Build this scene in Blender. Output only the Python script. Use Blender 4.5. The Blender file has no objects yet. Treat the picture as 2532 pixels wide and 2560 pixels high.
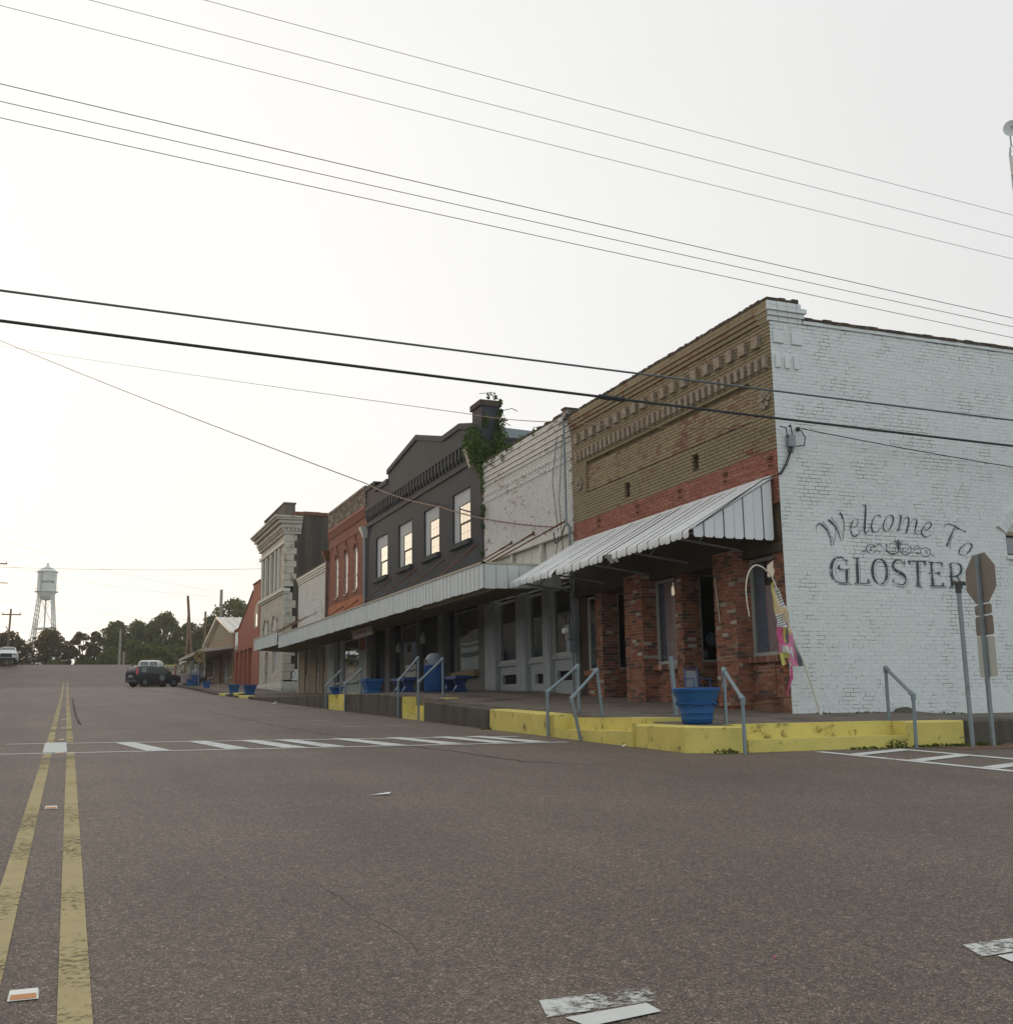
import bpy, bmesh, math, random
from mathutils import Vector, Matrix, noise
random.seed(7)
SC = bpy.context.scene
C = SC.collection
R = math.radians
# ---------------------------------------------------------------- camera
cam = bpy.data.cameras.new('camera')
cam.sensor_fit = 'HORIZONTAL'; cam.sensor_width = 36.0
cam.lens = 36.0 * 2720 / 2532
cam.clip_start = 0.05; cam.clip_end = 3000
camo = bpy.data.objects.new('camera', cam); C.objects.link(camo)
camo.matrix_world = Matrix(((0.92844203, -0.05176704, -0.36785266, 0),
                            (-0.37115557, -0.17047652, -0.91278765, 0),
                            (-0.01545792, 0.98400098, -0.17749119, 1.1), (0, 0, 0, 1)))
SC.camera = camo
# ---------------------------------------------------------------- sky
SUN_EL, SUN_AZ = R(4.5), R(-22.0)          # azimuth from +Y towards +X
w = bpy.data.worlds.new('World'); SC.world = w; w.use_nodes = True
wn = w.node_tree; wn.nodes.clear()
def N(t, ty, **k):
    n = t.nodes.new(ty)
    for a, b in k.items(): setattr(n, a, b)
    return n
sky = N(wn, 'ShaderNodeTexSky', sky_type='NISHITA', sun_disc=False, sun_elevation=SUN_EL, sun_rotation=SUN_AZ,
        altitude=0, air_density=1.0, dust_density=2.5, ozone_density=1.0)
hs = N(wn, 'ShaderNodeHueSaturation'); hs.inputs['Saturation'].default_value = 0.62; hs.inputs['Value'].default_value = 0.10
bg = N(wn, 'ShaderNodeBackground'); bg.inputs['Strength'].default_value = 0.115
veil = N(wn, 'ShaderNodeMix', data_type='RGBA', blend_type='ADD'); veil.inputs[0].default_value = 1.0
# thin high veil of cloud: warm towards the low sun, paling with angle, cool in the sky opposite
tcw = N(wn, 'ShaderNodeTexCoord'); dt = N(wn, 'ShaderNodeVectorMath', operation='DOT_PRODUCT')
dt.inputs[1].default_value = (math.sin(SUN_AZ) * math.cos(SUN_EL), math.cos(SUN_AZ) * math.cos(SUN_EL), math.sin(SUN_EL))
mr = N(wn, 'ShaderNodeMapRange'); mr.inputs['From Min'].default_value = -1; mr.inputs['From Max'].default_value = 1
vr = N(wn, 'ShaderNodeValToRGB')
for i, (p_, c_) in enumerate(((0, (.80, .90, .95)), (.5, (.80, .84, .85)), (.68, (.79, .79, .785)), (.81, (.865, .86, .85)), (.89, (.95, .94, .92)), (.965, (1.02, .99, .93)), (1, (1.25, 1.10, .86)))):
    e_ = vr.color_ramp.elements[i] if i < 2 else vr.color_ramp.elements.new(p_)
    e_.position = p_; e_.color = (*c_, 1)
wn.links.new(tcw.outputs['Generated'], dt.inputs[0]); wn.links.new(dt.outputs['Value'], mr.inputs[0]); wn.links.new(mr.outputs[0], vr.inputs[0])
cn = N(wn, 'ShaderNodeTexNoise'); cn.inputs['Scale'].default_value = 2.2; cn.inputs['Detail'].default_value = 4
cr = N(wn, 'ShaderNodeMapRange'); cr.inputs['To Min'].default_value = 4.25; cr.inputs['To Max'].default_value = 4.75
wn.links.new(tcw.outputs['Generated'], cn.inputs['Vector']); wn.links.new(cn.outputs['Fac'], cr.inputs[0])
vm = N(wn, 'ShaderNodeMix', data_type='RGBA', blend_type='MULTIPLY'); vm.inputs[0].default_value = 1.0
wn.links.new(vr.outputs[0], vm.inputs[6]); wn.links.new(cr.outputs[0], vm.inputs[7]); wn.links.new(vm.outputs[2], veil.inputs[7])
wo = N(wn, 'ShaderNodeOutputWorld')
wn.links.new(sky.outputs[0], hs.inputs['Color']); wn.links.new(hs.outputs[0], veil.inputs[6])
wn.links.new(veil.outputs[2], bg.inputs[0]); wn.links.new(bg.outputs[0], wo.inputs[0])
# ---------------------------------------------------------------- sun
sl = bpy.data.lights.new('sun', 'SUN'); sl.energy = 0.35; sl.angle = R(3.0); sl.color = (1.0, 0.72, 0.45)
so = bpy.data.objects.new('sun', sl); C.objects.link(so)
sd = Vector((math.sin(SUN_AZ) * math.cos(SUN_EL), math.cos(SUN_AZ) * math.cos(SUN_EL), math.sin(SUN_EL)))
so.rotation_euler = sd.to_track_quat('Z', 'Y').to_euler(); so.location = (-30, 60, 40)
SC.view_settings.view_transform = 'Standard'; SC.view_settings.look = 'None'
SC.view_settings.exposure = 1.0; SC.view_settings.gamma = 1.0; SC.view_settings.use_curve_mapping = False
SC.render.engine = 'CYCLES'
SC.cycles.max_bounces = 6; SC.cycles.transparent_max_bounces = 24; SC.cycles.use_denoising = True
SC.cycles.caustics_reflective = False; SC.cycles.caustics_refractive = False

# ---------------------------------------------------------------- helpers: mesh builder
class MB:
    def __init__(s): s.v = []; s.f = []; s.m = []; s.r = []
    def add(s, vs, fs, mi=0, r=0.0):
        o = len(s.v); s.v += [tuple(p) for p in vs]
        for f in fs: s.f.append([i + o for i in f]); s.m.append(mi); s.r.append(r)
    def hexa(s, p, mi=0, r=0.0):   # p: 4 bottom + 4 top
        s.add(p, [(0, 3, 2, 1), (4, 5, 6, 7), (0, 1, 5, 4), (1, 2, 6, 5), (2, 3, 7, 6), (3, 0, 4, 7)], mi, r)
    def box(s, a, b, mi=0, r=0.0):
        x0, y0, z0 = [min(a[i], b[i]) for i in range(3)]; x1, y1, z1 = [max(a[i], b[i]) for i in range(3)]
        s.hexa([(x0, y0, z0), (x1, y0, z0), (x1, y1, z0), (x0, y1, z0), (x0, y0, z1), (x1, y0, z1), (x1, y1, z1), (x0, y1, z1)], mi, r)
    def quad(s, a, b, c, d, mi=0, r=0.0): s.add([a, b, c, d], [(0, 1, 2, 3)], mi, r)
    def prism(s, pts, vec, mi=0, r=0.0):
        n = len(pts); vec = Vector(vec)
        vs = [Vector(p) for p in pts] + [Vector(p) + vec for p in pts]
        fs = [tuple(range(n))[::-1], tuple(range(n, 2 * n))] + [(i, (i + 1) % n, n + (i + 1) % n, n + i) for i in range(n)]
        s.add(vs, fs, mi, r)
    def tube(s, path, rad, n=8, caps=True, mi=0, r=0.0):
        path = [Vector(p) for p in path]; k = len(path)
        rads = rad if isinstance(rad, (list, tuple)) else [rad] * k
        vs = []; prev = None
        for i, p in enumerate(path):
            t = (path[min(i + 1, k - 1)] - path[max(i - 1, 0)])
            t = t.normalized() if t.length > 1e-9 else Vector((0, 0, 1))
            if prev is None:
                ref = Vector((0, 0, 1)) if abs(t.z) < .9 else Vector((1, 0, 0))
                a = t.cross(ref).normalized()
            else:
                a = (prev - t * prev.dot(t)).normalized()
            prev = a; b = t.cross(a)
            for j in range(n):
                q = 2 * math.pi * j / n
                vs.append(p + (a * math.cos(q) + b * math.sin(q)) * rads[i])
        fs = [(i * n + j, i * n + (j + 1) % n, (i + 1) * n + (j + 1) % n, (i + 1) * n + j) for i in range(k - 1) for j in range(n)]
        if caps: fs += [tuple(range(n))[::-1], tuple(range((k - 1) * n, k * n))]
        s.add(vs, fs, mi, r)
    def lathe(s, prof, c=(0, 0, 0), n=20, mi=0, r=0.0, axis='z', sx=1.0):
        vs = []
        for (q, z) in prof:
            for j in range(n):
                a = 2 * math.pi * j / n; x, y = q * math.cos(a) * sx, q * math.sin(a)
                p = {'z': (x, y, z), 'x': (z, x, y), 'y': (x, z, y)}[axis]
                vs.append((c[0] + p[0], c[1] + p[1], c[2] + p[2]))
        k = len(prof)
        fs = [(i * n + j, i * n + (j + 1) % n, (i + 1) * n + (j + 1) % n, (i + 1) * n + j) for i in range(k - 1) for j in range(n)]
        fs += [tuple(range(n))[::-1], tuple(range((k - 1) * n, k * n))]
        s.add(vs, fs, mi, r)
    def sphere(s, c, rad, n=10, mi=0, r=0.0):
        pr = [(max(1e-4, rad * math.sin(math.pi * i / n)), -rad * math.cos(math.pi * i / n)) for i in range(n + 1)]
        s.lathe(pr, c, n + 2, mi, r)

def smooth_by(me, ang):
    bm = bmesh.new(); bm.from_mesh(me)
    bmesh.ops.recalc_face_normals(bm, faces=bm.faces)
    for f in bm.faces: f.smooth = True
    for e in bm.edges:
        e.smooth = len(e.link_faces) == 2 and e.calc_face_angle(0) < ang
    bm.to_mesh(me); bm.free()

def build(name, mb, mats, parent=None, smooth=None, local=False, loc=None, **props):
    me = bpy.data.meshes.new(name)
    me.from_pydata(mb.v, [], mb.f)
    mats = mats if isinstance(mats, (list, tuple)) else [mats]
    for m in mats: me.materials.append(m)
    if len(mats) > 1: me.polygons.foreach_set('material_index', mb.m)
    if any(mb.r):
        a = me.attributes.new('rnd', 'FLOAT', 'FACE'); a.data.foreach_set('value', mb.r)
    if smooth: smooth_by(me, R(smooth))
    me.update()
    return place(name, me, parent, local, loc, **props)

def place(name, me, parent=None, local=False, loc=None, **props):
    o = bpy.data.objects.new(name, me); C.objects.link(o)
    if parent is not None:
        o.parent = parent
        if not local and parent.type == 'EMPTY': o.location = -parent.location
    if loc is not None: o.location = Vector(o.location) + Vector(loc)
    for k, v in props.items(): o[k] = v
    return o

def boxes(name, m, parent, P, L, **props):
    """each box (u0,u1,d0,d1,z0,z1) a part of its own"""
    for q in L:
        mb = MB(); mb.box(P(q[0], q[2], q[4]), P(q[1], q[3], q[5])); o = build(name, mb, m, parent, **props)
    return o
def text_part(name, body, size, m, parent, mw, align='LEFT', ext=.004, off=0.0):
    fc = bpy.data.curves.new('lettering', 'FONT'); fc.body = body; fc.size = size; fc.extrude = ext; fc.align_x = align; fc.offset = off
    fo = bpy.data.objects.new('lettering_source', fc); C.objects.link(fo)
    dg = bpy.context.evaluated_depsgraph_get(); me = bpy.data.meshes.new_from_object(fo.evaluated_get(dg)); bpy.data.objects.remove(fo)
    me.name = name; me.materials.clear(); me.materials.append(m); me.transform(mw); return place(name, me, parent)
def thing(name, label, cat, loc=(0, 0, 0), rz=0, group=None):
    o = bpy.data.objects.new(name, None); C.objects.link(o); o.empty_display_size = .3
    o.location = loc; o.rotation_euler = (0, 0, rz); o['label'] = label; o['category'] = cat
    if group: o['group'] = group
    return o

def copy_tree(o, parent=None):
    c = o.copy(); C.objects.link(c); c.parent = parent
    for ch in list(o.children): copy_tree(ch, c)
    return c

def dup(root, loc, rz, label, group=None):
    c = copy_tree(root); c.location = loc; c.rotation_euler = (0, 0, rz); c['label'] = label
    if group: c['group'] = group
    return c

def lerp_table(tab, y):
    if y <= tab[0][0]: return tab[0][1] + (y - tab[0][0]) * (tab[1][1] - tab[0][1]) / (tab[1][0] - tab[0][0])
    for (a, za), (b, zb) in zip(tab, tab[1:]):
        if y <= b: return za + (zb - za) * (y - a) / (b - a)
    return tab[-1][1]
ROAD = [(0, 0), (20, .64), (40, 1.28), (60, 1.92), (67, 2.16), (77, 2.60), (86.5, 3.0), (97, 3.32), (102, 3.87), (106, 4.37), (118, 6.05), (124, 6.2), (135, 6.1), (170, 5.5), (400, 5.0)]
def rz_(y): return lerp_table(ROAD, y)

# ---------------------------------------------------------------- helpers: materials
def base(name):
    m = bpy.data.materials.new(name); m.use_nodes = True; t = m.node_tree
    return m, t, t.nodes['Principled BSDF']
def pos(t):
    return N(t, 'ShaderNodeNewGeometry').outputs['Position']
def noi(t, scale, detail=3, vec=None, rough=.55, stretch=None):
    n = N(t, 'ShaderNodeTexNoise'); n.inputs['Scale'].default_value = scale; n.inputs['Detail'].default_value = detail
    n.inputs['Roughness'].default_value = rough
    v = vec or pos(t)
    if stretch:
        mp = N(t, 'ShaderNodeMapping'); mp.inputs['Scale'].default_value = stretch
        t.links.new(v, mp.inputs[0]); v = mp.outputs[0]
    t.links.new(v, n.inputs['Vector']); return n.outputs['Fac']
def ramp(t, fac, stops, interp='LINEAR'):
    r = N(t, 'ShaderNodeValToRGB'); e = r.color_ramp.elements; r.color_ramp.interpolation = interp
    while len(e) < len(stops): e.new(.5)
    for i, (p, c) in enumerate(stops):
        e[i].position = p; e[i].color = (c, c, c, 1) if isinstance(c, (int, float)) else (*c, 1)
    t.links.new(fac, r.inputs[0]); return r.outputs[0]
def mix(t, f, a, b, mode='MIX'):
    m = N(t, 'ShaderNodeMix', data_type='RGBA', blend_type=mode)
    for s, v in ((0, f), (6, a), (7, b)):
        if isinstance(v, (int, float)): m.inputs[s].default_value = v if s == 0 else (v, v, v, 1)
        elif isinstance(v, tuple): m.inputs[s].default_value = (*v, 1)
        else: t.links.new(v, m.inputs[s])
    return m.outputs[2]
def mth(t, op, a, b=0.0, clamp=False):
    m = N(t, 'ShaderNodeMath', operation=op); m.use_clamp = clamp
    for s, v in ((0, a), (1, b)):
        if isinstance(v, (int, float)): m.inputs[s].default_value = v
        else: t.links.new(v, m.inputs[s])
    return m.outputs[0]
def bump(t, p, h, strength=.3, dist=.01):
    b = N(t, 'ShaderNodeBump'); b.inputs['Strength'].default_value = strength; b.inputs['Distance'].default_value = dist
    t.links.new(h, b.inputs['Height']); t.links.new(b.outputs[0], p.inputs['Normal'])
def sc(c, k): return tuple(max(0, x * k) for x in c)

def mat(name, col, rough=.8, spec=.3, metal=0., var=.18, vs=2.5, bs=0, bst=.25, col2=None, th=(.55, .68), s2=1.2, stretch=None, fine=0):
    """plain surface: base colour with soft variation, optional patches of a second colour, optional relief"""
    m, t, p = base(name)
    p.inputs['Roughness'].default_value = rough; p.inputs['Specular IOR Level'].default_value = spec; p.inputs['Metallic'].default_value = metal
    c = mix(t, noi(t, vs, 4), sc(col, 1 - var), sc(col, 1 + var))
    if fine: c = mix(t, ramp(t, noi(t, fine, 2), [(.35, 0.), (.65, 1.)]), mix(t, .8, c, sc(col, .7)), c)
    if col2: c = mix(t, ramp(t, noi(t, s2, 6, rough=.65, stretch=stretch), [(th[0], 0.), (th[1], 1.)]), c, col2)
    t.links.new(c, p.inputs['Base Color'])
    if bs: bump(t, p, noi(t, bs, 4), bst, .01)
    return m
def rnd(t):
    a = N(t, 'ShaderNodeAttribute', attribute_name='rnd').outputs['Fac']
    return mth(t, 'FRACT', mth(t, 'ADD', a, N(t, 'ShaderNodeObjectInfo').outputs['Random']))
def brickmat(name, stops, paint=None, pth=(.5, .6), ps=1.5, spots=None, sth=(.66, .7), ss=9, pvar=.12, low=None):
    """one colour per brick (stops), optionally under worn paint, with flaked spots"""
    m, t, p = base(name); p.inputs['Roughness'].default_value = .85; p.inputs['Specular IOR Level'].default_value = .2
    c = ramp(t, rnd(t), stops)
    c = mix(t, noi(t, 14, 4), mix(t, .75, (0, 0, 0), c), mix(t, .12, c, (.6, .55, .5)))
    if paint:
        pc = mix(t, noi(t, 1.1, 4), sc(paint, 1 - pvar), sc(paint, 1 + pvar))
        pc = mix(t, mth(t, 'MULTIPLY', rnd(t), .22), pc, sc(paint, .72))
        f = ramp(t, mix(t, .35, noi(t, ps, 5, rough=.65), rnd(t)), [(pth[0], 0.), (pth[1], 1.)])
        if low:   # below a height the paint gives out
            z = N(t, 'ShaderNodeSeparateXYZ'); t.links.new(pos(t), z.inputs[0])
            f = mix(t, ramp(t, mth(t, 'SUBTRACT', z.outputs[2], low), [(0., 1.), (.01, 0.)]), f, 0.)
        c = mix(t, f, c, pc)
    if spots: c = mix(t, ramp(t, noi(t, ss, 5, rough=.7), [(sth[0], 0.), (sth[1], 1.)]), c, spots)
    t.links.new(c, p.inputs['Base Color']); bump(t, p, noi(t, 45, 4), .35, .006)
    return m
def mortarmat(name, col, dark, th=(.52, .56), s=1.6, k=.9):
    m, t, p = base(name); p.inputs['Roughness'].default_value = .95; p.inputs['Specular IOR Level'].default_value = .1
    f = mix(t, .45, noi(t, s, 4), noi(t, 6, 5))
    c = mix(t, ramp(t, f, [(th[0], 0.), (th[1], k)]), col, dark)
    t.links.new(c, p.inputs['Base Color']); return m
def glassmat(name, tint=(.75, .8, .8), body=.0, bodycol=(.02, .022, .022), refl=1.0, k=1.5):
    m = bpy.data.materials.new(name); m.use_nodes = True; t = m.node_tree; t.nodes.clear()
    o = N(t, 'ShaderNodeOutputMaterial'); g = N(t, 'ShaderNodeBsdfGlossy'); g.inputs['Roughness'].default_value = .015
    g.inputs['Color'].default_value = (refl, refl, refl, 1)
    tr = N(t, 'ShaderNodeBsdfTransparent'); tr.inputs[0].default_value = (*tint, 1)
    df = N(t, 'ShaderNodeBsdfDiffuse'); df.inputs[0].default_value = (*bodycol, 1)
    m1 = N(t, 'ShaderNodeMixShader'); m1.inputs[0].default_value = body
    t.links.new(tr.outputs[0], m1.inputs[1]); t.links.new(df.outputs[0], m1.inputs[2])
    fr = N(t, 'ShaderNodeFresnel'); geo = N(t, 'ShaderNodeNewGeometry'); t.links.new(mth(t, 'ADD', mth(t, 'MULTIPLY', geo.outputs['Backfacing'], 1 / 1.55 - 1.55), 1.55), fr.inputs[0])
    b = N(t, 'ShaderNodeBump'); b.inputs['Strength'].default_value = .02; b.inputs['Distance'].default_value = .02
    t.links.new(noi(t, 1.3, 2), b.inputs['Height']); t.links.new(b.outputs[0], g.inputs['Normal'])
    fm = mth(t, 'MULTIPLY', fr.outputs[0], k, True)
    m2 = N(t, 'ShaderNodeMixShader'); t.links.new(fm, m2.inputs[0])
    t.links.new(m1.outputs[0], m2.inputs[1]); t.links.new(g.outputs[0], m2.inputs[2]); t.links.new(m2.outputs[0], o.inputs[0])
    return m
def paintmark(name, col, th=(.42, .56), s=16, big=1.2, wear=.5):
    """flat print or road paint worn through to what lies below"""
    m, t, p = base(name); p.inputs['Roughness'].default_value = .8; p.inputs['Specular IOR Level'].default_value = .2
    t.links.new(mix(t, noi(t, 5, 4), sc(col, .82), sc(col, 1.12)), p.inputs['Base Color'])
    f = mix(t, wear, noi(t, s, 5, rough=.7), noi(t, big, 3))
    t.links.new(ramp(t, f, [(th[0], 0.), (th[1], 1.)]), p.inputs['Alpha']); return m
def leafmat(name, c1, c2, trans=.5):
    m = bpy.data.materials.new(name); m.use_nodes = True; t = m.node_tree; t.nodes.clear()
    o = N(t, 'ShaderNodeOutputMaterial'); d = N(t, 'ShaderNodeBsdfDiffuse'); tr = N(t, 'ShaderNodeBsdfTranslucent'); x = N(t, 'ShaderNodeMixShader')
    c = mix(t, N(t, 'ShaderNodeAttribute', attribute_name='rnd').outputs['Fac'], c1, c2)
    t.links.new(c, d.inputs[0]); t.links.new(mix(t, .5, c, sc(c2, 1.6)), tr.inputs[0]); x.inputs[0].default_value = trans
    t.links.new(d.outputs[0], x.inputs[1]); t.links.new(tr.outputs[0], x.inputs[2]); t.links.new(x.outputs[0], o.inputs[0]); return m
# ---------------------------------------------------------------- materials
def asphalt(name='asphalt_surface', k=1.0):
    m, t, p = base(name); p.inputs['Roughness'].default_value = .62; p.inputs['Specular IOR Level'].default_value = .35
    v = N(t, 'ShaderNodeTexVoronoi'); v.inputs['Scale'].default_value = 165; t.links.new(pos(t), v.inputs['Vector'])
    sp = N(t, 'ShaderNodeSeparateColor'); t.links.new(v.outputs['Color'], sp.inputs[0])
    stones = ramp(t, sp.outputs[0], [(0., (.045, .039, .038)), (.45, (.085, .072, .066)), (.8, (.135, .115, .102)), (.93, (.20, .175, .155)), (1., (.36, .33, .29))])
    v2 = N(t, 'ShaderNodeTexVoronoi'); v2.inputs['Scale'].default_value = 42; t.links.new(pos(t), v2.inputs['Vector'])
    sp2 = N(t, 'ShaderNodeSeparateColor'); t.links.new(v2.outputs['Color'], sp2.inputs[0])
    big = ramp(t, sp2.outputs[1], [(0., .74), (.5, .95), (.9, 1.1), (.985, 1.3), (1., 1.8)])
    c = mix(t, 1., stones, big, 'MULTIPLY')
    c = mix(t, 1., c, ramp(t, noi(t, .35, 5, rough=.6), [(.3, .80), (.7, 1.16)]), 'MULTIPLY')
    c = mix(t, 1., c, ramp(t, noi(t, 1.1, 4, stretch=(1, .06, 1)), [(.3, .86), (.7, 1.10)]), 'MULTIPLY')
    c = mix(t, 1., c, (1.36 * k, 1.16 * k, 1.01 * k), 'MULTIPLY')
    t.links.new(c, p.inputs['Base Color'])
    h = mth(t, 'ADD', v.outputs['Distance'], mth(t, 'MULTIPLY', noi(t, 60, 3), .5))
    bump(t, p, h, .55, .012)
    return m
M = {}
M['asphalt'] = asphalt()
M['asphalt_darker'] = asphalt('asphalt_ramp', .72)  # same asphalt mix, darker overall
M['ground'] = mat('dirt_and_grass', (.09, .085, .04), .95, .1, var=.4, vs=.6, bs=8, col2=(.05, .07, .02), s2=.3)
M['walk'] = mat('old_concrete_paving', (.175, .145, .12), .9, .2, var=.28, vs=1.3, bs=30, bst=.35, col2=(.075, .06, .05), th=(.52, .66), s2=.8, fine=70)
M['curb_grey'] = mat('dark_weathered_concrete', (.115, .10, .082), .92, .15, var=.3, vs=2.2, bs=25, bst=.5, col2=(.05, .043, .035), th=(.5, .66), s2=1.5, stretch=(1.2, 1.2, .35), fine=60)
M['yellow'] = mat('yellow_kerb_paint', (.62, .52, .15), .8, .25, var=.2, vs=2.2, bs=18, bst=.55, col2=(.15, .105, .035), th=(.57, .70), s2=4.5)
M['yellow_line'] = paintmark('yellow_road_paint', (.40, .325, .17), (.36, .50), 26, .9, .45)
M['white_line'] = paintmark('white_road_paint', (.58, .58, .55), (.33, .43), 22, .9, .5)
M['white_worn'] = paintmark('worn_white_road_paint', (.55, .55, .52), (.46, .56), 30, 1.1, .4)
M['crack'] = mat('crack_fill', (.018, .016, .015), .95, .05, var=.3, vs=9)
M['white_brick'] = brickmat('white_painted_brick', [(0, (.22, .09, .06)), (1, (.30, .14, .10))], (.68, .705, .69), (.16, .24), 1.2, (.10, .07, .055), (.735, .77), 7, .05)
M['white_mortar'] = mortarmat('white_painted_mortar', (.68, .705, .69), (.10, .085, .07), (.50, .58), .9, .85)
M['tan_brick'] = brickmat('tan_painted_brick', [(0, (.20, .055, .03)), (1, (.30, .10, .06))], (.255, .205, .125), (.24, .36), .8, (.05, .035, .022), (.70, .78), 5, .2)
M['tan_mortar'] = mortarmat('tan_mortar', (.13, .10, .055), (.035, .026, .017), (.45, .62), 2.0)
M['panel_brick'] = brickmat('worn_panel_brick', [(0, (.20, .085, .055)), (1, (.27, .15, .10))], (.29, .235, .14), (.30, .52), 1.6, (.34, .28, .20), (.62, .80), 6, .2)
M['red_brick'] = brickmat('red_band_brick', [(0, (.24, .065, .04)), (.5, (.30, .085, .05)), (1, (.34, .12, .08))], None)
M['light_mortar'] = mortarmat('light_mortar', (.50, .38, .30), (.2, .15, .11))
M['pier_brick'] = brickmat('mixed_old_brick', [(0, (.07, .038, .028)), (.18, (.11, .045, .03)), (.28, (.21, .065, .035)), (.62, (.29, .09, .045)), (.82, (.33, .12, .065)), (.94, (.24, .13, .09)), (.975, (.38, .32, .26)), (1, (.46, .40, .33))], None)
M['pier_mortar'] = mortarmat('grey_brown_mortar', (.36, .29, .22), (.14, .10, .075))
M['chip'] = mat('flaking_white_and_red_paint', (.30, .255, .20), .9, .1, var=.3, vs=30, col2=(.19, .10, .07), th=(.5, .62), s2=22)
M['plinth'] = mat('brown_stucco_plinth', (.25, .14, .095), .95, .1, var=.3, vs=3, bs=30, col2=(.15, .085, .055), th=(.5, .62), s2=2.2)
M['b2_brick'] = brickmat('peeling_white_brick', [(0, (.20, .13, .10)), (1, (.28, .19, .15))], (.62, .61, .575), (.22, .36), 1.0, (.16, .125, .10), (.60, .72), 6, .07)
M['b2_mortar'] = mortarmat('grey_peeling_mortar', (.42, .41, .38), (.10, .08, .065), (.47, .6), 2.5)
M['moss_top'] = mat('dark_mossy_coping', (.075, .058, .045), .95, .1, var=.4, vs=7, bs=25, bst=.7, col2=(.16, .12, .085), th=(.55, .62), s2=5)
M['black_wall'] = mat('black_painted_stucco', (.042, .044, .050), .8, .25, var=.2, vs=1.2, bs=22, bst=.45, col2=(.062, .058, .058), th=(.52, .75), s2=1.5, stretch=(2.2, 2.2, .22))
M['b4_brick'] = brickmat('orange_red_brick', [(0, (.20, .06, .038)), (.5, (.27, .085, .05)), (1, (.31, .11, .07))], None)
M['b4_mortar'] = mortarmat('pale_mortar', (.28, .16, .12), (.12, .07, .05))
M['b4_dark'] = brickmat('dirty_parapet_brick', [(0, (.07, .045, .03)), (1, (.15, .10, .07))], None, spots=(.30, .26, .20), sth=(.50, .58), ss=5)
M['orange_paint'] = mat('faded_orange_paint', (.37, .135, .07), .85, .2, var=.1, vs=2)
M['bank_side'] = mat('stained_grey_render', (.15, .13, .105), .95, .1, var=.25, vs=.8, bs=10, col2=(.055, .048, .04), th=(.40, .62), s2=.5, stretch=(1, 1, .12))
M['bank_stone'] = mat('cream_peeling_stone', (.46, .43, .36), .9, .15, var=.16, vs=1.5, bs=9, bst=.7, col2=(.24, .21, .165), th=(.56, .64), s2=2.2)
M['cream'] = mat('cream_paint', (.55, .54, .48), .8, .2, var=.1, vs=2)
M['b7'] = mat('salmon_red_brick', (.33, .125, .085), .9, .15, var=.12, vs=2)
M['b7_dark'] = mat('maroon_doors', (.16, .05, .035), .7, .3, var=.2, vs=1)
M['tan_wall'] = mat('tan_stone_brick', (.33, .235, .16), .9, .15, var=.2, vs=4, bs=12, bst=.5, col2=(.2, .14, .10), th=(.5, .6), s2=5)
M['beige_siding'] = mat('beige_siding', (.40, .34, .25), .75, .2, var=.08, vs=1)
M['tin'] = mat('white_tin_roof', (.62, .58, .52), .5, .4, var=.12, vs=1)
M['blue_tin'] = mat('pale_blue_tin', (.40, .50, .55), .5, .4, var=.12, vs=1)
M['canopy'] = mat('aged_white_metal_siding', (.60, .63, .62), .6, .35, var=.1, vs=1.2, col2=(.33, .31, .27), th=(.62, .78), s2=2.6, stretch=(1, 1, .3))
M['awning'] = mat('white_aluminium_awning', (.62, .635, .64), .5, .4, var=.08, vs=1.5, col2=(.45, .43, .40), th=(.6, .8), s2=2, stretch=(1, 1, .3))
M['soffit'] = mat('brown_soffit', (.17, .145, .10), .85, .15, var=.15, vs=1)
M['trim_light'] = mat('dusty_light_trim', (.45, .40, .33), .8, .2, var=.12, vs=2)
M['dark_wood'] = mat('dark_wood', (.06, .045, .033), .8, .2, var=.25, vs=3)
M['ledge_wood'] = mat('bare_wood_ledge', (.22, .155, .09), .8, .2, var=.25, vs=5)
M['grey_wood'] = mat('grey_painted_wood', (.30, .32, .32), .75, .25, var=.13, vs=2.5, col2=(.18, .18, .17), th=(.6, .72), s2=3)
M['grey_frame'] = mat('grey_window_frame', (.36, .36, .33), .6, .35, var=.1, vs=3)
M['dark_store'] = mat('dark_shopfront_paint', (.115, .112, .108), .7, .3, var=.2, vs=2)
M['pale_store'] = mat('pale_green_grey_shopfront', (.36, .40, .38), .7, .3, var=.12, vs=2)
M['tan_store'] = mat('tan_shopfront_boards', (.30, .25, .18), .8, .2, var=.15, vs=3)
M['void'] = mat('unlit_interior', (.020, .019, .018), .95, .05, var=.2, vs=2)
M['glass'] = glassmat('window_glass', (.86, .90, .89), .02)
M['car_glass'] = glassmat('car_glass', (.5, .55, .53), .8, (.07, .10, .09))
M['glass_dark'] = glassmat('dark_window_glass', (.3, .33, .33), .55, k=2.6)
M['sash'] = mat('dark_sash', (.06, .055, .05), .6, .3, var=.2, vs=3)
M['board'] = mat('grey_window_board', (.42, .43, .43), .8, .2, var=.08, vs=2)
M['galv'] = mat('galvanised_pipe', (.19, .235, .26), .5, .45, .35, var=.15, vs=5, col2=(.20, .15, .11), th=(.66, .76), s2=8)
M['post'] = mat('weathered_steel_post', (.22, .25, .265), .55, .4, .3, var=.15, vs=4, col2=(.20, .135, .09), th=(.6, .72), s2=6)
M['sign_back'] = mat('brown_grey_sign_back', (.235, .19, .155), .55, .4, .2, var=.1, vs=3)
M['sign_red'] = mat('red_sign_face', (.5, .03, .03), .4, .4, var=.05)
M['sign_pale'] = mat('pale_sign_back', (.50, .50, .45), .5, .4, .1, var=.1, vs=3)
M['blue'] = mat('blue_plastic', (.012, .085, .25), .55, .35, var=.14, vs=4, bs=40, bst=.12)
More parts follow.
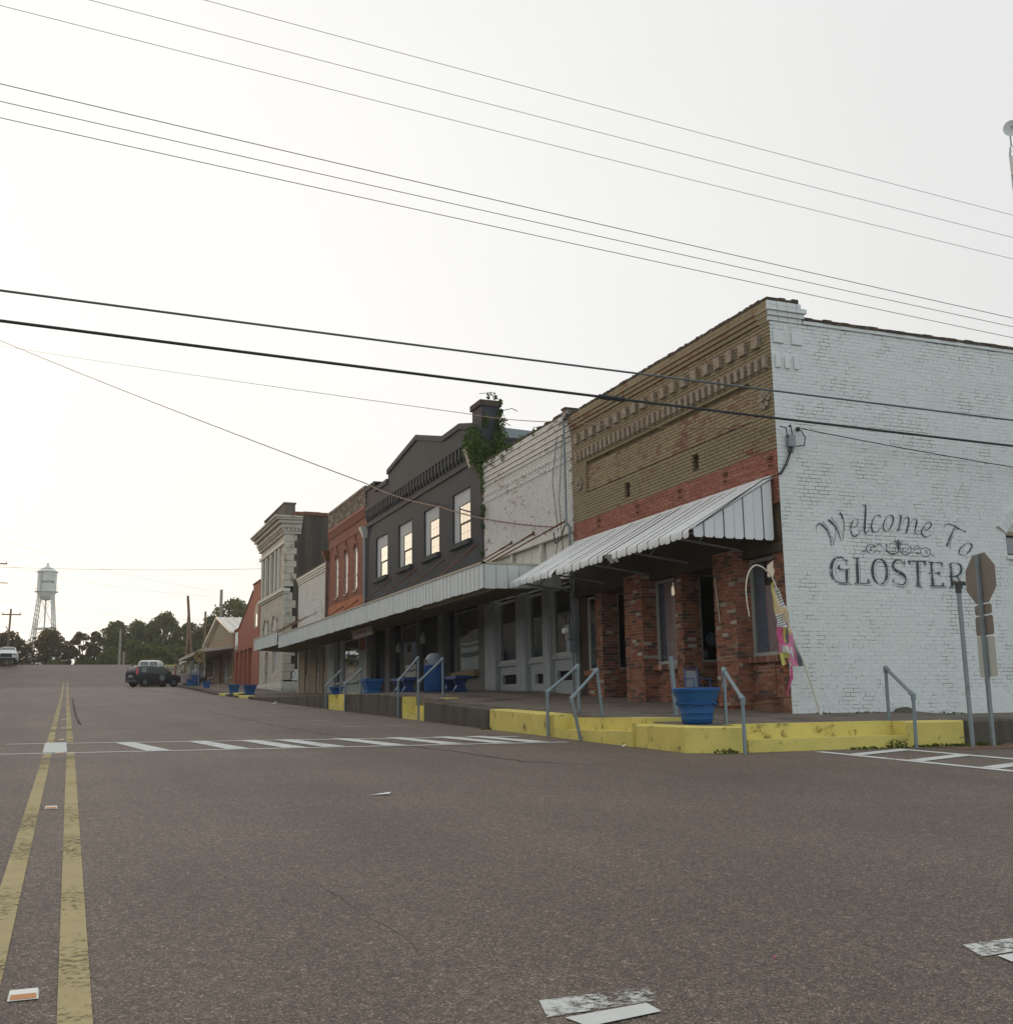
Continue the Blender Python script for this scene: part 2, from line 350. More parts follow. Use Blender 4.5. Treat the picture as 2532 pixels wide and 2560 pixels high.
M['blue_dark'] = mat('dark_blue_paint', (.012, .045, .16), .5, .4, var=.2, vs=5, bs=14, bst=.3)
M['black'] = mat('black_rubber', (.018, .018, .02), .6, .3, var=.2, vs=4)
M['grey_plastic'] = mat('grey_plastic', (.12, .14, .16), .45, .45, var=.12, vs=3)
M['wire'] = mat('black_cable', (.022, .024, .026), .6, .35, var=.2, vs=2)
M['wire_brown'] = mat('reddish_backlit_wire', (.19, .115, .09), .6, .3, .2, var=.1)  # reddish backlit look put into the wire colour
M['wire_grey'] = mat('grey_cable', (.10, .11, .12), .5, .4, .3, var=.1)
M['rust'] = mat('rusty_rod', (.17, .08, .045), .8, .2, .2, var=.35, vs=4)
M['pole_wood'] = mat('creosote_pole', (.20, .13, .085), .9, .1, var=.25, vs=2, stretch=None)
M['pole_pale'] = mat('pale_weathered_pole', (.30, .27, .23), .9, .1, var=.2, vs=2)
M['tank'] = mat('silver_white_tank_paint', (.56, .58, .56), .6, .35, var=.08, vs=.3)
M['letter'] = paintmark('slate_sign_paint', (.05, .08, .088), (.38, .50), 34, 6, .45)
M['letter_far'] = mat('dark_letter', (.09, .11, .12), .8, .2)
M['white'] = mat('white_paint', (.68, .68, .66), .6, .3, var=.06)
M['paper'] = mat('white_paper', (.80, .81, .80), .8, .1, var=.05)  # also colours the painted reflections in the shop windows
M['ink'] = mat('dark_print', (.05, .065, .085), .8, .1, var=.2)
M['pink'] = mat('pink_curtain', (.62, .40, .43), .9, .1, var=.12, vs=3)
M['blue_curtain'] = mat('grey_blue_curtain', (.22, .26, .36), .9, .1, var=.2, vs=3)
M['flag_pink'] = mat('flag_pink', (.60, .22, .35), .85, .15, var=.14, vs=6)
M['flag_deep'] = mat('flag_deep_pink', (.50, .10, .21), .85, .15, var=.2, vs=7)
M['flag_yellow'] = mat('flag_yellow', (.52, .46, .13), .85, .15, var=.12, vs=6)
M['flag_cream'] = mat('flag_cream', (.66, .52, .33), .85, .15, var=.1, vs=6)
M['flag_grey'] = mat('flag_grey', (.15, .17, .19), .85, .15, var=.12, vs=6)
M['flag_white'] = mat('flag_white', (.68, .68, .66), .85, .15, var=.08, vs=6)
M['cream_rod'] = mat('cream_flagpole', (.62, .57, .45), .5, .4, var=.08)
M['leaf_tree'] = leafmat('tree_leaves', (.045, .062, .018), (.13, .145, .045), .5)
M['leaf_far'] = leafmat('pine_needles', (.05, .045, .018), (.14, .11, .045), .5)
M['leaf_light'] = leafmat('light_tree_leaves', (.05, .075, .018), (.13, .14, .04), .42)
M['leaf_ivy'] = leafmat('ivy_leaves', (.02, .05, .012), (.10, .16, .045), .3)
M['weed'] = leafmat('weed_leaves', (.03, .06, .012), (.11, .14, .04), .3)
M['bark'] = mat('tree_bark', (.06, .045, .033), .95, .1, var=.3, vs=3)
M['reflector'] = mat('amber_reflector', (.55, .24, .09), .3, .6, var=.05)
M['marker_white'] = mat('white_marker_shell', (.72, .70, .64), .5, .4, var=.05)

# ---------------------------------------------------------------- ground and roads
XC, XF, YS = 8.1, 11.55, 15.72           # front kerb, shop fronts, side wall
mb = MB()
ys = [-60, -41, 0, 20, 40, 60, 67, 77, 86.5, 97, 102, 106, 118, 124, 135, 170, 260, 420]
xs = [-220, -120, -60, -13, 18, 60, 120, 220]
for i, y in enumerate(ys):
    for x in xs: mb.v.append((x, y, rz_(y) - (.25 if -13 <= x <= 60 and y < 130 else .04)))
n = len(xs)
for i in range(len(ys) - 1):
    for j in range(n - 1): mb.f.append([i * n + j, i * n + j + 1, (i + 1) * n + j + 1, (i + 1) * n + j]); mb.m.append(0); mb.r.append(0)
build('ground', mb, M['ground'], kind='structure')
def strip_surface(name, rows, x0, x1, m, lift=0.0, nx=8):
    mb = MB()
    for y in rows:
        for k in range(nx + 1):
            x = x0 + (x1 - x0) * k / nx
            mb.v.append((x, y, rz_(y) + lift))
    for i in range(len(rows) - 1):
        for k in range(nx):
            a = i * (nx + 1) + k; mb.f.append([a, a + 1, a + nx + 2, a + nx + 1]); mb.m.append(0); mb.r.append(0)
    return build(name, mb, m, kind='structure')
strip_surface('road', [-40, -10, 0, 5, 10, 14, 20, 30, 40, 50, 60, 67, 77, 86.5, 97], -14, 60, M['asphalt'])
strip_surface('railway_ramp', [97, 99.5, 102, 104, 106, 110, 114, 118, 121, 124, 130, 140], -14, 30, M['asphalt_darker'], 0.0)

def road_patch(mb, pts, lift=.004, mi=0):
    """flat marking following the road; long pieces are cut along y"""
    mb.add([(x, y, rz_(y) + lift) for x, y in pts], [tuple(range(len(pts)))], mi)
def long_line(mb, x0, x1, w, ya, yb, lift=.004):
    yy = [ya] + [y for y in [4, 8, 14, 20, 30, 40, 50, 60, 67, 77, 86.5, 97, 99.5, 102] if ya < y < yb] + [yb]
    for a, b in zip(yy, yy[1:]):
        def X(y): return x0 + (x1 - x0) * (y - ya) / (yb - ya)
        road_patch(mb, [(X(a) - w / 2, a), (X(a) + w / 2, a), (X(b) + w / 2, b), (X(b) - w / 2, b)], lift)
for x0, x1, nm in ((-.24, -.19, 'left_line'), (.055, .115, 'right_line')):
    mb = MB(); long_line(mb, x0, x1, .108, -8, 17.5); long_line(mb, x1, x1 + .02, .112, 20.1, 101.5)
    build('yellow_centre_line', mb, M['yellow_line'], kind='structure')
# crosswalk over the main street
mb = MB()
def seg(mb, x0, y0, x1, y1, w, lift):
    k = 6
    for i in range(k):
        a, b = i / k, (i + 1) / k
        xa, xb, ya, yb = x0 + (x1 - x0) * a, x0 + (x1 - x0) * b, y0 + (y1 - y0) * a, y0 + (y1 - y0) * b
        road_patch(mb, [(xa, ya - w / 2), (xb, yb - w / 2), (xb, yb + w / 2), (xa, ya + w / 2)], lift)
seg(mb, -.85, 17.42, 7.7, 16.6, .14, .006); seg(mb, -.85, 19.95, 7.6, 18.45, .14, .006)
build('crosswalk_edge', mb, M['white_line'], kind='structure')
mb = MB(); road_patch(mb, [(-.26, 17.5), (.07, 17.5), (.06, 20.05), (-.27, 20.05)], .008)
for x in (1.15, 2.3, 3.15, 3.75, 4.72, 5.65, 6.5, 7.1):
    s = -.08 * (x / 8)
    road_patch(mb, [(x + .0, 17.38 + s * 8), (x + .36, 17.35 + s * 8), (x - .05, 19.85 + s * 14), (x - .36, 19.88 + s * 14)], .008)
build('crosswalk_bar', mb, M['white_line'], kind='structure')
# crosswalk over the side street (runs along y at x 9.9 to 11.4)
mb = MB()
for x in (9.98, 11.38):
    road_patch(mb, [(x - .08, -3), (x + .08, -3), (x + .08, 13.05), (x - .08, 13.05)], .006)
build('crosswalk_edge', mb, M['white_line'], kind='structure')
mb = MB()
for y in (12.75, 11.6, 10.4, 9.2, 8.0, 6.8):
    road_patch(mb, [(10.06, y - .52), (10.06, y - .26), (11.3, y + .22), (11.3, y - .04)], .008)
build('crosswalk_bar', mb, M['white_line'], kind='structure')
# brown verge by the sign posts
mb = MB(); rr_ = random.Random(12)
for k in range(14):
    x0, x1 = 12.2 + k * .5, 12.7 + k * .5; a = 12.55 - .12 * k ** .5 + .12 * math.sin(k * 1.9); b = 12.55 - .12 * (k + 1) ** .5 + .12 * math.sin((k + 1) * 1.9)
    road_patch(mb, [(x0, a), (x1, b), (x1, 13.36), (x0, 13.36)], .005)
build('dirt_verge', mb, mat('brown_dirt', (.17, .105, .075), .95, .1, var=.3, vs=5, bs=30, bst=.4), kind='structure')
# worn marks near the camera
mb = MB(); road_patch(mb, [(1.58, 3.30), (1.87, 3.35), (1.87, 3.45), (1.55, 3.41)], .006); road_patch(mb, [(3.42, 3.38), (4.4, 3.42), (4.4, 3.52), (3.44, 3.47)], .006)
build('stop_line_dash', mb, M['white_line'], kind='structure')
mb = MB(); road_patch(mb, [(1.5, 3.44), (1.93, 3.47), (1.97, 3.62), (1.55, 3.62)], .004); road_patch(mb, [(3.38, 3.49), (4.4, 3.55), (4.4, 3.70), (3.45, 3.66)], .004)
build('worn_stop_line_dash', mb, M['white_worn'], kind='structure')
# parking bays on the right
mb = MB()
for y, x0, x1 in ((23.57, 4.17, 7.75), (27.1, 4.14, 7.4), (31.2, 4.2, 7.6), (35.1, 4.3, 7.3), (39, 4.4, 7.4), (43, 4.4, 7.3), (47, 4.5, 7.4)):
    road_patch(mb, [(x0, y - .05), (x1, y - .05), (x1, y + .05), (x0, y + .05)], .004)
build('parking_line', mb, M['white_worn'], kind='structure')
mb = MB()
for x, y, l in ((-4.6, 88, .8), (-3.7, 88, .6), (1.7, 90, 3.2), (2.2, 83, 2)):
    road_patch(mb, [(x, y - .12), (x + l, y - .12), (x + l, y + .12), (x, y + .12)], .004)
build('faded_far_marking', mb, M['white_worn'], kind='structure')
# cracks and seams in the asphalt
def crack(pts, w, jit, seed):
    rr = random.Random(seed); mb = MB(); P = []
    for (x0, y0), (x1, y1) in zip(pts, pts[1:]):
        k = max(2, int(math.hypot(x1 - x0, y1 - y0) / .22))
        for i in range(k): P.append((x0 + (x1 - x0) * i / k + rr.uniform(-jit, jit), y0 + (y1 - y0) * i / k + rr.uniform(-jit, jit)))
    for (xa, ya), (xb, yb) in zip(P, P[1:]):
        ww = w * rr.uniform(.3, 1.2); dx, dy = xb - xa, yb - ya; l = math.hypot(dx, dy) or 1; nx, ny = -dy / l * ww / 2, dx / l * ww / 2
        road_patch(mb, [(xa - nx, ya - ny), (xb - nx, yb - ny), (xb + nx, yb + ny), (xa + nx, ya + ny)], .0025)
    build('asphalt_crack', mb, M['crack'], kind='structure')
crack([(4.2, 36), (4.35, 25), (4.85, 18), (5.3, 15.2), (5.5, 13.2), (6.3, 11.9)], .035, .03, 1)
crack([(.35, 64), (.33, 45), (.30, 33), (.36, 27)], .04, .03, 2)
crack([(1.3, 6.1), (1.38, 4.6), (1.3, 3.9)], .0025, .012, 3)
crack([(4.9, 16.9), (7.2, 16.4), (9.6, 13.0)], .02, .02, 4)
crack([(.06, 4.9), (.09, 6.6), (.10, 9.6)], .012, .02, 5)
crack([(-4.6, 86), (-4.2, 96)], .10, .05, 6)
crack([(4.2, 92), (5.4, 75), (6.6, 66)], .09, .05, 7)
crack([(-8, 99.5), (-2, 100.5), (4, 99.6)], .06, .08, 8)

# ---------------------------------------------------------------- pavement, kerb and steps
ZC = [(13.35, .79), (14.2, .82), (15.7, .86), (18.5, 1.0), (21, 1.08), (24.2, 1.22), (26.5, 1.36), (28.4, 1.50), (32.5, 1.60), (39, 1.66), (45.4, 1.70), (51.2, 1.77), (54, 1.87), (58.5, 2.0), (66, 2.24), (77, 2.78), (86.5, 3.16), (97, 3.5), (108, 3.9)]
ZF = [(13.35, .79), (14.2, .82), (15.7, .93), (18.5, 1.10), (21, 1.22), (24.2, 1.38), (26.5, 1.53), (28.4, 1.57), (30.5, 1.63), (39, 1.75), (47.4, 1.83), (51.2, 1.92), (58.5, 2.05), (63.6, 2.28), (72, 2.6), (83, 3.2), (90, 3.35), (100, 3.75), (108, 4.0)]
def zc(y): return lerp_table(ZC, y)
def zf(y): return lerp_table(ZF, y)
def zw(x, y):
    k = min(1, max(0, (x - XC) / (XF - XC))); return zc(y) * (1 - k) + zf(y) * k
mb = MB()
rows = [13.75, 14.6, 15.7, 17, 18.5, 19.7, 21, 22.5, 24.2, 25.4, 26.5, 27.5, 28.4, 30.5, 32.5, 35.5, 39, 42, 45.4, 48, 51.2, 54, 58.5, 63.6, 66, 72, 77, 83, 86.5, 92, 97, 108]
cols = [8.5, 9.2, 10.1, 11.0, 11.6, 12.4, 13.2, 14.2]
for y in rows:
    for x in cols: x = x if y < 91 else max(x, 9.4); mb.v.append((x, y, zw(x, y)))
n = len(cols)
for i in range(len(rows) - 1):
    for j in range(n - 1): mb.f.append([i * n + j, i * n + j + 1, (i + 1) * n + j + 1, (i + 1) * n + j]); mb.m.append(0); mb.r.append(0)
for xa, xb in zip(cols, cols[1:]): mb.quad((xa, 13.75, .4), (xb, 13.75, .4), (xb, 13.75, zw(xb, 13.75)), (xa, 13.75, zw(xa, 13.75)))
for ya, yb in zip(rows, rows[1:]): mb.quad((8.5, ya, zw(8.5, ya) - .4), (8.5, yb, zw(8.5, yb) - .4), (8.5, yb, zw(8.5, yb)), (8.5, ya, zw(8.5, ya)))
# side pavement eastwards
for x0, x1 in ((14.2, 18), (18, 30)):
    mb.quad((x0, 13.75, .803), (x1, 13.75, .803), (x1, 15.9, .88), (x0, 15.9, .88))
build('pavement', mb, M['walk'], kind='structure')
crk = MB()
for y in (17.1, 19.8, 22.6, 29.4, 31.5):
    for k in range(8):
        x0, x1 = 8.6 + k * .36, 8.6 + (k + 1) * .36; a = .02 * math.sin(k * 1.7 + y); b = .02 * math.sin((k + 1) * 1.7 + y)
        crk.quad((x0, y + a - .01, zw(x0, y) + .004), (x1, y + b - .01, zw(x1, y) + .004), (x1, y + b + .012, zw(x1, y) + .004), (x0, y + a + .012, zw(x0, y) + .004))
for x in (9.6, 10.7):
    for k in range(24):
        y0, y1 = 14.5 + k * .75, 15.25 + k * .75
        crk.quad((x - .008, y0, zw(x, y0) + .004), (x + .008, y0, zw(x, y0) + .004), (x + .008, y1, zw(x, y1) + .004), (x - .008, y1, zw(x, y1) + .004))
build('pavement_joint', crk, M['crack'], kind='structure')

curb = bpy.data.objects.new('kerb', None); C.objects.link(curb); curb['kind'] = 'structure'; curb['label'] = 'raised concrete kerb wall along the pavement, yellow at the corner'
rk = random.Random(3)
def kblock(y0, y1, m, x0=XC, x1=8.52, top=None, gap=.006, name='kerb_block'):
    mb = MB(); j = lambda: rk.uniform(-.006, .006)
    k = max(1, int((y1 - y0) / .9)); pts = [y0 + gap + (y1 - y0 - 2 * gap) * i / k for i in range(k + 1)]
    e = .022
    for a, b in zip(pts, pts[1:]):
        ta, tb = (zc(a), zc(b)) if top is None else (top(a), top(b))
        f = [(x0 + j() * .5, rz_(a) - .2), (x0, ta - e), (x0 + e, ta), (x1, ta), (x1, rz_(a) - .2)]
        g = [(x0 + j() * .5, rz_(b) - .2), (x0, tb - e), (x0 + e, tb), (x1, tb), (x1, rz_(b) - .2)]
        vs = [(x, a, z) for x, z in f] + [(x, b, z) for x, z in g]
        mb.add(vs, [(0, 1, 6, 5), (1, 2, 7, 6), (2, 3, 8, 7), (3, 4, 9, 8), (4, 3, 2, 1, 0), (5, 6, 7, 8, 9)])
    return build(name, mb, m, curb)
kblock(18.05, 19.6, M['yellow']); kblock(19.6, 21.2, M['yellow'])
for a, b in ((21.2, 22.4), (22.4, 24.1), (24.1, 25.65), (27.6, 28.9), (28.9, 30.3), (30.3, 32.0), (32.0, 33.75), (36.2, 38.1), (38.1, 40.2), (40.2, 42.4), (42.4, 44.8), (44.8, 47.6), (47.6, 51.3)):
    kblock(a, b, M['curb_grey'])
for a, b in ((51.3, 53.4), (53.4, 56.6)): kblock(a, b, M['yellow'] if a > 53 else M['curb_grey'])
for a, b in ((61.5, 64.2),): kblock(a, b, M['yellow'])
for a, b in ((56.6, 58.4), (60, 61.5), (64.2, 69), (69, 75), (75, 82), (82, 90)): kblock(a, b, M['curb_grey'])
# angled yellow ramp edge in front of the bank
mb = MB(); mb.prism([(8.1, 56.6, 1.85), (8.1, 58.4, 1.9), (9.1, 60.5, 2.0), (9.1, 58.7, 1.97)], (0, 0, .17)); build('kerb_block', mb, M['yellow'], curb)
mb = MB(); mb.prism([(8.5, 58.4, 1.9), (8.5, 61.6, 2.0), (8.9, 61.6, 2.0), (8.9, 58.4, 1.9)], (0, 0, .16)); build('kerb_block', mb, M['yellow'], curb)
# corner: cut across the corner, then along the side street
def ktop(x, y): return .80 + .02 * (y - 13.35)
mb = MB()
poly = [(8.16, 15.1), (8.15, 13.62), (8.72, 13.32), (9.0, 13.35), (9.0, 13.8), (8.55, 15.1)]
zt = [.82, .81, .795, .79, .80, .83]
vs = [(x, y, .15) for x, y in poly] + [(x, y, z - .02) for (x, y), z in zip(poly, zt)]
cx, cy = 8.6, 14.3
vs += [(x + (cx - x) * .04, y + (cy - y) * .04, z) for (x, y), z in zip(poly, zt)]
mb.add(vs, [(i, (i + 1) % 6, 6 + (i + 1) % 6, 6 + i) for i in range(6)] + [(6 + i, 6 + (i + 1) % 6, 12 + (i + 1) % 6, 12 + i) for i in range(6)] + [(12, 13, 14, 15, 16, 17)])
build('kerb_block', mb, M['yellow'], curb)
def sblock(x0, x1, m, z1=.80, y1=13.8):
    mb = MB(); e = .022
    f = [(13.36, .15), (13.35, z1 - e), (13.35 + e, z1), (y1, z1 + .005), (y1, .15)]
    mb.add([(x0, y, z) for y, z in f] + [(x1, y, z) for y, z in f], [(0, 1, 6, 5), (1, 2, 7, 6), (2, 3, 8, 7), (3, 4, 9, 8), (4, 3, 2, 1, 0), (5, 6, 7, 8, 9)])
    return build('kerb_block', mb, m, curb)
sblock(11.85, 12.97, M['yellow'], .805)
for a, b in ((12.98, 15.2), (15.2, 17.6), (17.6, 21), (21, 26)): sblock(a, b, M['curb_grey'], .80)
# steps: two treads let into the kerb
def steps(name, y0, y1, nt, m, label):
    s = bpy.data.objects.new(name, None); C.objects.link(s); s['kind'] = 'structure'; s['label'] = label
    ym = (y0 + y1) / 2; b, t = rz_(ym), zc(ym); d = .42 / nt if nt > 1 else .24
    for k in range(nt):
        z = b + (t - b) * (k + 1) / (nt + 1)
        mb = MB(); mb.box((XC + .01 + k * .3, y0 + .004, b - .2), (XC + .31 + k * .3 if k < nt - 1 else 8.74 + .1, y1 - .004, z)); build('tread', mb, m, s)
    mb = MB(); mb.box((XC + .02 + nt * .3, y0 + .004, b - .2), (9.0, y1 - .004, t + .012)); build('riser', mb, m, s)
    for yy in (y0 - .001, y1 + .001):
        mb = MB(); zt_ = zc(yy) - .003; mb.prism([(XC + .012, yy - .006, b - .1), (XC + .012, yy - .006, zt_), (8.85, yy - .006, zt_), (8.85, yy - .006, b - .1)], (0, .012, 0)); build('cheek', mb, m, s)
steps('yellow_steps', 25.7, 27.55, 2, M['yellow'], 'yellow two-tread steps beside the blue bin')
steps('yellow_steps', 33.8, 36.15, 1, M['yellow'], 'farther yellow steps below the small blue planter')
steps('yellow_steps', 15.12, 18.03, 1, M['yellow'], 'wide yellow step at the street corner')
s = bpy.data.objects.new('yellow_steps', None); C.objects.link(s); s['kind'] = 'structure'; s['label'] = 'long yellow step facing the side street'
mb = MB(); mb.box((9.004, 13.33, .15), (11.845, 13.8, .605)); build('tread', mb, M['yellow'], s)
mb = MB(); mb.box((9.004, 13.66, .15), (11.845, 14.0, .815)); build('riser', mb, M['yellow'], s)
# ---------------------------------------------------------------- building helpers
def front(xf): return lambda u, d, z: (xf - d, u, z)
def side(ys): return lambda u, d, z: (u, ys - d, z)
def bx(mb, P, u0, u1, d0, d1, z0, z1, mi=0, r=0.0): mb.box(P(u0, d0, z0), P(u1, d1, z1), mi, r)
def wall_holes(mb, P, u0, u1, z0, z1, holes, d=0.0, dep=.2, mi=0):
    us = sorted({u0, u1, *[h[0] for h in holes], *[h[1] for h in holes]}); zs = sorted({z0, z1, *[h[2] for h in holes], *[h[3] for h in holes]})
    us = [u for u in us if u0 <= u <= u1]; zs = [z for z in zs if z0 <= z <= z1]
    for a, b in zip(us, us[1:]):
        for c, e in zip(zs, zs[1:]):
            um, zm = (a + b) / 2, (c + e) / 2
            if any(h[0] < um < h[1] and h[2] < zm < h[3] for h in holes): continue
            mb.quad(P(a, d, c), P(b, d, c), P(b, d, e), P(a, d, e), mi)
    for h in holes:
        a, b, c, e = h[:4]; k = -dep
        mb.quad(P(a, d, c), P(a, d + k, c), P(a, d + k, e), P(a, d, e), mi); mb.quad(P(b, d, c), P(b, d + k, c), P(b, d + k, e), P(b, d, e), mi)
        mb.quad(P(a, d, e), P(b, d, e), P(b, d + k, e), P(a, d + k, e), mi); mb.quad(P(a, d, c), P(b, d, c), P(b, d + k, c), P(a, d + k, c), mi)
def brick_list(u0, u1, z0, z1, ch=.07, bl=.215, holes=(), rr=None, hdr=6):
    out = []; rr = rr or random.Random(1); j = .009; row = 0; z = z0
    while z < z1 - .02:
        zb = min(z1, z + ch) - j; L = bl / 2 if hdr and row % hdr == hdr - 1 else bl
        u = u0 - (L / 2 if row % 2 else 0) - rr.uniform(0, .015)
        while u < u1:
            l = L * rr.uniform(.95, 1.04); a, b = max(u0, u), min(u1, u + l - j); u += l
            if b - a < .03: continue
            for h in holes:
                if z < h[3] and zb > h[2]:
                    if a >= h[0] and b <= h[1]: a = b
                    elif a < h[0] < b: b = h[0]
                    elif a < h[1] < b: a = h[1]
            if b - a > .03: out.append((a, b, z, zb, rr.random()))
        z += ch; row += 1
    return out
def add_bricks(mb, P, bl, d0, d1, rr=None, jit=.0025):
    rr = rr or random.Random(2)
    for a, b, c, e, r in bl:
        d = d1 + rr.uniform(-jit, jit); q = .002
        p = [P(a, d0, c), P(b, d0, c), P(b, d0, e), P(a, d0, e), P(a + q, d, c + q), P(b - q, d, c + q), P(b - q, d, e - q), P(a + q, d, e - q)]
        mb.add(p, [(4, 5, 6, 7), (0, 1, 5, 4), (1, 2, 6, 5), (2, 3, 7, 6), (3, 0, 4, 7)], 0, r * .98 + .01)
_bm = {}
def brick_objs(P, bl, d1, m, parent, dep=.03):
    """single bricks: alike sizes share their mesh"""
    for a, b, c, e, r in bl:
        L = round((b - a) / .01) * .01; key = (m.name, P(0, 0, 0) == P(1, 0, 0) or P(0, 0, 0)[0] == P(1, 0, 0)[0], L)
        if key not in _bm:
            mb = MB(); o = P(0, 0, 0); q = tuple(v - w_ for v, w_ in zip(P(L, -dep, e - c), o)); mb.box((0, 0, 0), q)
            me = bpy.data.meshes.new('brick'); me.from_pydata(mb.v, [], mb.f); me.materials.append(m); _bm[key] = me
        ob = place('brick', _bm[key], parent); ob.location = Vector(P(a, d1 + (r - .5) * .005, c))
def bricks(P, bl, d0, d1, m, parent, singles=0, key=None):
    bl = list(bl)
    if singles:
        bl.sort(key=key); brick_objs(P, bl[:singles], d1, m, parent); bl = bl[singles:]
    mb = MB(); add_bricks(mb, P, bl, d0, d1)
    return build('brick_courses', mb, m, parent, kind='stuff')
def body(mb, y0, y1, x0, x1, z0, z1, mi=0): mb.box((x0, y0, z0), (x1, y1, z1), mi)
def pane_window(parent, P, u0, u1, z0, z1, d, fm, gm, fw=.06, bars=None, name='window', ft=.06, label=None):
    """window frame with its panes as sub-parts; bars=(columns, rows)"""
    mb = MB()
    bx(mb, P, u0, u0 + fw, d - ft, d, z0, z1); bx(mb, P, u1 - fw, u1, d - ft, d, z0, z1)
    bx(mb, P, u0 + fw, u1 - fw, d - ft + .002, d - .002, z0, z0 + fw); bx(mb, P, u0 + fw, u1 - fw, d - ft + .002, d - .002, z1 - fw, z1)
    nx, nz = bars or (1, 1); bw = .022
    us = [u0 + fw + (u1 - u0 - 2 * fw) * i / nx for i in range(nx + 1)]; zs = [z0 + fw + (z1 - z0 - 2 * fw) * i / nz for i in range(nz + 1)]
    for u in us[1:-1]: bx(mb, P, u - bw / 2, u + bw / 2, d - ft + .01, d - .012, z0 + fw, z1 - fw)
    for z in zs[1:-1]: bx(mb, P, u0 + fw, u1 - fw, d - ft + .012, d - .014, z - bw / 2, z + bw / 2)
    w_ = build(name, mb, fm, parent)
    if label: w_['label'] = label
    for a, b in zip(us, us[1:]):
        for c, e in zip(zs, zs[1:]):
            g = MB(); bx(g, P, a + .004, b - .004, d - ft / 2 - .003, d - ft / 2 + .003, c + .004, e - .004); build('pane', g, gm, w_)
    return w_
PF = front(XF)

# ---------------------------------------------------------------- opposite side of the street: unseen blocks added to darken the shop glass
def opposite(y0, y1, x1, h, m, label, bands=()):
    t = thing('sky_blocker', label, 'building', (x1, y0, rz_(y0)))
    mb = MB(); mb.box((x1 - 9, y0, rz_(y0) - .5), (x1, y1, rz_((y0 + y1) / 2) + h)); build('wall', mb, m, t)
    k = y0 + 2
    while k < y1 - 2: bands = list(bands) + [(k, k + 2.2, rz_(k) + 1.0, rz_(k) + 3.2)]; k += 4.5
    for a, b, c, e in bands:
        mb = MB(); mb.box((x1 - .05, a, c), (x1 + .02, b, e)); build('window', mb, M['ink'], t)

# ================================================================ 1 corner building
t = thing('corner_building', 'two-tone brick corner building with tan front and white painted side wall reading Welcome To GLOSTER', 'building', (XF, YS, .9))
rb = random.Random(11)
PS = side(YS)
# ---- side wall
mb = MB()
hole = (16.74, 18.0, 3.85, 4.62)
wall_holes(mb, PS, XF, 29, .6, 8.02, [hole], 0, .18)
mb.box((13.6, YS + .2, .6), (29, YS + 8.3, 7.2)); mb.box((XF + .4, YS + .2, 4.0), (13.6, YS + 8.3, 7.2))
sidew = build('side_wall', mb, M['white_mortar'], t)
bl = brick_list(XF, 28, .86, 7.99, .0705, .218, [hole], rb)
bricks(PS, bl, 0, .0055, M['white_brick'], sidew, 200, key=lambda b: math.hypot(b[0] - XF, (b[2] - .86) * 1.2))
# arch over the window, blocked head, dark glass
mb = MB()
for ring, (r0, r1, d) in enumerate(((.72, .80, .03), (.81, .89, .045), (.90, .98, .06))):
    for k in range(13):
        a0, a1 = R(150 - k * 9.2), R(150 - (k + 1) * 9.2 + .5); cx, cz = 17.37, 3.92
        q = [(cx + r * math.cos(a), 0, cz + r * math.sin(a)) for r, a in ((r0, a0), (r1, a0), (r1, a1), (r0, a1))]
        mb.prism([PS(u, .0, z) for u, _, z in q], (0, -d, 0), 0, rb.random())
build('window_arch', mb, M['white_brick'], t)
mb = MB(); bx(mb, PS, 16.74, 18, -.10, -.04, 4.33, 4.62); build('window_head', mb, M['cream'], t)
mb = MB(); bx(mb, PS, 16.74, 18, -.10, -.02, 4.25, 4.328); build('lintel', mb, M['tan_store'], t)
pane_window(t, PS, 16.76, 17.98, 3.87, 4.248, -.06, M['sash'], M['glass_dark'], .03, (2, 1))
mb = MB(); bx(mb, PS, 16.70, 18.04, -.05, .05, 3.78, 3.85); build('window_sill', mb, M['white_brick'], t)
# coping of the side wall
mb = MB(); x = 12.27
while x < 28:
    l = rb.uniform(.19, .24); mb.box((x, YS - .05 + rb.uniform(-.012, .012), 8.055), (x + l - .008, YS + .22, 8.115 + rb.uniform(-.012, .014)), 0, rb.random()); x += l
build('coping', mb, M['moss_top'], t)
mb = MB(); bx(mb, PS, 12.27, 28, 0, .035, 7.99, 8.052); build('coping_course', mb, M['white_brick'], t)
# corner cap: courses stepping out, both faces
mb = MB(); mt = MB()
for z0, z1, d in ((7.985, 8.07, .03), (8.075, 8.16, .065), (8.165, 8.25, .10), (8.255, 8.33, .10)):
    u = XF - d; e = 12.22 + d - (.12 if z0 > 8.2 else 0)
    while u < e:
        l = min(.215, e - u); mb.box((u + .004, YS - d, z0), (u + l - .004, YS + .3, z1), 0, rb.random()); u += .215
for k in range(5):
    x0 = XF - .1 + k * .14; mt.box((x0, YS - .10 + rb.uniform(-.01, .01), 8.335), (x0 + .132, YS + .25, 8.395 + rb.uniform(-.015, .02)))
build('corner_cap', mb, M['white_brick'], t); build('cap_top', mt, M['moss_top'], t)
mb = MB()
for a, b, z0, z1, d in ((11.60, 11.82, 7.57, 7.80, .03), (12.0, 12.22, 7.57, 7.80, .03), (11.62, 11.72, 7.1, 7.34, .03), (11.82, 11.92, 7.1, 7.34, .03), (12.02, 12.12, 7.1, 7.34, .03)):
    bx(mb, PS, a, b, .008, .008 + d, z0, z1, 0, rb.random())
build('side_dentils', mb, M['white_brick'], t)
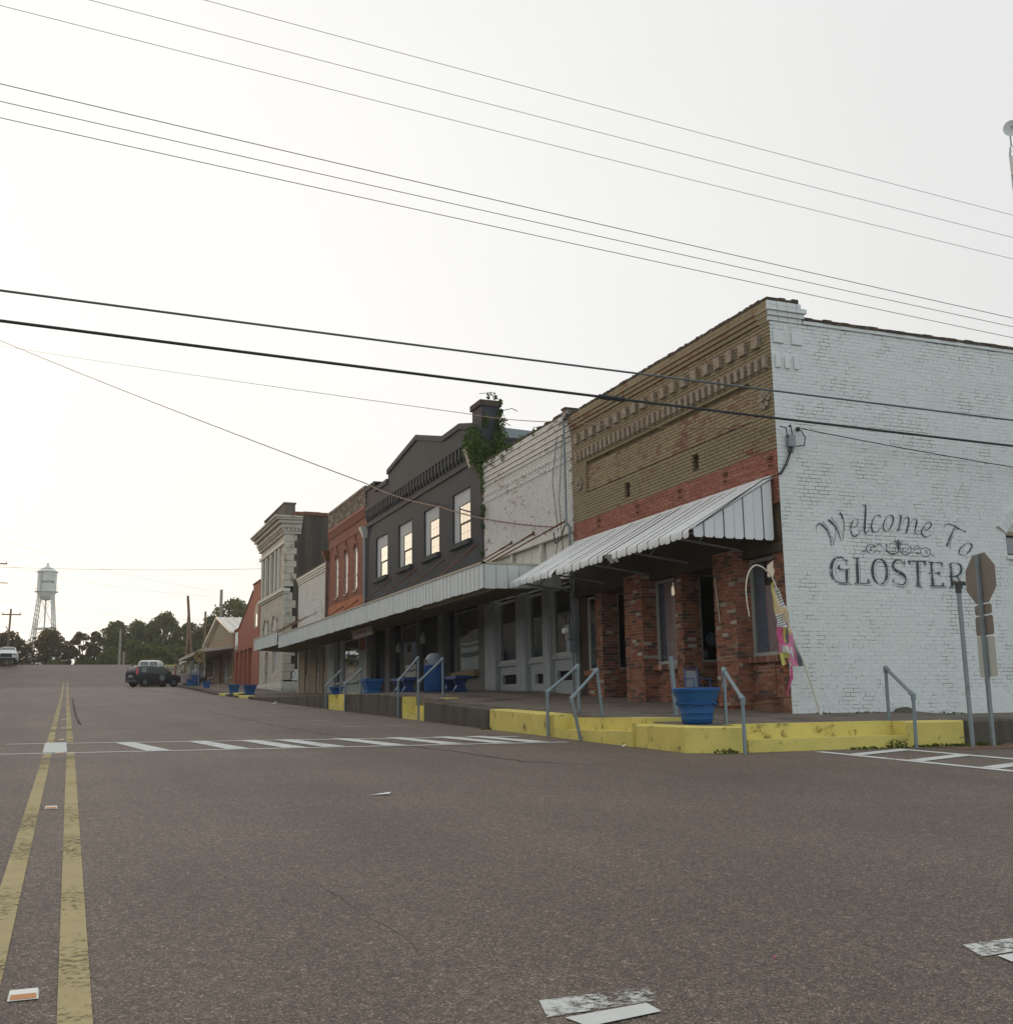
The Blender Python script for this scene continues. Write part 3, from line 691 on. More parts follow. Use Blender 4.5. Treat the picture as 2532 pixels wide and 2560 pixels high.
# ---- front wall, upper part (z 3.9 up)
Y0, Y1 = YS + .012, 24.2
mb = MB(); wall_holes(mb, PF, Y0, Y1, 3.85, 8.38, [(18.32, 18.56, 5.80, 6.06), (21.22, 21.46, 5.78, 6.05)], -.06, .12)
bx(mb, PF, Y0, Y1, -.4, -.30, 3.85, 8.3); fw_ = build('front_wall', mb, M['tan_mortar'], t)
panel = (16.44, 23.42, 6.28, 6.94); v1 = (18.32, 18.56, 5.80, 6.06); v2 = (21.22, 21.46, 5.78, 6.05)
bricks(PF, brick_list(Y0, Y1, 5.60, 7.99, .0705, .213, [panel, v1, v2], rb), -.06, .0, M['tan_brick'], fw_)
mb = MB(); add_bricks(mb, PF, brick_list(panel[0], panel[1], panel[2] + .004, panel[3], .0705, .213, [], rb), -.06, -.05, jit=.0015); build('sign_panel_bricks', mb, M['panel_brick'], fw_, kind='stuff')
mb = MB(); bx(mb, PF, Y0, Y1, -.058, -.02, 4.62, 5.598); band = build('red_band', mb, M['light_mortar'], t)
bricks(PF, brick_list(Y0, Y1, 4.62, 5.595, .0705, .213, [], rb), -.03, -.008, M['red_brick'], band, 60, key=lambda b: b[0] - 3 * (b[2] > 5.0))
for a, b, c, e in (v1, v2):
    mb = MB()
    bx(mb, PF, a, b, -.16, -.15, c, e, 0)
    for k in range(4): bx(mb, PF, a + .02 + k * .06, a + .05 + k * .06, -.15, -.11, c + .01, e - .01)
    build('vent_grille', mb, M['rust'], t)
mb = MB()
for z0, z1, d in ((7.995, 8.075, .035), (8.085, 8.165, .07), (8.175, 8.25, .10), (8.255, 8.33, .10)):
    u = Y0 - (d if z0 > 8 else 0) + .02
    while u < Y1: l = min(.213, Y1 - u); bx(mb, PF, u + .004, u + l - .004, -.2, d, z0, z1, 0, rb.random()); u += .213
build('cornice', mb, M['tan_brick'], t)
mb = MB(); u = YS + .14
while u < Y1: bx(mb, PF, u, u + .068, -.2, .105 + rb.uniform(-.008, .01), 8.335, 8.40 + rb.uniform(-.012, .012)); u += .075
build('front_coping', mb, M['moss_top'], t)
big = bpy.data.meshes.new('dentil'); sm = bpy.data.meshes.new('dentil')
for me, (l, h) in ((big, (.20, .235)), (sm, (.105, .225))):
    q = MB(); q.box((0, 0, 0), (-.075, l, h)); me.from_pydata(q.v, [], q.f); me.materials.append(M['chip'])
for k in range(19): place('dentil', big, t).location += Vector((XF, 16.02 + k * .4285, 7.565))
for k in range(36): place('dentil', sm, t).location += Vector((XF, 15.82 + k * .2275, 7.115))
for u in (15.95, 17.4, 19.1, 20.9, 22.8):
    for dz in (0, -.14):
        mb = MB(); bx(mb, PF, u - .07 + (.05 if dz else 0), u + (.05 if not dz else .02), -.01, .05, 5.44 + dz, 5.49 + dz * 1.1); build('iron_anchor', mb, M['rust'], t)
for u, z in ((15.99, 6.56), (23.8, 6.54)):
    mb = MB()
    for k in range(8):
        a = k * math.pi / 4; c_, s_ = math.cos(a), math.sin(a)
        mb.prism([PF(u + .03 * c_, .0, z + .03 * s_), PF(u + .16 * c_ - .055 * s_, .0, z + .16 * s_ + .055 * c_), PF(u + .19 * c_, .0, z + .19 * s_), PF(u + .16 * c_ + .055 * s_, .0, z + .16 * s_ - .055 * c_)], (-.04, 0, 0))
    mb.lathe([(.04, 0), (.04, .06), (.02, .075)], PF(u, .075, z), 10, axis='x'); build('anchor_plate', mb, M['chip'], t)
# ---- shop front: piers, stepped bays and windows
sf = []; singles = 40
def brickbox(x0, x1, y0, y1, z0, z1, faces='xy'):
    mb = MB(); mb.box((x0, y0, z0), (x1, y1, z1)); pr_ = build('brick_pier' if z1 > 3 else 'brick_panel', mb, M['pier_mortar'], t)
    L = []
    if 'x' in faces: L += [(front(x0), b) for b in brick_list(y0 - .008, y1 + .008, z0, z1, .0705, .205, [], rb, 0)]
    if 'y' in faces: L += [(side(y0), b) for b in brick_list(x0 - .008, x1, z0, z1, .0705, .205, [], rb, 0)]
    n1 = 20 if (x0 == 11.30 or y0 == 16.03) and y0 < 18 else 0
    L.sort(key=lambda q: abs(q[1][2] - 1.9))
    for P, b in L[:n1]: brick_objs(P, [b], .010, M['pier_brick'], pr_, .02)
    mb = MB()
    for P, b in L[n1:]: add_bricks(mb, P, [b], 0, .010, rb)
    build('brick_courses', mb, M['pier_brick'], pr_, kind='stuff')
g4, g2, g0 = .98, 1.2, 1.27
brickbox(XF + .012, XF + .4, YS + .03, 16.03, 1.21, 3.9)                     # strip at the corner
brickbox(11.60, 12.0, 16.03, 16.90, 1.21, 1.83, 'x')                        # below window 4
brickbox(11.30, 12.6, 16.90, 17.60, 1.0, 3.9)                               # pier
brickbox(11.55, 11.955, 19.18, 19.45, 1.05, 3.9)                            # pier
brickbox(11.955, 12.9, 19.184, 19.43, 1.05, 1.90, 'y')                      # under the door-side window
brickbox(11.60, 12.0, 19.45, 20.40, 1.1, 1.83, 'x')
brickbox(11.30, 12.6, 20.40, 21.20, 1.1, 3.9)
brickbox(11.55, 11.955, 22.80, 23.12, 1.15, 3.9)
brickbox(11.955, 12.9, 22.804, 23.1, 1.15, 1.88, 'y')
brickbox(11.60, 12.0, 23.12, 23.72, 1.2, 1.86, 'x')
for q in (((XF + .002, YS + .02, .7), (XF + .5, 16.9, 1.205)), ((11.28, 16.88, .7), (12.0, 17.62, 1.0)), ((11.56, 19.2, .8), (12.1, 20.4, 1.08))): mb = MB(); mb.box(*q); build('plinth', mb, M['plinth'], t)
for y0, y1 in ((16.0, 16.93), (19.44, 20.42), (23.1, 23.74)):
    u = y0; mb = MB()
    while u < y1: mb.box((11.50, u, 1.832), (11.95, min(y1, u + .066), 1.945), 0, rb.random() * .6 + .34); u += .072
    build('brick_sill', mb, M['pier_brick'], t)
for y0 in (19.15, 22.77):
    u = 11.96; mb = MB()
    while u < 12.86: mb.box((u, y0 - .02, 1.885), (min(12.9, u + .066), y0 + .2, 1.95), 0, rb.random() * .6 + .3); u += .072
    build('brick_sill', mb, M['pier_brick'], t)
mb = MB(); mb.box((11.5, 15.76, 3.735), (13.2, 24.18, 3.88)); mb.box((11.535, 16.05, 3.884), (11.62, 24.18, 4.615)); mb.box((11.62, 23.73, 1.2), (11.9, 24.18, 3.735)); build('header_board', mb, M['dark_wood'], t)
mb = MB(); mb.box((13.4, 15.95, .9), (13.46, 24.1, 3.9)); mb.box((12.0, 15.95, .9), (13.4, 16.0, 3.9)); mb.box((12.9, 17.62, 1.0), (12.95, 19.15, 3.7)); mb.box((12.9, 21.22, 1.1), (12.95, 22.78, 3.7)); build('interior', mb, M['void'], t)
pane_window(t, PF, 16.04, 16.89, 1.955, 3.72, -.08, M['grey_frame'], M['glass'], .06, label='corner shop window with blue and pink curtains')
pane_window(t, PF, 19.46, 20.39, 1.955, 3.72, -.08, M['grey_frame'], M['glass'], .06, label='shop window with a pink curtain')
pane_window(t, PF, 23.14, 23.70, 1.95, 3.70, -.08, M['grey_frame'], M['glass'], .05)
pane_window(t, side(19.2), 11.96, 12.53, 1.96, 3.76, .0, M['grey_frame'], M['glass'], .045, label='narrow window with a round blue emblem')
pane_window(t, side(22.82), 11.96, 12.45, 1.95, 3.75, .0, M['grey_frame'], M['glass'], .045)
def curtain(name, P, u0, u1, z0, z1, d, m, folds, amp, flare=0.0, nz=8):
    mb = MB(); n = folds * 6
    for k in range(nz + 1):
        f = k / nz; z = z0 + (z1 - z0) * f
        for i in range(n + 1):
            s_ = i / n; u = u0 + (u1 - u0) * s_ + flare * (1 - f) ** 2 * (1 - s_)
            mb.v.append(P(u, d + amp * math.sin(s_ * folds * 2 * math.pi + f * 1.3) * (1 - .3 * f), z))
    for k in range(nz):
        for i in range(n): a = k * (n + 1) + i; mb.f.append([a, a + 1, a + n + 2, a + n + 1]); mb.m.append(0); mb.r.append(0)
    return build(name, mb, m, t, 60)
curtain('curtain', PF, 16.52, 16.89, 1.97, 3.70, -.16, M['blue_curtain'], 4, .025)
curtain('curtain', PF, 16.14, 16.50, 1.97, 3.22, -.15, M['pink'], 3, .02, .10)
mb = MB(); bx(mb, PF, 16.06, 16.5, -.2, -.19, 3.36, 3.70); build('valance', mb, M['pink'], t)
curtain('curtain', PF, 19.55, 20.12, 1.97, 3.70, -.15, M['pink'], 2, .012)
curtain('curtain', PF, 20.18, 20.39, 1.97, 3.70, -.2, M['blue_curtain'], 3, .02)
# round emblem, notices behind the narrow window
P3 = side(19.2)
em = MB(); em.lathe([(.135, 0), (.135, .008)], P3(12.24, -.055, 2.43), 28, axis='y'); eo = build('round_emblem', em, M['blue_dark'], t)
em = MB()
for r0 in (.125, .085):
    em.tube([P3(12.24 + r0 * math.cos(a), -.038, 2.43 + r0 * math.sin(a)) for a in [k * math.pi / 14 for k in range(29)]], .005, 5)
for s_ in (-1, 1): em.tube([P3(12.24 + s_ * .018 + .035 * math.cos(a) * .8, -.038, 2.44 + .035 * math.sin(a)) for a in [k * math.pi / 6 for k in range(13)]], .005, 5)
em.tube([P3(12.20, -.038, 2.42), P3(12.24, -.038, 2.37), P3(12.28, -.038, 2.42)], .005, 5)
build('emblem_ring', em, M['white'], eo)
for u0, u1, z0, z1, m in ((12.0, 12.13, 2.05, 2.17, 'grey_frame'), (12.0, 12.13, 2.172, 2.22, 'flag_deep'), (12.37, 12.48, 2.06, 2.14, 'blue'), (12.37, 12.48, 2.142, 2.26, 'tan_store')):
    mb = MB(); bx(mb, P3, u0, u1, -.06, -.05, z0, z1); build('window_notice', mb, M[m], t)
mb = MB(); mb.tube([(11.28, 17.53, 3.45), (11.27, 17.45, 3.0), (11.27, 17.40, 2.6)], .008, 6); build('bent_rod', mb, M['cream_rod'], t)
mb = MB(); mb.tube([(11.5, 16.08, 1.9), (11.5, 16.08, 1.22), (11.52, 17.6, 1.16)], .012, 6); mb.tube([(11.54, 16.08, 1.12), (11.26, 16.95, 1.08), (11.26, 18.5, 1.06)], .014, 6); build('conduit', mb, M['rust'], t)
# lettering painted on the side wall
LETTERS = [
('W',[(12.27,4.112,0.007),(12.288,4.207,0.0157),(12.357,4.26,0.0348),(12.455,4.206,0.04),(12.524,4.119,0.0365),(12.569,4.004,0.0278),(12.58,3.852,0.007)]),
('W',[(12.43,4.3,0.0157),(12.515,4.209,0.0113),(12.577,4.104,0.0096),(12.612,3.997,0.0078),(12.626,3.885,0.0078)]),
('W',[(12.623,3.881,0.0104),(12.672,4.009,0.0087),(12.691,4.1,0.0104),(12.701,4.218,0.0226)]),
('W',[(12.548,4.346,0.04),(12.625,4.291,0.04),(12.706,4.209,0.0348),(12.762,4.103,0.0244),(12.794,3.964,0.007)]),
('W',[(12.616,4.377,0.0139),(12.712,4.286,0.0096),(12.79,4.168,0.0087),(12.841,4.061,0.007)]),
('W',[(12.834,3.975,0.0087),(12.871,4.117,0.0113),(12.893,4.245,0.0157),(12.888,4.354,0.0244),(12.857,4.434,0.0313),(12.817,4.482,0.0365)]),
('e',[(13.058,4.212,0.007),(13.149,4.239,0.0104),(13.2,4.305,0.0209),(13.214,4.37,0.0226),(13.161,4.4,0.0104),(13.098,4.346,0.0174),(13.048,4.252,0.0244),(13.034,4.17,0.0278),(13.058,4.089,0.0313),(13.117,4.064,0.0278),(13.181,4.094,0.0157),(13.254,4.171,0.0078),(13.323,4.288,0.0043)]),
('l',[(13.331,4.648,0.0087),(13.371,4.648,0.0174),(13.411,4.657,0.0244)]),
('l',[(13.411,4.661,0.0331),(13.391,4.499,0.0365),(13.363,4.313,0.0383),(13.344,4.175,0.0383),(13.353,4.125,0.0296),(13.398,4.154,0.0104),(13.455,4.217,0.0043)]),
('c',[(13.725,4.442,0.0191),(13.713,4.48,0.0226),(13.643,4.477,0.0104),(13.569,4.416,0.0157),(13.516,4.312,0.0278),(13.508,4.219,0.0331),(13.545,4.164,0.0244),(13.613,4.167,0.0139),(13.686,4.218,0.0078),(13.752,4.291,0.0043)]),
('o',[(13.894,4.478,0.0122),(13.816,4.382,0.0209),(13.779,4.297,0.0296),(13.788,4.214,0.0244),(13.866,4.194,0.0087),(13.967,4.296,0.0261),(14.022,4.41,0.0331),(14.009,4.484,0.0261),(13.941,4.499,0.0122),(13.893,4.476,0.0122)]),
('o',[(13.882,4.45,0.0052),(13.85,4.328,0.0061),(13.87,4.236,0.0061),(13.912,4.199,0.007),(13.993,4.207,0.0061),(14.056,4.268,0.0052),(14.098,4.34,0.0043)]),
('m',[(14.142,4.493,0.0087),(14.218,4.499,0.0209)]),
('m',[(14.216,4.502,0.0331),(14.185,4.4,0.0348),(14.134,4.267,0.0331),(14.101,4.199,0.0313)]),
('m',[(14.15,4.221,0.0061),(14.214,4.345,0.007),(14.295,4.452,0.0078),(14.368,4.486,0.0157)]),
('m',[(14.38,4.489,0.0226),(14.379,4.391,0.0348),(14.332,4.276,0.0348),(14.296,4.181,0.0313)]),
('m',[(14.327,4.201,0.0061),(14.386,4.326,0.007),(14.466,4.423,0.0078),(14.547,4.472,0.0157)]),
('m',[(14.565,4.47,0.0226),(14.565,4.391,0.0348),(14.521,4.276,0.0313),(14.495,4.195,0.0278),(14.523,4.178,0.0157),(14.593,4.232,0.0043)]),
('e',[(14.717,4.294,0.0078),(14.778,4.262,0.0113),(14.865,4.301,0.0244),(14.91,4.37,0.0278),(14.88,4.414,0.0157),(14.817,4.401,0.0104),(14.739,4.333,0.0139),(14.674,4.255,0.0244),(14.666,4.179,0.0296),(14.717,4.133,0.0244),(14.788,4.129,0.0174),(14.875,4.17,0.0096),(14.969,4.25,0.0043)]),
('T',[(15.206,4.308,0.0157),(15.255,4.375,0.0122),(15.331,4.404,0.0139),(15.424,4.38,0.0209),(15.505,4.346,0.0296),(15.598,4.307,0.0226),(15.668,4.279,0.0226),(15.743,4.274,0.0313)]),
('T',[(15.454,4.324,0.0296),(15.38,4.202,0.0348),(15.308,4.095,0.0365),(15.239,3.967,0.0365)]),
('T',[(15.501,4.312,0.0078),(15.414,4.185,0.0087),(15.336,4.048,0.0113),(15.305,3.938,0.0157)]),
('o',[(15.751,4.052,0.0096),(15.649,4.009,0.0122),(15.561,3.934,0.0226),(15.523,3.867,0.0296),(15.565,3.816,0.0191),(15.638,3.814,0.0087),(15.741,3.866,0.0209),(15.824,3.945,0.0313),(15.856,4.013,0.0331),(15.812,4.049,0.0191),(15.751,4.051,0.0104)]),
('o',[(15.738,4.041,0.0052),(15.656,3.967,0.0061),(15.614,3.889,0.0061),(15.626,3.819,0.0061),(15.706,3.774,0.0052),(15.833,3.812,0.0043)]),
('scroll',[(13.254,3.802,0.0209),(13.299,3.797,0.0139),(13.357,3.824,0.0078)]),
('scroll',[(13.586,3.874,0.0139),(13.534,3.922,0.0122),(13.445,3.932,0.0104),(13.377,3.893,0.0139),(13.355,3.829,0.0209),(13.397,3.776,0.0157),(13.474,3.763,0.0122),(13.556,3.8,0.0104),(13.589,3.845,0.0078)]),
('scroll',[(13.554,3.896,0.0122),(13.486,3.888,0.0104),(13.44,3.848,0.0191),(13.468,3.817,0.0244)]),
('scroll',[(13.589,3.911,0.0191),(13.649,3.943,0.0122),(13.714,3.916,0.0122),(13.765,3.854,0.0104),(13.829,3.811,0.0139),(13.928,3.776,0.0191),(14.021,3.781,0.0139)]),
('scroll',[(13.589,3.845,0.0078),(13.625,3.81,0.0139),(13.663,3.8,0.0226),(13.689,3.833,0.0157)]),
('scroll',[(13.825,3.944,0.0331),(13.811,3.865,0.0261),(13.854,3.811,0.0122)]),
('scroll',[(13.962,3.889,0.0191),(14.006,3.877,0.0139),(14.014,3.841,0.0139),(13.96,3.814,0.0087),(13.894,3.841,0.007),(13.869,3.895,0.007),(13.906,3.956,0.0078),(13.982,3.98,0.007),(14.042,3.946,0.0078),(14.067,3.889,0.0122)]),
('scroll',[(13.83,3.82,0.0122),(13.894,3.778,0.0157),(13.961,3.77,0.0174),(14.056,3.801,0.0157),(14.091,3.853,0.0122)]),
('scroll',[(14.103,4.066,0.0035),(14.093,3.968,0.0435),(14.089,3.848,0.0296)]),
('scroll',[(13.991,4.015,0.0035),(14.047,4.002,0.0244),(14.074,3.954,0.0174)]),
('scroll',[(14.203,4.01,0.0035),(14.15,3.994,0.0244),(14.12,3.951,0.0174)]),
('scroll',[(14.203,3.894,0.0191),(14.179,3.856,0.0139),(14.219,3.824,0.0087),(14.292,3.854,0.0078),(14.323,3.913,0.007),(14.295,3.975,0.0078),(14.215,3.988,0.007),(14.146,3.943,0.0078),(14.121,3.875,0.0139),(14.14,3.813,0.0157),(14.219,3.768,0.0191),(14.32,3.793,0.0139),(14.418,3.843,0.0104),(14.516,3.893,0.0104),(14.589,3.914,0.0096),(14.646,3.9,0.0078)]),
('scroll',[(14.364,3.943,0.0331),(14.383,3.878,0.0244),(14.347,3.829,0.0104)]),
('scroll',[(14.409,3.87,0.0087),(14.473,3.928,0.0096),(14.556,3.939,0.0104),(14.613,3.897,0.0122),(14.597,3.831,0.0122),(14.633,3.776,0.0122),(14.712,3.752,0.0157),(14.8,3.783,0.0139),(14.831,3.849,0.0157),(14.799,3.902,0.0157),(14.706,3.919,0.0122),(14.621,3.89,0.0078)]),
('scroll',[(14.701,3.87,0.0139),(14.757,3.846,0.0261),(14.727,3.806,0.0209)]),
('scroll',[(14.825,3.821,0.0096),(14.869,3.787,0.0122),(14.916,3.787,0.0174)]),
('scroll',[(14.498,3.827,0.0278),(14.53,3.799,0.0122),(14.59,3.812,0.0078)]),
('G',[(12.864,3.611,0.0174),(12.801,3.663,0.0226),(12.703,3.664,0.0313),(12.612,3.611,0.0522),(12.559,3.52,0.0653),(12.536,3.421,0.0679),(12.554,3.315,0.0574),(12.623,3.237,0.0365),(12.73,3.212,0.0191),(12.838,3.21,0.0157)]),
('G',[(12.914,3.638,0.0348),(12.892,3.603,0.0313),(12.872,3.533,0.0052)]),
('G',[(12.881,3.45,0.0539),(12.872,3.343,0.0539),(12.872,3.216,0.0644)]),
('G',[(12.718,3.454,0.0174),(12.816,3.453,0.0157),(12.942,3.461,0.0174)]),
('G',[(12.734,3.515,0.0365),(12.7,3.48,0.0383),(12.745,3.453,0.0157)]),
('G',[(12.773,3.206,0.0122),(12.942,3.209,0.0139)]),
('G',[(12.673,3.184,0.0113),(12.972,3.179,0.0139)]),
('G',[(12.937,3.443,0.0061),(12.921,3.344,0.0061),(12.925,3.224,0.0061)]),
('G',[(12.754,3.625,0.0061),(12.692,3.601,0.0061),(12.647,3.514,0.007),(12.636,3.425,0.007),(12.663,3.318,0.0061),(12.717,3.256,0.0052)]),
('G',[(12.943,3.632,0.007),(12.893,3.521,0.007)]),
('G',[(12.704,3.421,0.0087),(12.83,3.425,0.0087)]),
('L',[(13.126,3.666,0.0539),(13.116,3.44,0.0539),(13.108,3.22,0.0539)]),
('L',[(13.037,3.666,0.0139),(13.192,3.666,0.0157)]),
('L',[(13.03,3.211,0.0157),(13.368,3.216,0.0157)]),
('L',[(13.335,3.312,0.0043),(13.341,3.267,0.0365),(13.339,3.216,0.0696)]),
('L',[(13.189,3.636,0.007),(13.174,3.442,0.007),(13.163,3.226,0.007)]),
('L',[(13.038,3.182,0.0096),(13.426,3.179,0.0104)]),
('L',[(13.367,3.304,0.0061),(13.429,3.188,0.0061)]),
('O',[(13.612,3.67,0.0139),(13.53,3.635,0.04),(13.473,3.542,0.0574),(13.455,3.433,0.0609),(13.472,3.316,0.0522),(13.536,3.232,0.0296),(13.613,3.211,0.0157),(13.694,3.241,0.0348),(13.76,3.333,0.0557),(13.778,3.461,0.0592),(13.761,3.579,0.0522),(13.7,3.65,0.0313),(13.612,3.671,0.0139)]),
('O',[(13.663,3.62,0.0052),(13.583,3.605,0.0061),(13.53,3.499,0.0061),(13.525,3.381,0.0061),(13.566,3.282,0.0052)]),
('O',[(13.806,3.581,0.007),(13.839,3.481,0.0078),(13.819,3.335,0.0078),(13.751,3.215,0.0078),(13.646,3.18,0.0078),(13.544,3.196,0.007)]),
('S',[(14.178,3.619,0.0174),(14.111,3.665,0.0191),(14.019,3.662,0.0261),(13.948,3.613,0.0435),(13.93,3.539,0.0539),(13.978,3.477,0.0592),(14.077,3.439,0.0626),(14.175,3.382,0.0574),(14.205,3.31,0.0487),(14.159,3.226,0.0296),(14.077,3.21,0.0157),(13.976,3.23,0.0174),(13.912,3.265,0.0209)]),
('S',[(14.204,3.65,0.0226),(14.186,3.555,0.0052)]),
('S',[(13.924,3.331,0.0052),(13.904,3.245,0.0418)]),
('S',[(14.224,3.641,0.0061),(14.19,3.537,0.0061)]),
('S',[(14.263,3.33,0.007),(14.24,3.236,0.0078),(14.165,3.172,0.0087),(14.05,3.167,0.0087),(13.872,3.209,0.0078)]),
('S',[(13.989,3.56,0.0052),(14.051,3.631,0.0052),(14.121,3.628,0.0052)]),
('S',[(13.951,3.321,0.0052),(14.002,3.254,0.0052),(14.068,3.233,0.0043)]),
('S',[(13.949,3.41,0.0061),(14.07,3.368,0.0061),(14.159,3.322,0.0052)]),
('T',[(14.504,3.66,0.0539),(14.492,3.438,0.0539),(14.48,3.208,0.0557)]),
('T',[(14.277,3.654,0.0226),(14.714,3.659,0.0226)]),
('T',[(14.315,3.652,0.0644),(14.333,3.579,0.0043)]),
('T',[(14.681,3.655,0.0539),(14.664,3.566,0.0043)]),
('T',[(14.408,3.206,0.0191),(14.551,3.204,0.0191)]),
('T',[(14.555,3.616,0.0061),(14.55,3.44,0.0061),(14.548,3.219,0.0061)]),
('T',[(14.404,3.174,0.0087),(14.589,3.173,0.0096)]),
('T',[(14.351,3.533,0.0061),(14.374,3.587,0.0061),(14.416,3.602,0.0061)]),
('T',[(14.671,3.535,0.0061),(14.724,3.64,0.0061)]),
('E',[(14.837,3.654,0.0539),(14.826,3.449,0.0539),(14.825,3.217,0.0557)]),
('E',[(14.76,3.651,0.0191),(15.114,3.648,0.0209)]),
('E',[(15.09,3.647,0.04),(15.058,3.57,0.0043)]),
('E',[(14.724,3.425,0.0078),(14.809,3.448,0.0174),(15.009,3.449,0.0209)]),
('E',[(14.991,3.502,0.0043),(14.993,3.449,0.0296),(14.998,3.4,0.0043)]),
('E',[(14.742,3.209,0.0191),(15.108,3.214,0.0209)]),
('E',[(15.069,3.298,0.0043),(15.068,3.213,0.0539)]),
('E',[(14.89,3.598,0.0061),(14.888,3.477,0.0061)]),
('E',[(14.884,3.413,0.0061),(14.873,3.228,0.0061)]),
('E',[(14.767,3.174,0.0096),(15.157,3.179,0.0096)]),
('E',[(15.16,3.184,0.0061),(15.11,3.271,0.0061)]),
('E',[(15.124,3.626,0.0061),(15.079,3.548,0.0061)]),
('E',[(15.028,3.492,0.0061),(15.03,3.369,0.0061)]),
('R',[(15.29,3.641,0.0539),(15.285,3.416,0.0539),(15.277,3.211,0.0539)]),
('R',[(15.231,3.628,0.0104),(15.33,3.652,0.0157),(15.45,3.656,0.0209)]),
('R',[(15.444,3.656,0.0209),(15.528,3.621,0.0452),(15.538,3.537,0.0539),(15.493,3.451,0.0418),(15.386,3.41,0.0191),(15.206,3.399,0.0139)]),
('R',[(15.434,3.411,0.04),(15.461,3.328,0.047),(15.497,3.245,0.0505),(15.529,3.191,0.0435)]),
('R',[(15.207,3.203,0.0174),(15.346,3.205,0.0174)]),
('R',[(15.349,3.613,0.0061),(15.343,3.427,0.0061)]),
('R',[(15.344,3.381,0.0061),(15.348,3.231,0.0061)]),
('R',[(15.579,3.595,0.0061),(15.6,3.52,0.0061),(15.56,3.434,0.0061),(15.491,3.385,0.0061),(15.541,3.293,0.0061),(15.637,3.181,0.007),(15.535,3.141,0.007)]),
('R',[(15.204,3.171,0.0078),(15.39,3.171,0.0078)])]

def catmull(p, k=5):
    out = []
    for i in range(len(p) - 1):
        a, b, c, d = p[max(i - 1, 0)], p[i], p[i + 1], p[min(i + 2, len(p) - 1)]
        for j in range(k):
            s = j / k
            out.append(tuple(.5 * (2 * b[q] + (c[q] - a[q]) * s + (2 * a[q] - 5 * b[q] + 4 * c[q] - d[q]) * s * s + (3 * b[q] - a[q] - 3 * c[q] + d[q]) * s ** 3) for q in range(len(b))))
    out.append(tuple(p[-1])); return out
_g = []
for l, q in LETTERS:
    if not _g or _g[-1][0] != l: _g.append((l, []))
    _g[-1][1].append(q)
_k = 0
for l, strokes in _g:
    mb = MB()
    for q in strokes:
        if l == 'scroll': mb = MB()
        _k += 1; pp = catmull(q, 5 if len(q) > 2 else 1); d = .0165 + .00022 * (_k % 12); L = []
        for i, (u, z, ww) in enumerate(pp):
            a, b = pp[max(i - 1, 0)], pp[min(i + 1, len(pp) - 1)]; dx, dz = b[0] - a[0], b[1] - a[1]; n = math.hypot(dx, dz) or 1
            ww = max(ww, .004); nx, nz = -dz / n * ww / 2, dx / n * ww / 2; dd = d + .00018 * i / len(pp)
            L.append((PS(u - nx, dd, z - nz), PS(u + nx, dd, z + nz)))
        for (a, b), (c, e) in zip(L, L[1:]): mb.quad(a, b, e, c)
        if l == 'scroll': build('scroll', mb, M['letter'], sidew)
    if l != 'scroll': build('letter', mb, M['letter'], sidew)

# ================================================================ 2 white brick shop
t2 = thing('white_brick_shop', 'narrow peeling white brick shop with grey wooden front, beside the tan corner building', 'building', (XF, 24.25, 1.4))
y0, y1 = 24.215, 30.49
mb = MB(); bx(mb, PF, y0, y1, -9, -.012, 5.55, 8.2); bx(mb, PF, y0, y1, -.4, -.15, 4.2, 5.55); fw2 = build('front_wall', mb, M['b2_mortar'], t2)
bricks(PF, brick_list(y0, y1, 5.56, 7.86, .07, .212, [], rb), -.02, .0, M['b2_brick'], fw2)
mb = MB()
for z0, z1, d in ((7.87, 7.99, .03), (8.0, 8.14, .06), (8.15, 8.29, .09), (8.30, 8.44, .115)):
    for k in range(2):
        u = y0 - k * .1
        while u < y1: l = min(.212, y1 - u); bx(mb, PF, max(y0, u) + .003, u + l - .003, -.2, d, z0 + k * (z1 - z0) / 2, z0 + (k + 1) * (z1 - z0) / 2 - .006, 0, rb.random()); u += .212
build('cornice', mb, M['b2_brick'], t2)
mb = MB()
for z, d, s_ in ((7.79, .045, .11), (7.50, .035, .22), (7.30, .035, .22)):
    u = y0 + .05
    while u < y1: bx(mb, PF, u, u + s_ * .45, 0, d, z - .06, z, 0, rb.random()); u += s_
build('corbel_table', mb, M['b2_brick'], t2, kind='stuff')
mb = MB(); u = y0
while u < y1: l = rb.uniform(.18, .24); bx(mb, PF, u, min(y1, u + l - .01), -.3, .11 + rb.uniform(-.02, .01), 8.445, 8.52 + rb.uniform(-.03, .02)); u += l
build('coping', mb, M['moss_top'], t2)
mb = MB(); mb.box((11.40, 24.2, 8.3), (11.75, 24.40, 8.56)); build('end_pier', mb, M['b4_dark'], t2)
mb = MB(); mb.box((11.38, 24.18, 8.56), (11.78, 24.42, 8.60)); build('end_pier_cap', mb, M['moss_top'], t2)
mb = MB(); bx(mb, PF, y0, y1, -.05, .06, 5.40, 5.55)
for u in (24.25, 26.2, 28.3, 30.2): bx(mb, PF, u, u + .26, -.12, .05, 4.3, 5.05); bx(mb, PF, u + .02, u + .24, -.12, .02, 5.05, 5.18); bx(mb, PF, u + .05, u + .21, -.12, -.02, 5.18, 5.40)
build('transom_frame', mb, M['cream'], t2)
for u0, u1 in ((24.53, 26.18), (26.48, 28.28), (28.58, 30.18)):
    mb = MB(); bx(mb, PF, u0, u1, -.148, -.11, 4.3, 5.40)
    for k in range(3): bx(mb, PF, u0 + .05 + k * (u1 - u0) / 3, u0 + .07 + k * (u1 - u0) / 3, -.11, -.10, 4.3, 5.38)
    build('transom_panel', mb, M['cream'], t2)
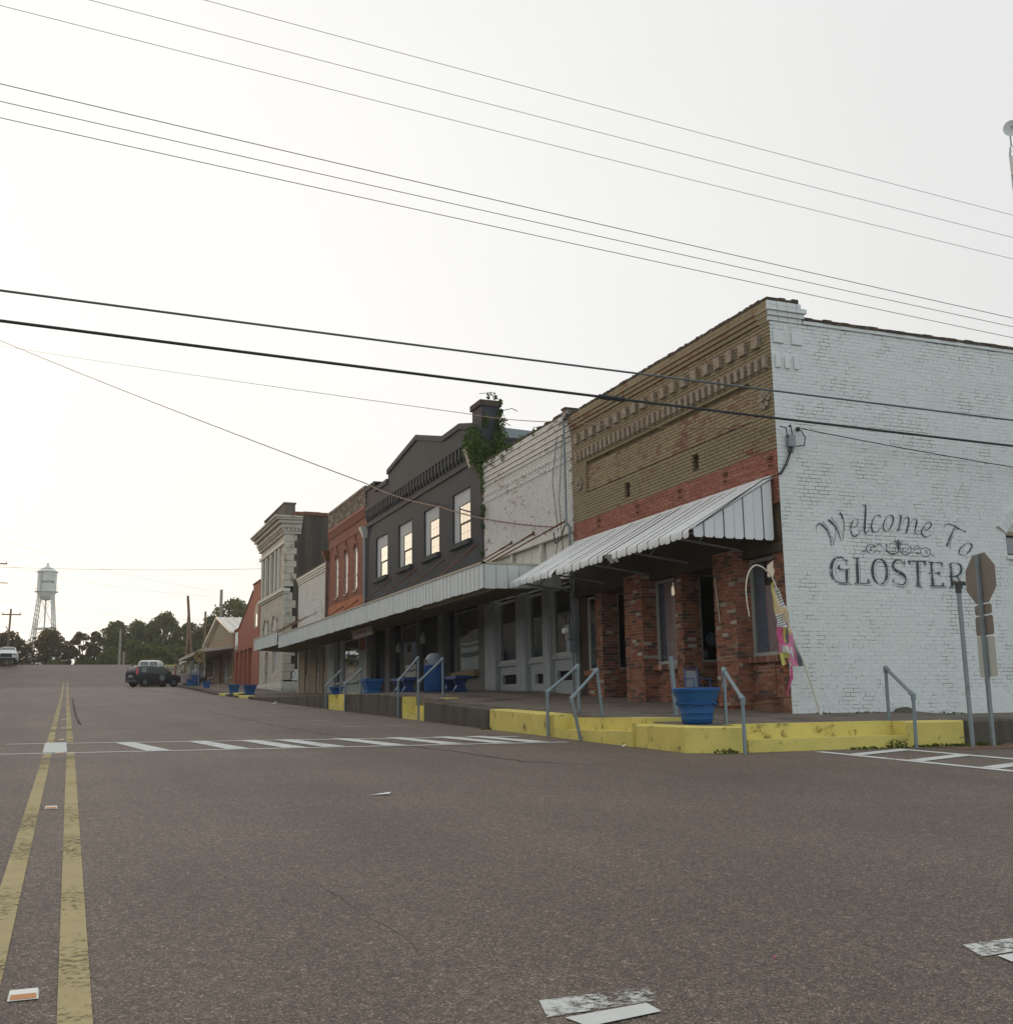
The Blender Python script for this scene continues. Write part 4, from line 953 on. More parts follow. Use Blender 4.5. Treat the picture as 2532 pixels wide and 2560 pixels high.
def shop_window(t, u0, u1, z0, z1, zb, fm, gm, wm, d=-.06, vent=None, bars=None, wall=True):
    if wall:
        mb = MB(); hs = [(vent[0], vent[1], vent[2], vent[3])] if vent else []
        wall_holes(mb, PF, u0, u1, zb, z0 - .1, hs, d, .1); bx(mb, PF, u0, u1, d - .12, d + .05, z0 - .1, z0); build('stall_riser', mb, wm, t)
        if vent:
            mb = MB(); bx(mb, PF, vent[0], vent[1], d - .12, d - .09, vent[2], vent[3]); build('vent_opening', mb, M['void'], t)
    pane_window(t, PF, u0, u1, z0, z1, d, fm, gm, .07, bars)
for u0, u1, z0, vt in ((24.45, 25.72, 2.40, (24.6, 25.52, 1.76, 2.0)), (26.22, 27.32, 2.36, (26.4, 26.95, 1.72, 1.98)), (28.05, 29.55, 2.36, (28.2, 29.35, 1.76, 2.02))):
    shop_window(t2, u0, u1, z0, 4.12, 1.3, M['grey_frame'], M['glass'], M['grey_wood'], -.06, vt)
for u0, u1 in ((25.72, 26.22), (27.32, 28.05), (29.55, 30.49)):
    mb = MB(); bx(mb, PF, u0, u1, -.2, .03, 1.3, 4.15); bx(mb, PF, u0 - .02, u0 + .12, -.05, .07, 1.3, 2.5); bx(mb, PF, u0 + .08, u0 + .16, .03, .06, 2.5, 4.15); build('pilaster', mb, M['grey_wood'], t2)
mb = MB(); bx(mb, PF, y0, 24.45, -.2, .02, 1.2, 4.15); build('pilaster', mb, M['grey_wood'], t2)
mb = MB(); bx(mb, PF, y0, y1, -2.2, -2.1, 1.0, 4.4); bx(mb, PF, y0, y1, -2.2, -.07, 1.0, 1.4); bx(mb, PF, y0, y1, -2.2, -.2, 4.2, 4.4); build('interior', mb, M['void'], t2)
for u0, u1, z0, z1 in ((28.3, 28.95, 2.5, 3.7), (24.6, 25.3, 2.5, 3.5)):
    mb = MB(); bx(mb, PF, u0, u1, -.6, -.55, z0, z1); build('inner_board', mb, M['tan_wall'], t2)

# ================================================================ 3 black building
t3 = thing('black_building', 'two-storey black painted building with four white framed upper windows and a stepped gable', 'building', (XF, 30.5, 1.6))
y0, y1 = 30.505, 44.62
W3 = [(31.70, 33.42), (34.83, 36.54), (38.02, 39.78), (41.32, 43.07)]
mb = MB(); wall_holes(mb, PF, y0, y1, 4.3, 9.85, [(a, b, 6.35, 8.04) for a, b in W3], 0, .12)
prof = [(y0, 9.85), (32.3, 9.85), (32.3, 10.24), (34.2, 10.24), (37.3, 11.02), (41.28, 10.5), (41.28, 10.14), (43.0, 10.14), (43.0, 10.42), (44.62, 10.42), (44.62, 9.85)]
prof = [(y0, 9.85), (31.2, 9.85), (31.2, 9.92), (32.55, 10.24), (34.3, 10.24), (37.33, 11.02), (41.28, 10.52), (41.28, 10.16), (43.2, 10.16), (43.2, 10.45), (44.62, 10.45), (44.62, 9.85)]
mb.prism([PF(u, 0, z) for u, z in prof], (.35, 0, 0))
mb.box((XF + .36, y0, 1.5), (XF + 14, y1, 9.4)); bx(mb, PF, y0, y1, -.42, -.34, 4.3, 9.8)
fw3 = build('front_wall', mb, M['black_wall'], t3)
mb = MB()
pts = [p for p in prof[2:-1]]
for (ua, za), (ub, zb) in zip(pts, pts[1:]):
    if abs(ub - ua) < .01: continue
    mb.prism([PF(ua, .07, za - .14), PF(ub, .07, zb - .14), PF(ub, .07, zb + .05), PF(ua, .07, za + .05)], (.44, 0, 0))
build('coping', mb, M['black_wall'], t3)
mb = MB(); bx(mb, PF, 30.45, 31.28, -.55, .06, 8.9, 10.34); build('chimney_pier', mb, M['black_wall'], t3)
mb = MB(); bx(mb, PF, 30.40, 31.34, -.6, .12, 10.34, 10.52); build('chimney_cap', mb, M['moss_top'], t3)
mb = MB()
k = 0; u = 32.0
while u < 44.4: bx(mb, PF, u, u + .16, 0, .11, 9.05, 9.42); bx(mb, PF, u + .03, u + .13, .0, .07, 8.95, 9.05); u += .36
bx(mb, PF, y0, y1, 0, .12, 9.42, 9.56); build('corbel_table', mb, M['black_wall'], t3, kind='stuff')
mb = MB(); bx(mb, PF, y0, y1, 0, .07, 8.70, 8.79); build('string_course', mb, M['black_wall'], t3)
for a, b in W3:
    mb = MB(); bx(mb, PF, a - .12, b + .12, -.05, .12, 6.20, 6.35); build('window_sill', mb, M['black_wall'], t3)
    mb = MB(); ww = (a + .17, b - .50)     # grey board round the sash
    for q in ((a, b, 7.60, 8.04), (a, ww[0], 6.35, 7.60), (ww[1], b, 6.35, 7.60)): bx(mb, PF, q[0], q[1], -.12, -.07, q[2], q[3])
    wb = build('window_board', mb, M['board'], t3)
    for z0, z1, d in ((6.36, 6.98, -.088), (6.98, 7.60, -.072)):
        pane_window(t3, PF, ww[0], ww[1], z0, z1, d, M['sash'], M['glass_dark'], .03, (3, 2), name='sash_window', ft=.03)
# shop front of the black building
for u0, u1, d in ((30.505, 31.12, .0), (33.25, 33.4, -.04), (34.49, 35.05, .0), (37.5, 37.64, -.04), (39.46, 39.6, -.04), (40.96, 41.63, .0), (43.79, 44.43, .0)):
    boxes('pilaster', M['dark_store'], t3, PF, [(u0, u1, -.25, d, 1.5, 4.25)])
for u0, u1, zs in ((31.12, 33.25, 2.24), (37.64, 39.46, 2.2)):
    mb = MB(); bx(mb, PF, u0, u1, -.2, -.02, 1.5, zs - .17); build('stall_riser', mb, M['dark_store'], t3)
    mb = MB(); bx(mb, PF, u0 - .03, u1, -.2, .16, zs - .165, zs - .01); build('window_ledge', mb, M['ledge_wood'], t3)
    pane_window(t3, PF, u0, u1, zs, 4.15, -.06, M['dark_store'], M['glass'], .05)
for u0, u1 in ((33.4, 34.49), (35.05, 37.5), (39.6, 40.96), (41.63, 43.79)):
    mb = MB(); bx(mb, PF, u0, u1, -.9, -.8, 1.6, 4.2); build('door', mb, M['sash'], t3)
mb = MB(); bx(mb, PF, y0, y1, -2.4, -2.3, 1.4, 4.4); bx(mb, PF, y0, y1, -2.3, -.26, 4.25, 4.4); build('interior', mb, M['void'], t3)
for u, z in ((36.3, 3.55), (39.3, 3.4)):
    mb = MB(); mb.lathe([(.02, -.22), (.09, -.18), (.11, .0), (.06, .1), (.01, .2)], (XF - .12, u, z), 8); build('wall_lantern', mb, M['grey_frame'], t3)
# white sheets with dark bands: facade reflections painted behind the shop glass
def reflection_sheet(par, P, u0, u1, z0, z1, d, bands, name='painted_reflection'):
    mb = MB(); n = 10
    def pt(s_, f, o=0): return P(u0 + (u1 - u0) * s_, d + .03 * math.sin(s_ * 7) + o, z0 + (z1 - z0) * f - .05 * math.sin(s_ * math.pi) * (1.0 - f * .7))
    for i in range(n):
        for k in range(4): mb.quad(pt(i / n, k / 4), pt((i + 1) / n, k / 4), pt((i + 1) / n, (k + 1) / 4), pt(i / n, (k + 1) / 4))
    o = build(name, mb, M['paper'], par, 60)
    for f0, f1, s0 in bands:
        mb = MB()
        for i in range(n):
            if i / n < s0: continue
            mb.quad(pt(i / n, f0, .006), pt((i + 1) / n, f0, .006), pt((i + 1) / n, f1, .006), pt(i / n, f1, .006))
        build('reflection_band', mb, M['ink'], o)
reflection_sheet(t3, PF, 31.2, 33.1, 2.28, 3.16, -.16, ((.50, .67, .0), (.84, .93, .0)))
reflection_sheet(t3, PF, 37.75, 39.3, 2.3, 2.72, -.16, ((.45, .62, 0),))

# ================================================================ 4 red brick building
t4 = thing('red_brick_shop', 'two-storey orange red brick building with three tall arched windows', 'building', (XF, 44.7, 1.8))
y0, y1 = 44.66, 51.85
W4 = [(46.22, 46.72), (48.0, 48.5), (49.86, 50.36)]
mb = MB(); H4 = [(a, b, 6.3, 8.35) for a, b in W4]
wall_holes(mb, PF, y0, y1, 4.3, 10.3, H4, -.012, .10); mb.box((XF + .3, y0 + .02, 1.6), (XF + 14, y1 - .02, 9.6)); bx(mb, PF, y0, y1, -.36, -.28, 4.3, 10.2)
fw4 = build('front_wall', mb, M['b4_mortar'], t4)
bricks(PF, brick_list(y0, y1, 6.02, 9.25, .07, .212, H4, rb), -.02, .0, M['b4_brick'], fw4)
mb = MB(); bx(mb, PF, y0, y1, -.01, .012, 4.3, 6.0); build('orange_band', mb, M['orange_paint'], t4)
mb = MB(); add_bricks(mb, PF, brick_list(y0, y1, 9.72, 10.48, .07, .212, [], rb), -.3, .06, jit=.01); build('parapet_bricks', mb, M['b4_dark'], t4, kind='stuff')
mb = MB(); bx(mb, PF, y0, y1, -.3, .09, 10.48, 10.6); build('coping', mb, M['b4_dark'], t4)
mb = MB(); u = y0 + .05
while u < y1 - .05: bx(mb, PF, u, u + .07, -.02, .07, 9.25, 9.62); u += .2
bx(mb, PF, y0, y1, -.02, .08, 9.62, 9.72); build('corbel_table', mb, M['b4_brick'], t4, kind='stuff')
mb = MB(); bx(mb, PF, y0, y1, 0, .04, 8.78, 8.84); build('string_course', mb, M['b4_brick'], t4)
for a, b in W4:
    mb = MB(); c_ = (a + b) / 2
    mb.prism([PF(a, -.05, 8.1)] + [PF(c_ + (b - a) / 2 * math.cos(q), -.05, 8.1 + .25 * math.sin(q)) for q in [math.pi - math.pi * k / 8 for k in range(9)]] , (.06, 0, 0)); build('arch_board', mb, M['cream'], t4)
    mb = MB()
    for k in range(7):
        q0, q1 = math.pi - math.pi * k / 7, math.pi - math.pi * (k + .88) / 7
        mb.prism([PF(c_ + r_ * math.cos(q), 0, 8.1 + r_ * 1.05 * math.sin(q)) for r_, q in ((.26, q0), (.40, q0), (.40, q1), (.26, q1))], (-.05, 0, 0), 0, rb.random())
    bx(mb, PF, c_ - .04, c_ + .04, 0, .07, 8.45, 8.75); build('arch_bricks', mb, M['b4_brick'], t4)
    pane_window(t4, PF, a, b, 6.32, 8.1, -.03, M['cream'], M['glass_dark'], .09, (1, 2), name='arched_window', ft=.05)
    mb = MB(); bx(mb, PF, a - .08, b + .08, -.05, .06, 6.2, 6.3); build('window_sill', mb, M['tan_wall'], t4)
def downspout(par, u, z0, z1, m='galv', hopper=True):
    mb = MB(); mb.tube([PF(u, .09, z0), PF(u, .09, z1)], .06, 8)
    for z in (z0 + .8, (z0 + z1) / 2, z1 - .4): mb.tube([PF(u, .09, z), PF(u, .09, z + .04)], .075, 8)
    d_ = build('downspout', mb, M[m], par, 50)
    if hopper:
        mb = MB(); mb.hexa([PF(u - .07, .0, z1), PF(u + .07, .0, z1), PF(u + .07, .16, z1), PF(u - .07, .16, z1), PF(u - .2, .0, z1 + .45), PF(u + .2, .0, z1 + .45), PF(u + .2, .34, z1 + .45), PF(u - .2, .34, z1 + .45)]); build('hopper', mb, M[m if m != 'galv' else 'sign_pale'], d_)
downspout(t4, 44.55, 4.5, 8.3); downspout(t4, 51.9, 4.6, 8.3, 'rust')
mb = MB(); bx(mb, PF, 51.86, 51.98, .02, .14, 4.6, 8.3); build('downspout', mb, M['galv'], t4)
boxes('pilaster', M['pale_store'], t4, PF, [(44.48, 45.8, -.2, .0, 1.6, 4.3), (48.83, 49.3, -.2, .0, 1.7, 4.3), (50.4, 51.85, -.2, .02, 1.7, 4.3)])
boxes('stall_riser', M['pale_store'], t4, PF, [(45.8, 48.83, -.2, -.01, 1.6, 2.26)]); boxes('window_sill', M['pale_store'], t4, PF, [(45.7, 49.8, -.2, .08, 2.262, 2.36)])
pane_window(t4, PF, 45.8, 48.83, 2.365, 4.2, -.05, M['pale_store'], M['glass'], .06)
mb = MB(); bx(mb, PF, 49.3, 50.4, -.5, -.42, 1.8, 4.2); build('door', mb, M['tan_store'], t4)
mb = MB(); bx(mb, PF, y0, y1, -2.3, -2.2, 1.5, 4.4); bx(mb, PF, y0, y1, -2.2, -.3, 4.25, 4.35); build('interior', mb, M['void'], t4)
mb = MB(); bx(mb, PF, 44.7, 45.6, -.01, .02, 3.6, 4.2); build('red_notice', mb, M['b7'], t4)
reflection_sheet(t4, PF, 45.9, 47.0, 2.85, 3.5, -.16, ((.0, .55, 0), (.70, .92, 0)))  # street reflection painted as a banded sheet behind the pane
mb = MB(); bx(mb, PF, 47.05, 48.0, -.12, -.10, 2.78, 3.12); yn = build('window_notice', mb, M['flag_yellow'], t4)
text_part('lettering', 'YES', .34, M['ink'], yn, Matrix.Translation((XF + .095, 47.52, 2.84)) @ Matrix(((0, 0, -1, 0), (-1, 0, 0, 0), (0, 1, 0, 0), (0, 0, 0, 1))), 'CENTER', .003)
mb = MB()
for pts in ([(48.15, 3.62), (48.0, 3.2), (47.85, 3.1), (47.8, 3.4), (47.9, 3.75), (47.75, 3.9)], [(47.6, 3.72), (47.4, 3.8), (47.2, 3.68), (47.05, 3.8)], [(47.1, 3.42), (46.95, 3.55), (46.8, 3.45)]):
    mb.tube([PF(u, -.07, z) for u, z in pts], .016, 5)
build('window_flourish', mb, M['flag_yellow'], t4)

# ================================================================ 5 low white brick shop
t5 = thing('low_white_shop', 'low one-storey white brick shop before the grey stained bank wall', 'building', (XF, 52, 1.95))
y0, y1 = 52.0, 59.25
mb = MB(); bx(mb, PF, y0, y1, -12, -.012, 4.5, 7.9); bx(mb, PF, y1 - .3, y1, -12, -.02, 1.7, 4.5); fw5 = build('front_wall', mb, M['b2_mortar'], t5)
bricks(PF, brick_list(y0, y1, 4.6, 7.86, .07, .212, [], rb), -.02, .0, M['b2_brick'], fw5)
mb = MB()
for z0, z1, d in ((7.87, 7.98, .04), (7.99, 8.1, .08), (8.11, 8.24, .12)): bx(mb, PF, y0, y1, -.2, d, z0, z1 - .008)
build('cornice', mb, M['cream'], t5)
mb = MB(); u = y0
while u < y1: bx(mb, PF, u, min(y1, u + .2), -.2, .12 + rb.uniform(-.02, .02), 8.25, 8.34 + rb.uniform(-.03, .03)); u += .22
build('coping', mb, M['moss_top'], t5)
boxes('pilaster', M['tan_store'], t5, PF, [(u0, u1, -.2, .0, 1.8, 4.5) for u0, u1 in ((52.0, 52.35), (52.9, 53.5), (54.45, 56.0), (57.25, 58.5))])
for u0, u1 in ((52.35, 52.9), (53.5, 54.45), (56.0, 57.25)): boxes('stall_riser', M['tan_store'], t5, PF, [(u0, u1, -.2, -.06, 1.8, 2.85)]); boxes('window_sill', M['tan_store'], t5, PF, [(u0, u1, -.2, .02, 2.852, 2.92)])
for u0, u1 in ((52.35, 52.9), (53.5, 54.45), (56.0, 57.25)): pane_window(t5, PF, u0, u1, 2.925, 4.35, -.08, M['tan_store'], M['glass'], .06)
mb = MB(); mb.tube([PF(53.45, .06, 1.9), PF(53.4, .08, 2.6), PF(53.5, .05, 3.6), PF(53.48, .05, 4.4)], [.03, .05, .035, .04], 6); build('peeling_post', mb, M['cream'], t5); mb = MB(); mb.tube([PF(55.95, .06, 1.9), PF(56.02, .09, 2.5), PF(55.96, .05, 3.5), PF(55.98, .05, 4.4)], [.03, .05, .035, .04], 6); build('peeling_post', mb, M['cream'], t5)
mb = MB(); bx(mb, PF, 58.5, 58.75, -.2, .06, 1.8, 4.5); build('end_pilaster', mb, M['cream'], t5)
mb = MB(); bx(mb, PF, y0, y1, -2, -1.9, 1.7, 4.4); build('interior', mb, M['void'], t5)

# ================================================================ 6 bank
t6 = thing('bank_building', 'tall cream stone bank front with heavy cornice, arched openings and dark stained grey side wall', 'building', (XF, 63.4, 2.3))
y0, y1 = 63.4, 72.0
mb = MB(); mb.box((XF + .5, y0, 1.9), (XF + 15, y1, 12.55)); build('side_wall', mb, M['bank_side'], t6)
mb = MB(); x = XF + .5
while x < XF + 14: mb.box((x, y0 - .06, 12.56), (x + .5, y0 + .35, 12.76 + rb.uniform(-.02, .02))); x += .505
build('coping', mb, M['rust'], t6)
W6 = [(65.3, 66.1), (66.6, 67.6), (68.5, 69.3), (69.85, 70.65)]
A6 = [(65.5, 67.15), (68.65, 70.2)]
mb = MB()
wall_holes(mb, PF, y0, y1, 4.9, 12.2, [(a, b, 8.3, 10.7) for a, b in W6] + [(a, b, 4.9, 5.9) for a, b in A6], 0, .5)
wall_holes(mb, PF, y0, y1, 1.9, 4.9, [(65.3, 67.05, 3.4, 4.75), (68.6, 69.7, 2.4, 4.75)], 0, .5)
build('front_wall', mb, M['bank_stone'], t6)
for a, b in A6:
    mb = MB(); c_ = (a + b) / 2
    # stone arch head: spandrel infill above the springing is recessed board, ring proud
    for k in range(9):
        q0, q1 = math.pi * k / 9, math.pi * (k + .94) / 9
        mb.prism([PF(c_ + r_ * math.cos(q), 0, 5.9 + r_ * 1.15 * math.sin(q)) for r_, q in ((.80, q0), (1.02, q0), (1.02, q1), (.80, q1))], (-.1, 0, 0))
    build('arch_stones', mb, M['bank_stone'], t6)
    mb = MB(); mb.prism([PF(c_ + .8 * math.cos(q), .012, 5.9 + .92 * math.sin(q)) for q in [math.pi * k / 10 for k in range(11)]], (.02, 0, 0)); bx(mb, PF, a, b, -.32, -.3, 4.9, 5.9); build('arch_board', mb, M['cream'], t6)
for a, b in W6: pane_window(t6, PF, a, b, 8.3, 10.7, -.15, M['cream'], M['glass_dark'], .1, (1, 2), name='tall_window')
pane_window(t6, PF, 65.3, 67.05, 3.4, 4.75, -.15, M['cream'], M['board'], .1, (2, 1))
mb = MB(); bx(mb, PF, 68.6, 69.7, -.3, -.2, 2.4, 4.75); build('door', mb, M['tan_store'], t6)
mb = MB()
for u in (64.9, 66.15, 67.7, 69.4, 70.75): bx(mb, PF, u, u + .3, 0, .12, 8.25, 10.75)
bx(mb, PF, y0, y1, 0, .14, 10.8, 11.0); build('pilaster_strips', mb, M['cream'], t6)
mb = MB(); bx(mb, PF, y0 - .15, y1, -.3, .2, 8.0, 8.18); bx(mb, PF, y0 - .1, y1, -.3, .1, 7.9, 8.0); build('string_course', mb, M['cream'], t6)
for k in range(10):
    mb = MB(); z = 8.3 + k * .38; bx(mb, PF, y0 - .05, y0 + (.75 if k % 2 else .5), -.5 - (.15 if k % 2 else 0), .05, z, z + .36); build('quoin_stone', mb, M['bank_stone'], t6)
for k in range(11):
    mb = MB(); z = 2.9 + k * .46; bx(mb, PF, y0 - .04, y0 + (.7 if k % 2 else .5), -.45 - (.2 if k % 2 else 0), .04, z, z + .44); build('quoin_stone', mb, M['bank_stone'], t6)
mb = MB(); bx(mb, PF, y0 - .12, y1, -1.0, .12, 1.9, 2.8); build('plinth', mb, M['cream'], t6)
mb = MB()
for z0, z1, d in ((11.4, 11.75, .12), (11.75, 12.0, .28), (12.0, 12.2, .45), (12.2, 12.32, .62), (12.32, 12.42, .72)):
    mb.box((XF - d, y0 - d * .75, z0), (XF + .9, y1 + .3, z1))
build('cornice', mb, M['bank_stone'], t6)
mb = MB(); u = y0 - .2
while u < y1: bx(mb, PF, u, u + .12, .12, .24, 11.55, 11.74); u += .3
for k in range(4): mb.box((XF + .1 + k * .22, y0 - .2, 11.55), (XF + .2 + k * .22, y0 - .09, 11.74))
build('dentil_course', mb, M['bank_stone'], t6)
mb = MB(); mb.box((XF + .05, y0 + .9, 12.42), (XF + .7, y1 - .7, 13.36)); mb.box((XF, y0 + .85, 13.36), (XF + .75, y1 - .65, 13.45)); build('parapet', mb, M['bank_side'], t6)
mb = MB(); mb.box((XF + .505, y0 - .03, 2.87), (XF + 1.55, y0 - .004, 3.5)); wp = build('white_board', mb, M['paper'], t6)
mb = MB(); PB = side(y0 - .03)
mb.tube([PB(11.72 + .35, .004, 3.0), PB(11.72 + .36, .004, 3.4)], .016, 5); mb.tube([PB(11.72 + .30, .004, 3.42), PB(12.2, .004, 3.38), PB(12.27, .004, 3.2), PB(12.2, .004, 3.02), PB(12.02, .004, 2.98)], .014, 5)
mb.tube([PB(12.42, .004, 3.02), PB(12.42, .004, 3.38), PB(12.55, .004, 3.36)], .006, 5); mb.tube([PB(12.42, .004, 3.22), PB(12.52, .004, 3.22)], .006, 5)
build('drawn_letters', mb, M['ink'], wp)

# ================================================================ 7 red fire hall
t7 = thing('red_brick_hall', 'salmon red brick hall with stepped then sweeping parapet and tall maroon doors', 'building', (XF, 72, 2.6))
pr = [(72.05, 2.4), (72.05, 9.62), (75.0, 9.62), (75.0, 9.2), (76.2, 8.78), (77.0, 8.5), (78.5, 7.98), (80.3, 7.4), (81.2, 7.1), (83.5, 7.06), (83.5, 2.6)]
top = pr[1:-1]
D7 = [(75.05, 76.75), (77.1, 78.6), (78.95, 80.7), (81.15, 82.6)]
mb = MB(); wall_holes(mb, PF, 72.05, 83.5, 2.4, 5.6, [(a, b, 2.4, 5.42) for a, b in D7], 0, .5)
mb.prism([PF(72.05, 0, 5.6)] + [PF(u, 0, z) for u, z in top] + [PF(83.5, 0, 5.6)], (.3, 0, 0)); mb.box((XF + .31, 72.1, 2.4), (XF + 14, 83.4, 6.8)); build('front_wall', mb, M['b7'], t7)
mb = MB()
for (a, za), (b, zb) in zip(top, top[1:]):
    if b - a > .05: mb.prism([PF(a, .06, za - .02), PF(b, .06, zb - .02), PF(b, .06, zb + .08), PF(a, .06, za + .08)], (.42, 0, 0))
build('coping', mb, M['rust'], t7)
for a, b in D7:
    mb = MB(); bx(mb, PF, a, b, -.45, -.4, 2.4, 5.42)
    for k in range(4): bx(mb, PF, a + .05, b - .05, -.4, -.38, 2.6 + k * .7, 3.2 + k * .7)
    build('tall_door', mb, M['b7_dark'], t7)
mb = MB(); bx(mb, PF, 72.7, 74.1, -.02, .03, 6.6, 7.5); mb.prism([PF(73.4 + .7 * math.cos(q), -.02, 7.5 + .68 * math.sin(q)) for q in [math.pi * k / 10 for k in range(11)]], (-.05, 0, 0)); av = build('arched_window', mb, M['trim_light'], t7)
mb = MB(); bx(mb, PF, 72.85, 73.35, .031, .04, 6.7, 7.5); build('pane', mb, M['glass'], av)
mb = MB(); bx(mb, PF, 81.6, 82.9, .004, .03, 5.95, 6.9); build('white_sign_board', mb, M['paper'], t7)
mb = MB(); bx(mb, PF, 81.6, 82.9, .004, .028, 5.65, 5.94); build('grey_sign_board', mb, M['board'], t7)
mb = MB(); mb.box((XF - .02, 71.9, 2.5), (XF + .3, 72.05, 9.6)); build('party_strip', mb, M['rust'], t7)

# ================================================================ 8 tan gabled shop
t8 = thing('tan_gabled_shop', 'low tan brick shop with beige sided gable, tin roof and flat projecting canopy', 'building', (XF, 84, 3.2))
y0, y1 = 83.7, 100.2
mb = MB(); wall_holes(mb, PF, y0, y1, 2.9, 6.95, [(84.3, 86.3, 3.75, 5.3), (94.9, 98.9, 4.1, 5.6), (86.9, 90, 3.4, 5.3)], 0, .3); mb.box((XF + .31, y0, 2.9), (XF + 16, y1, 6.6)); build('front_wall', mb, M['tan_wall'], t8)
gm = 92.1
mb = MB(); mb.prism([PF(y0, -.02, 6.95), PF(gm, -.02, 8.68), PF(y1 + .6, -.02, 6.95)], (.2, 0, 0))
u = y0 + .3
while u < y1:
    z = 6.95 + (8.68 - 6.95) * (1 - abs(u - gm) / (gm - y0 if u < gm else y1 + .6 - gm)); bx(mb, PF, u, u + .04, -.02, .0, 6.96, max(6.98, z - .03)); u += .28
build('gable', mb, M['beige_siding'], t8)
for a, za, b, zb in ((y0 - .5, 6.9, gm, 8.74), (gm, 8.74, y1 + 1.2, 6.86)):
    mb = MB(); k = 16
    mb.prism([(XF - .35, a, za), (XF - .35, b, zb), (XF - .35, b, zb + .1), (XF - .35, a, za + .1)], (16, 0, 0))
    for i in range(14): x = XF - .3 + i * .6; mb.prism([(x, a, za + .1), (x, b, zb + .1), (x, b, zb + .16), (x, a, za + .16)], (.07, 0, 0))
    build('tin_roof', mb, M['tin'], t8)
mb = MB(); mb.hexa([(9.2, 83.8, 5.55), (XF, 83.8, 5.85), (XF, y1 + 1, 5.85), (9.2, y1 + 1, 5.6), (9.2, 83.8, 5.8), (XF, 83.8, 6.05), (XF, y1 + 1, 6.05), (9.2, y1 + 1, 5.85)]); build('flat_canopy', mb, M['trim_light'], t8)
for a, b, c, e in ((84.3, 86.3, 3.75, 5.3), (94.9, 98.9, 4.1, 5.6)):
    pane_window(t8, PF, a, b, c, e, -.12, M['trim_light'], M['glass_dark'], .12, (2, 1)); mb = MB(); bx(mb, PF, a - .1, b + .1, -.1, .1, c - .14, c); build('window_sill', mb, M['trim_light'], t8)
mb = MB(); bx(mb, PF, 86.9, 90, -.25, -.2, 3.4, 5.3); build('door', mb, M['board'], t8)
for u in (90.3, 99.9):
    mb = MB(); mb.tube([PF(u, .08, 3.2), PF(u, .08, 5.7)], .07, 6); build('downspout', mb, M['rust'], t8)
# ================================================================ 9 porch by the railway
t9 = thing('porch_building', 'small building with pale blue tin porch roof on white columns, beyond the tan shop', 'building', (10, 101, 3.8))
mb = MB(); mb.hexa([(10.0, 101.2, 5.84), (12.7, 101.2, 7.2), (12.7, 109, 7.2), (10.0, 109, 5.84), (10.0, 101.2, 5.96), (12.7, 101.2, 7.32), (12.7, 109, 7.32), (10.0, 109, 5.96)])
for k in range(13): y = 101.3 + k * .62; mb.hexa([(10.0, y, 5.96), (12.7, y, 7.32), (12.7, y + .07, 7.32), (10.0, y + .07, 5.96), (10.0, y, 6.02), (12.7, y, 7.38), (12.7, y + .07, 7.38), (10.0, y + .07, 6.02)])
build('porch_roof', mb, M['blue_tin'], t9)
mb = MB(); mb.box((9.94, 101.1, 5.68), (10.06, 109.1, 5.84)); mb.prism([(10.0, 101.15, 5.72), (12.7, 101.15, 7.06), (12.7, 101.15, 7.2), (10.0, 101.15, 5.86)], (0, -.06, 0)); build('fascia', mb, M['white'], t9)
for x, y in ((11.1, 101.5), (11.1, 108.6)):
    mb = MB(); mb.hexa([(x - .3, y - .24, 3.9), (x + .24, y - .24, 3.9), (x + .24, y + .24, 3.9), (x - .3, y + .24, 3.9), (x - .14, y - .16, 6.3), (x + .16, y - .16, 6.3), (x + .16, y + .16, 6.3), (x - .14, y + .16, 6.3)]); build('column', mb, M['white'], t9)
mb = MB(); mb.box((13.4, 101.2, 3.6), (18, 109, 7.0)); build('wall', mb, M['bank_side'], t9)
mb = MB()
mb.box((11.4, 101.3, 4.95), (14.0, 101.36, 5.02)); mb.box((11.4, 101.3, 4.25), (14.0, 101.36, 4.31))
for k in range(8): mb.box((11.5 + k * .34, 101.31, 4.1), (11.55 + k * .34, 101.35, 4.98))
build('railing', mb, M['white'], t9)
mb = MB(); mb.box((10.6, 101, 3.3), (18, 109.5, 4.2)); build('porch_floor', mb, M['curb_grey'], t9)

# opposite row, added out of view to keep bright sky off the glass
opposite(10, 41, -13.0, 6.0, M['bank_side'], 'unseen dark low block across the street, added to darken the near shop glass')
opposite(41.5, 80, -13.0, 6.2, M['b4_dark'], 'unseen dark brick block across the street, added to darken the black shop glass')
opposite(80.5, 176, -13.5, 6.4, M['curb_grey'], 'unseen long dark grey block across the street, added to darken the far shop glass', [(84.5, 96.5, 4.5, 6.2)])
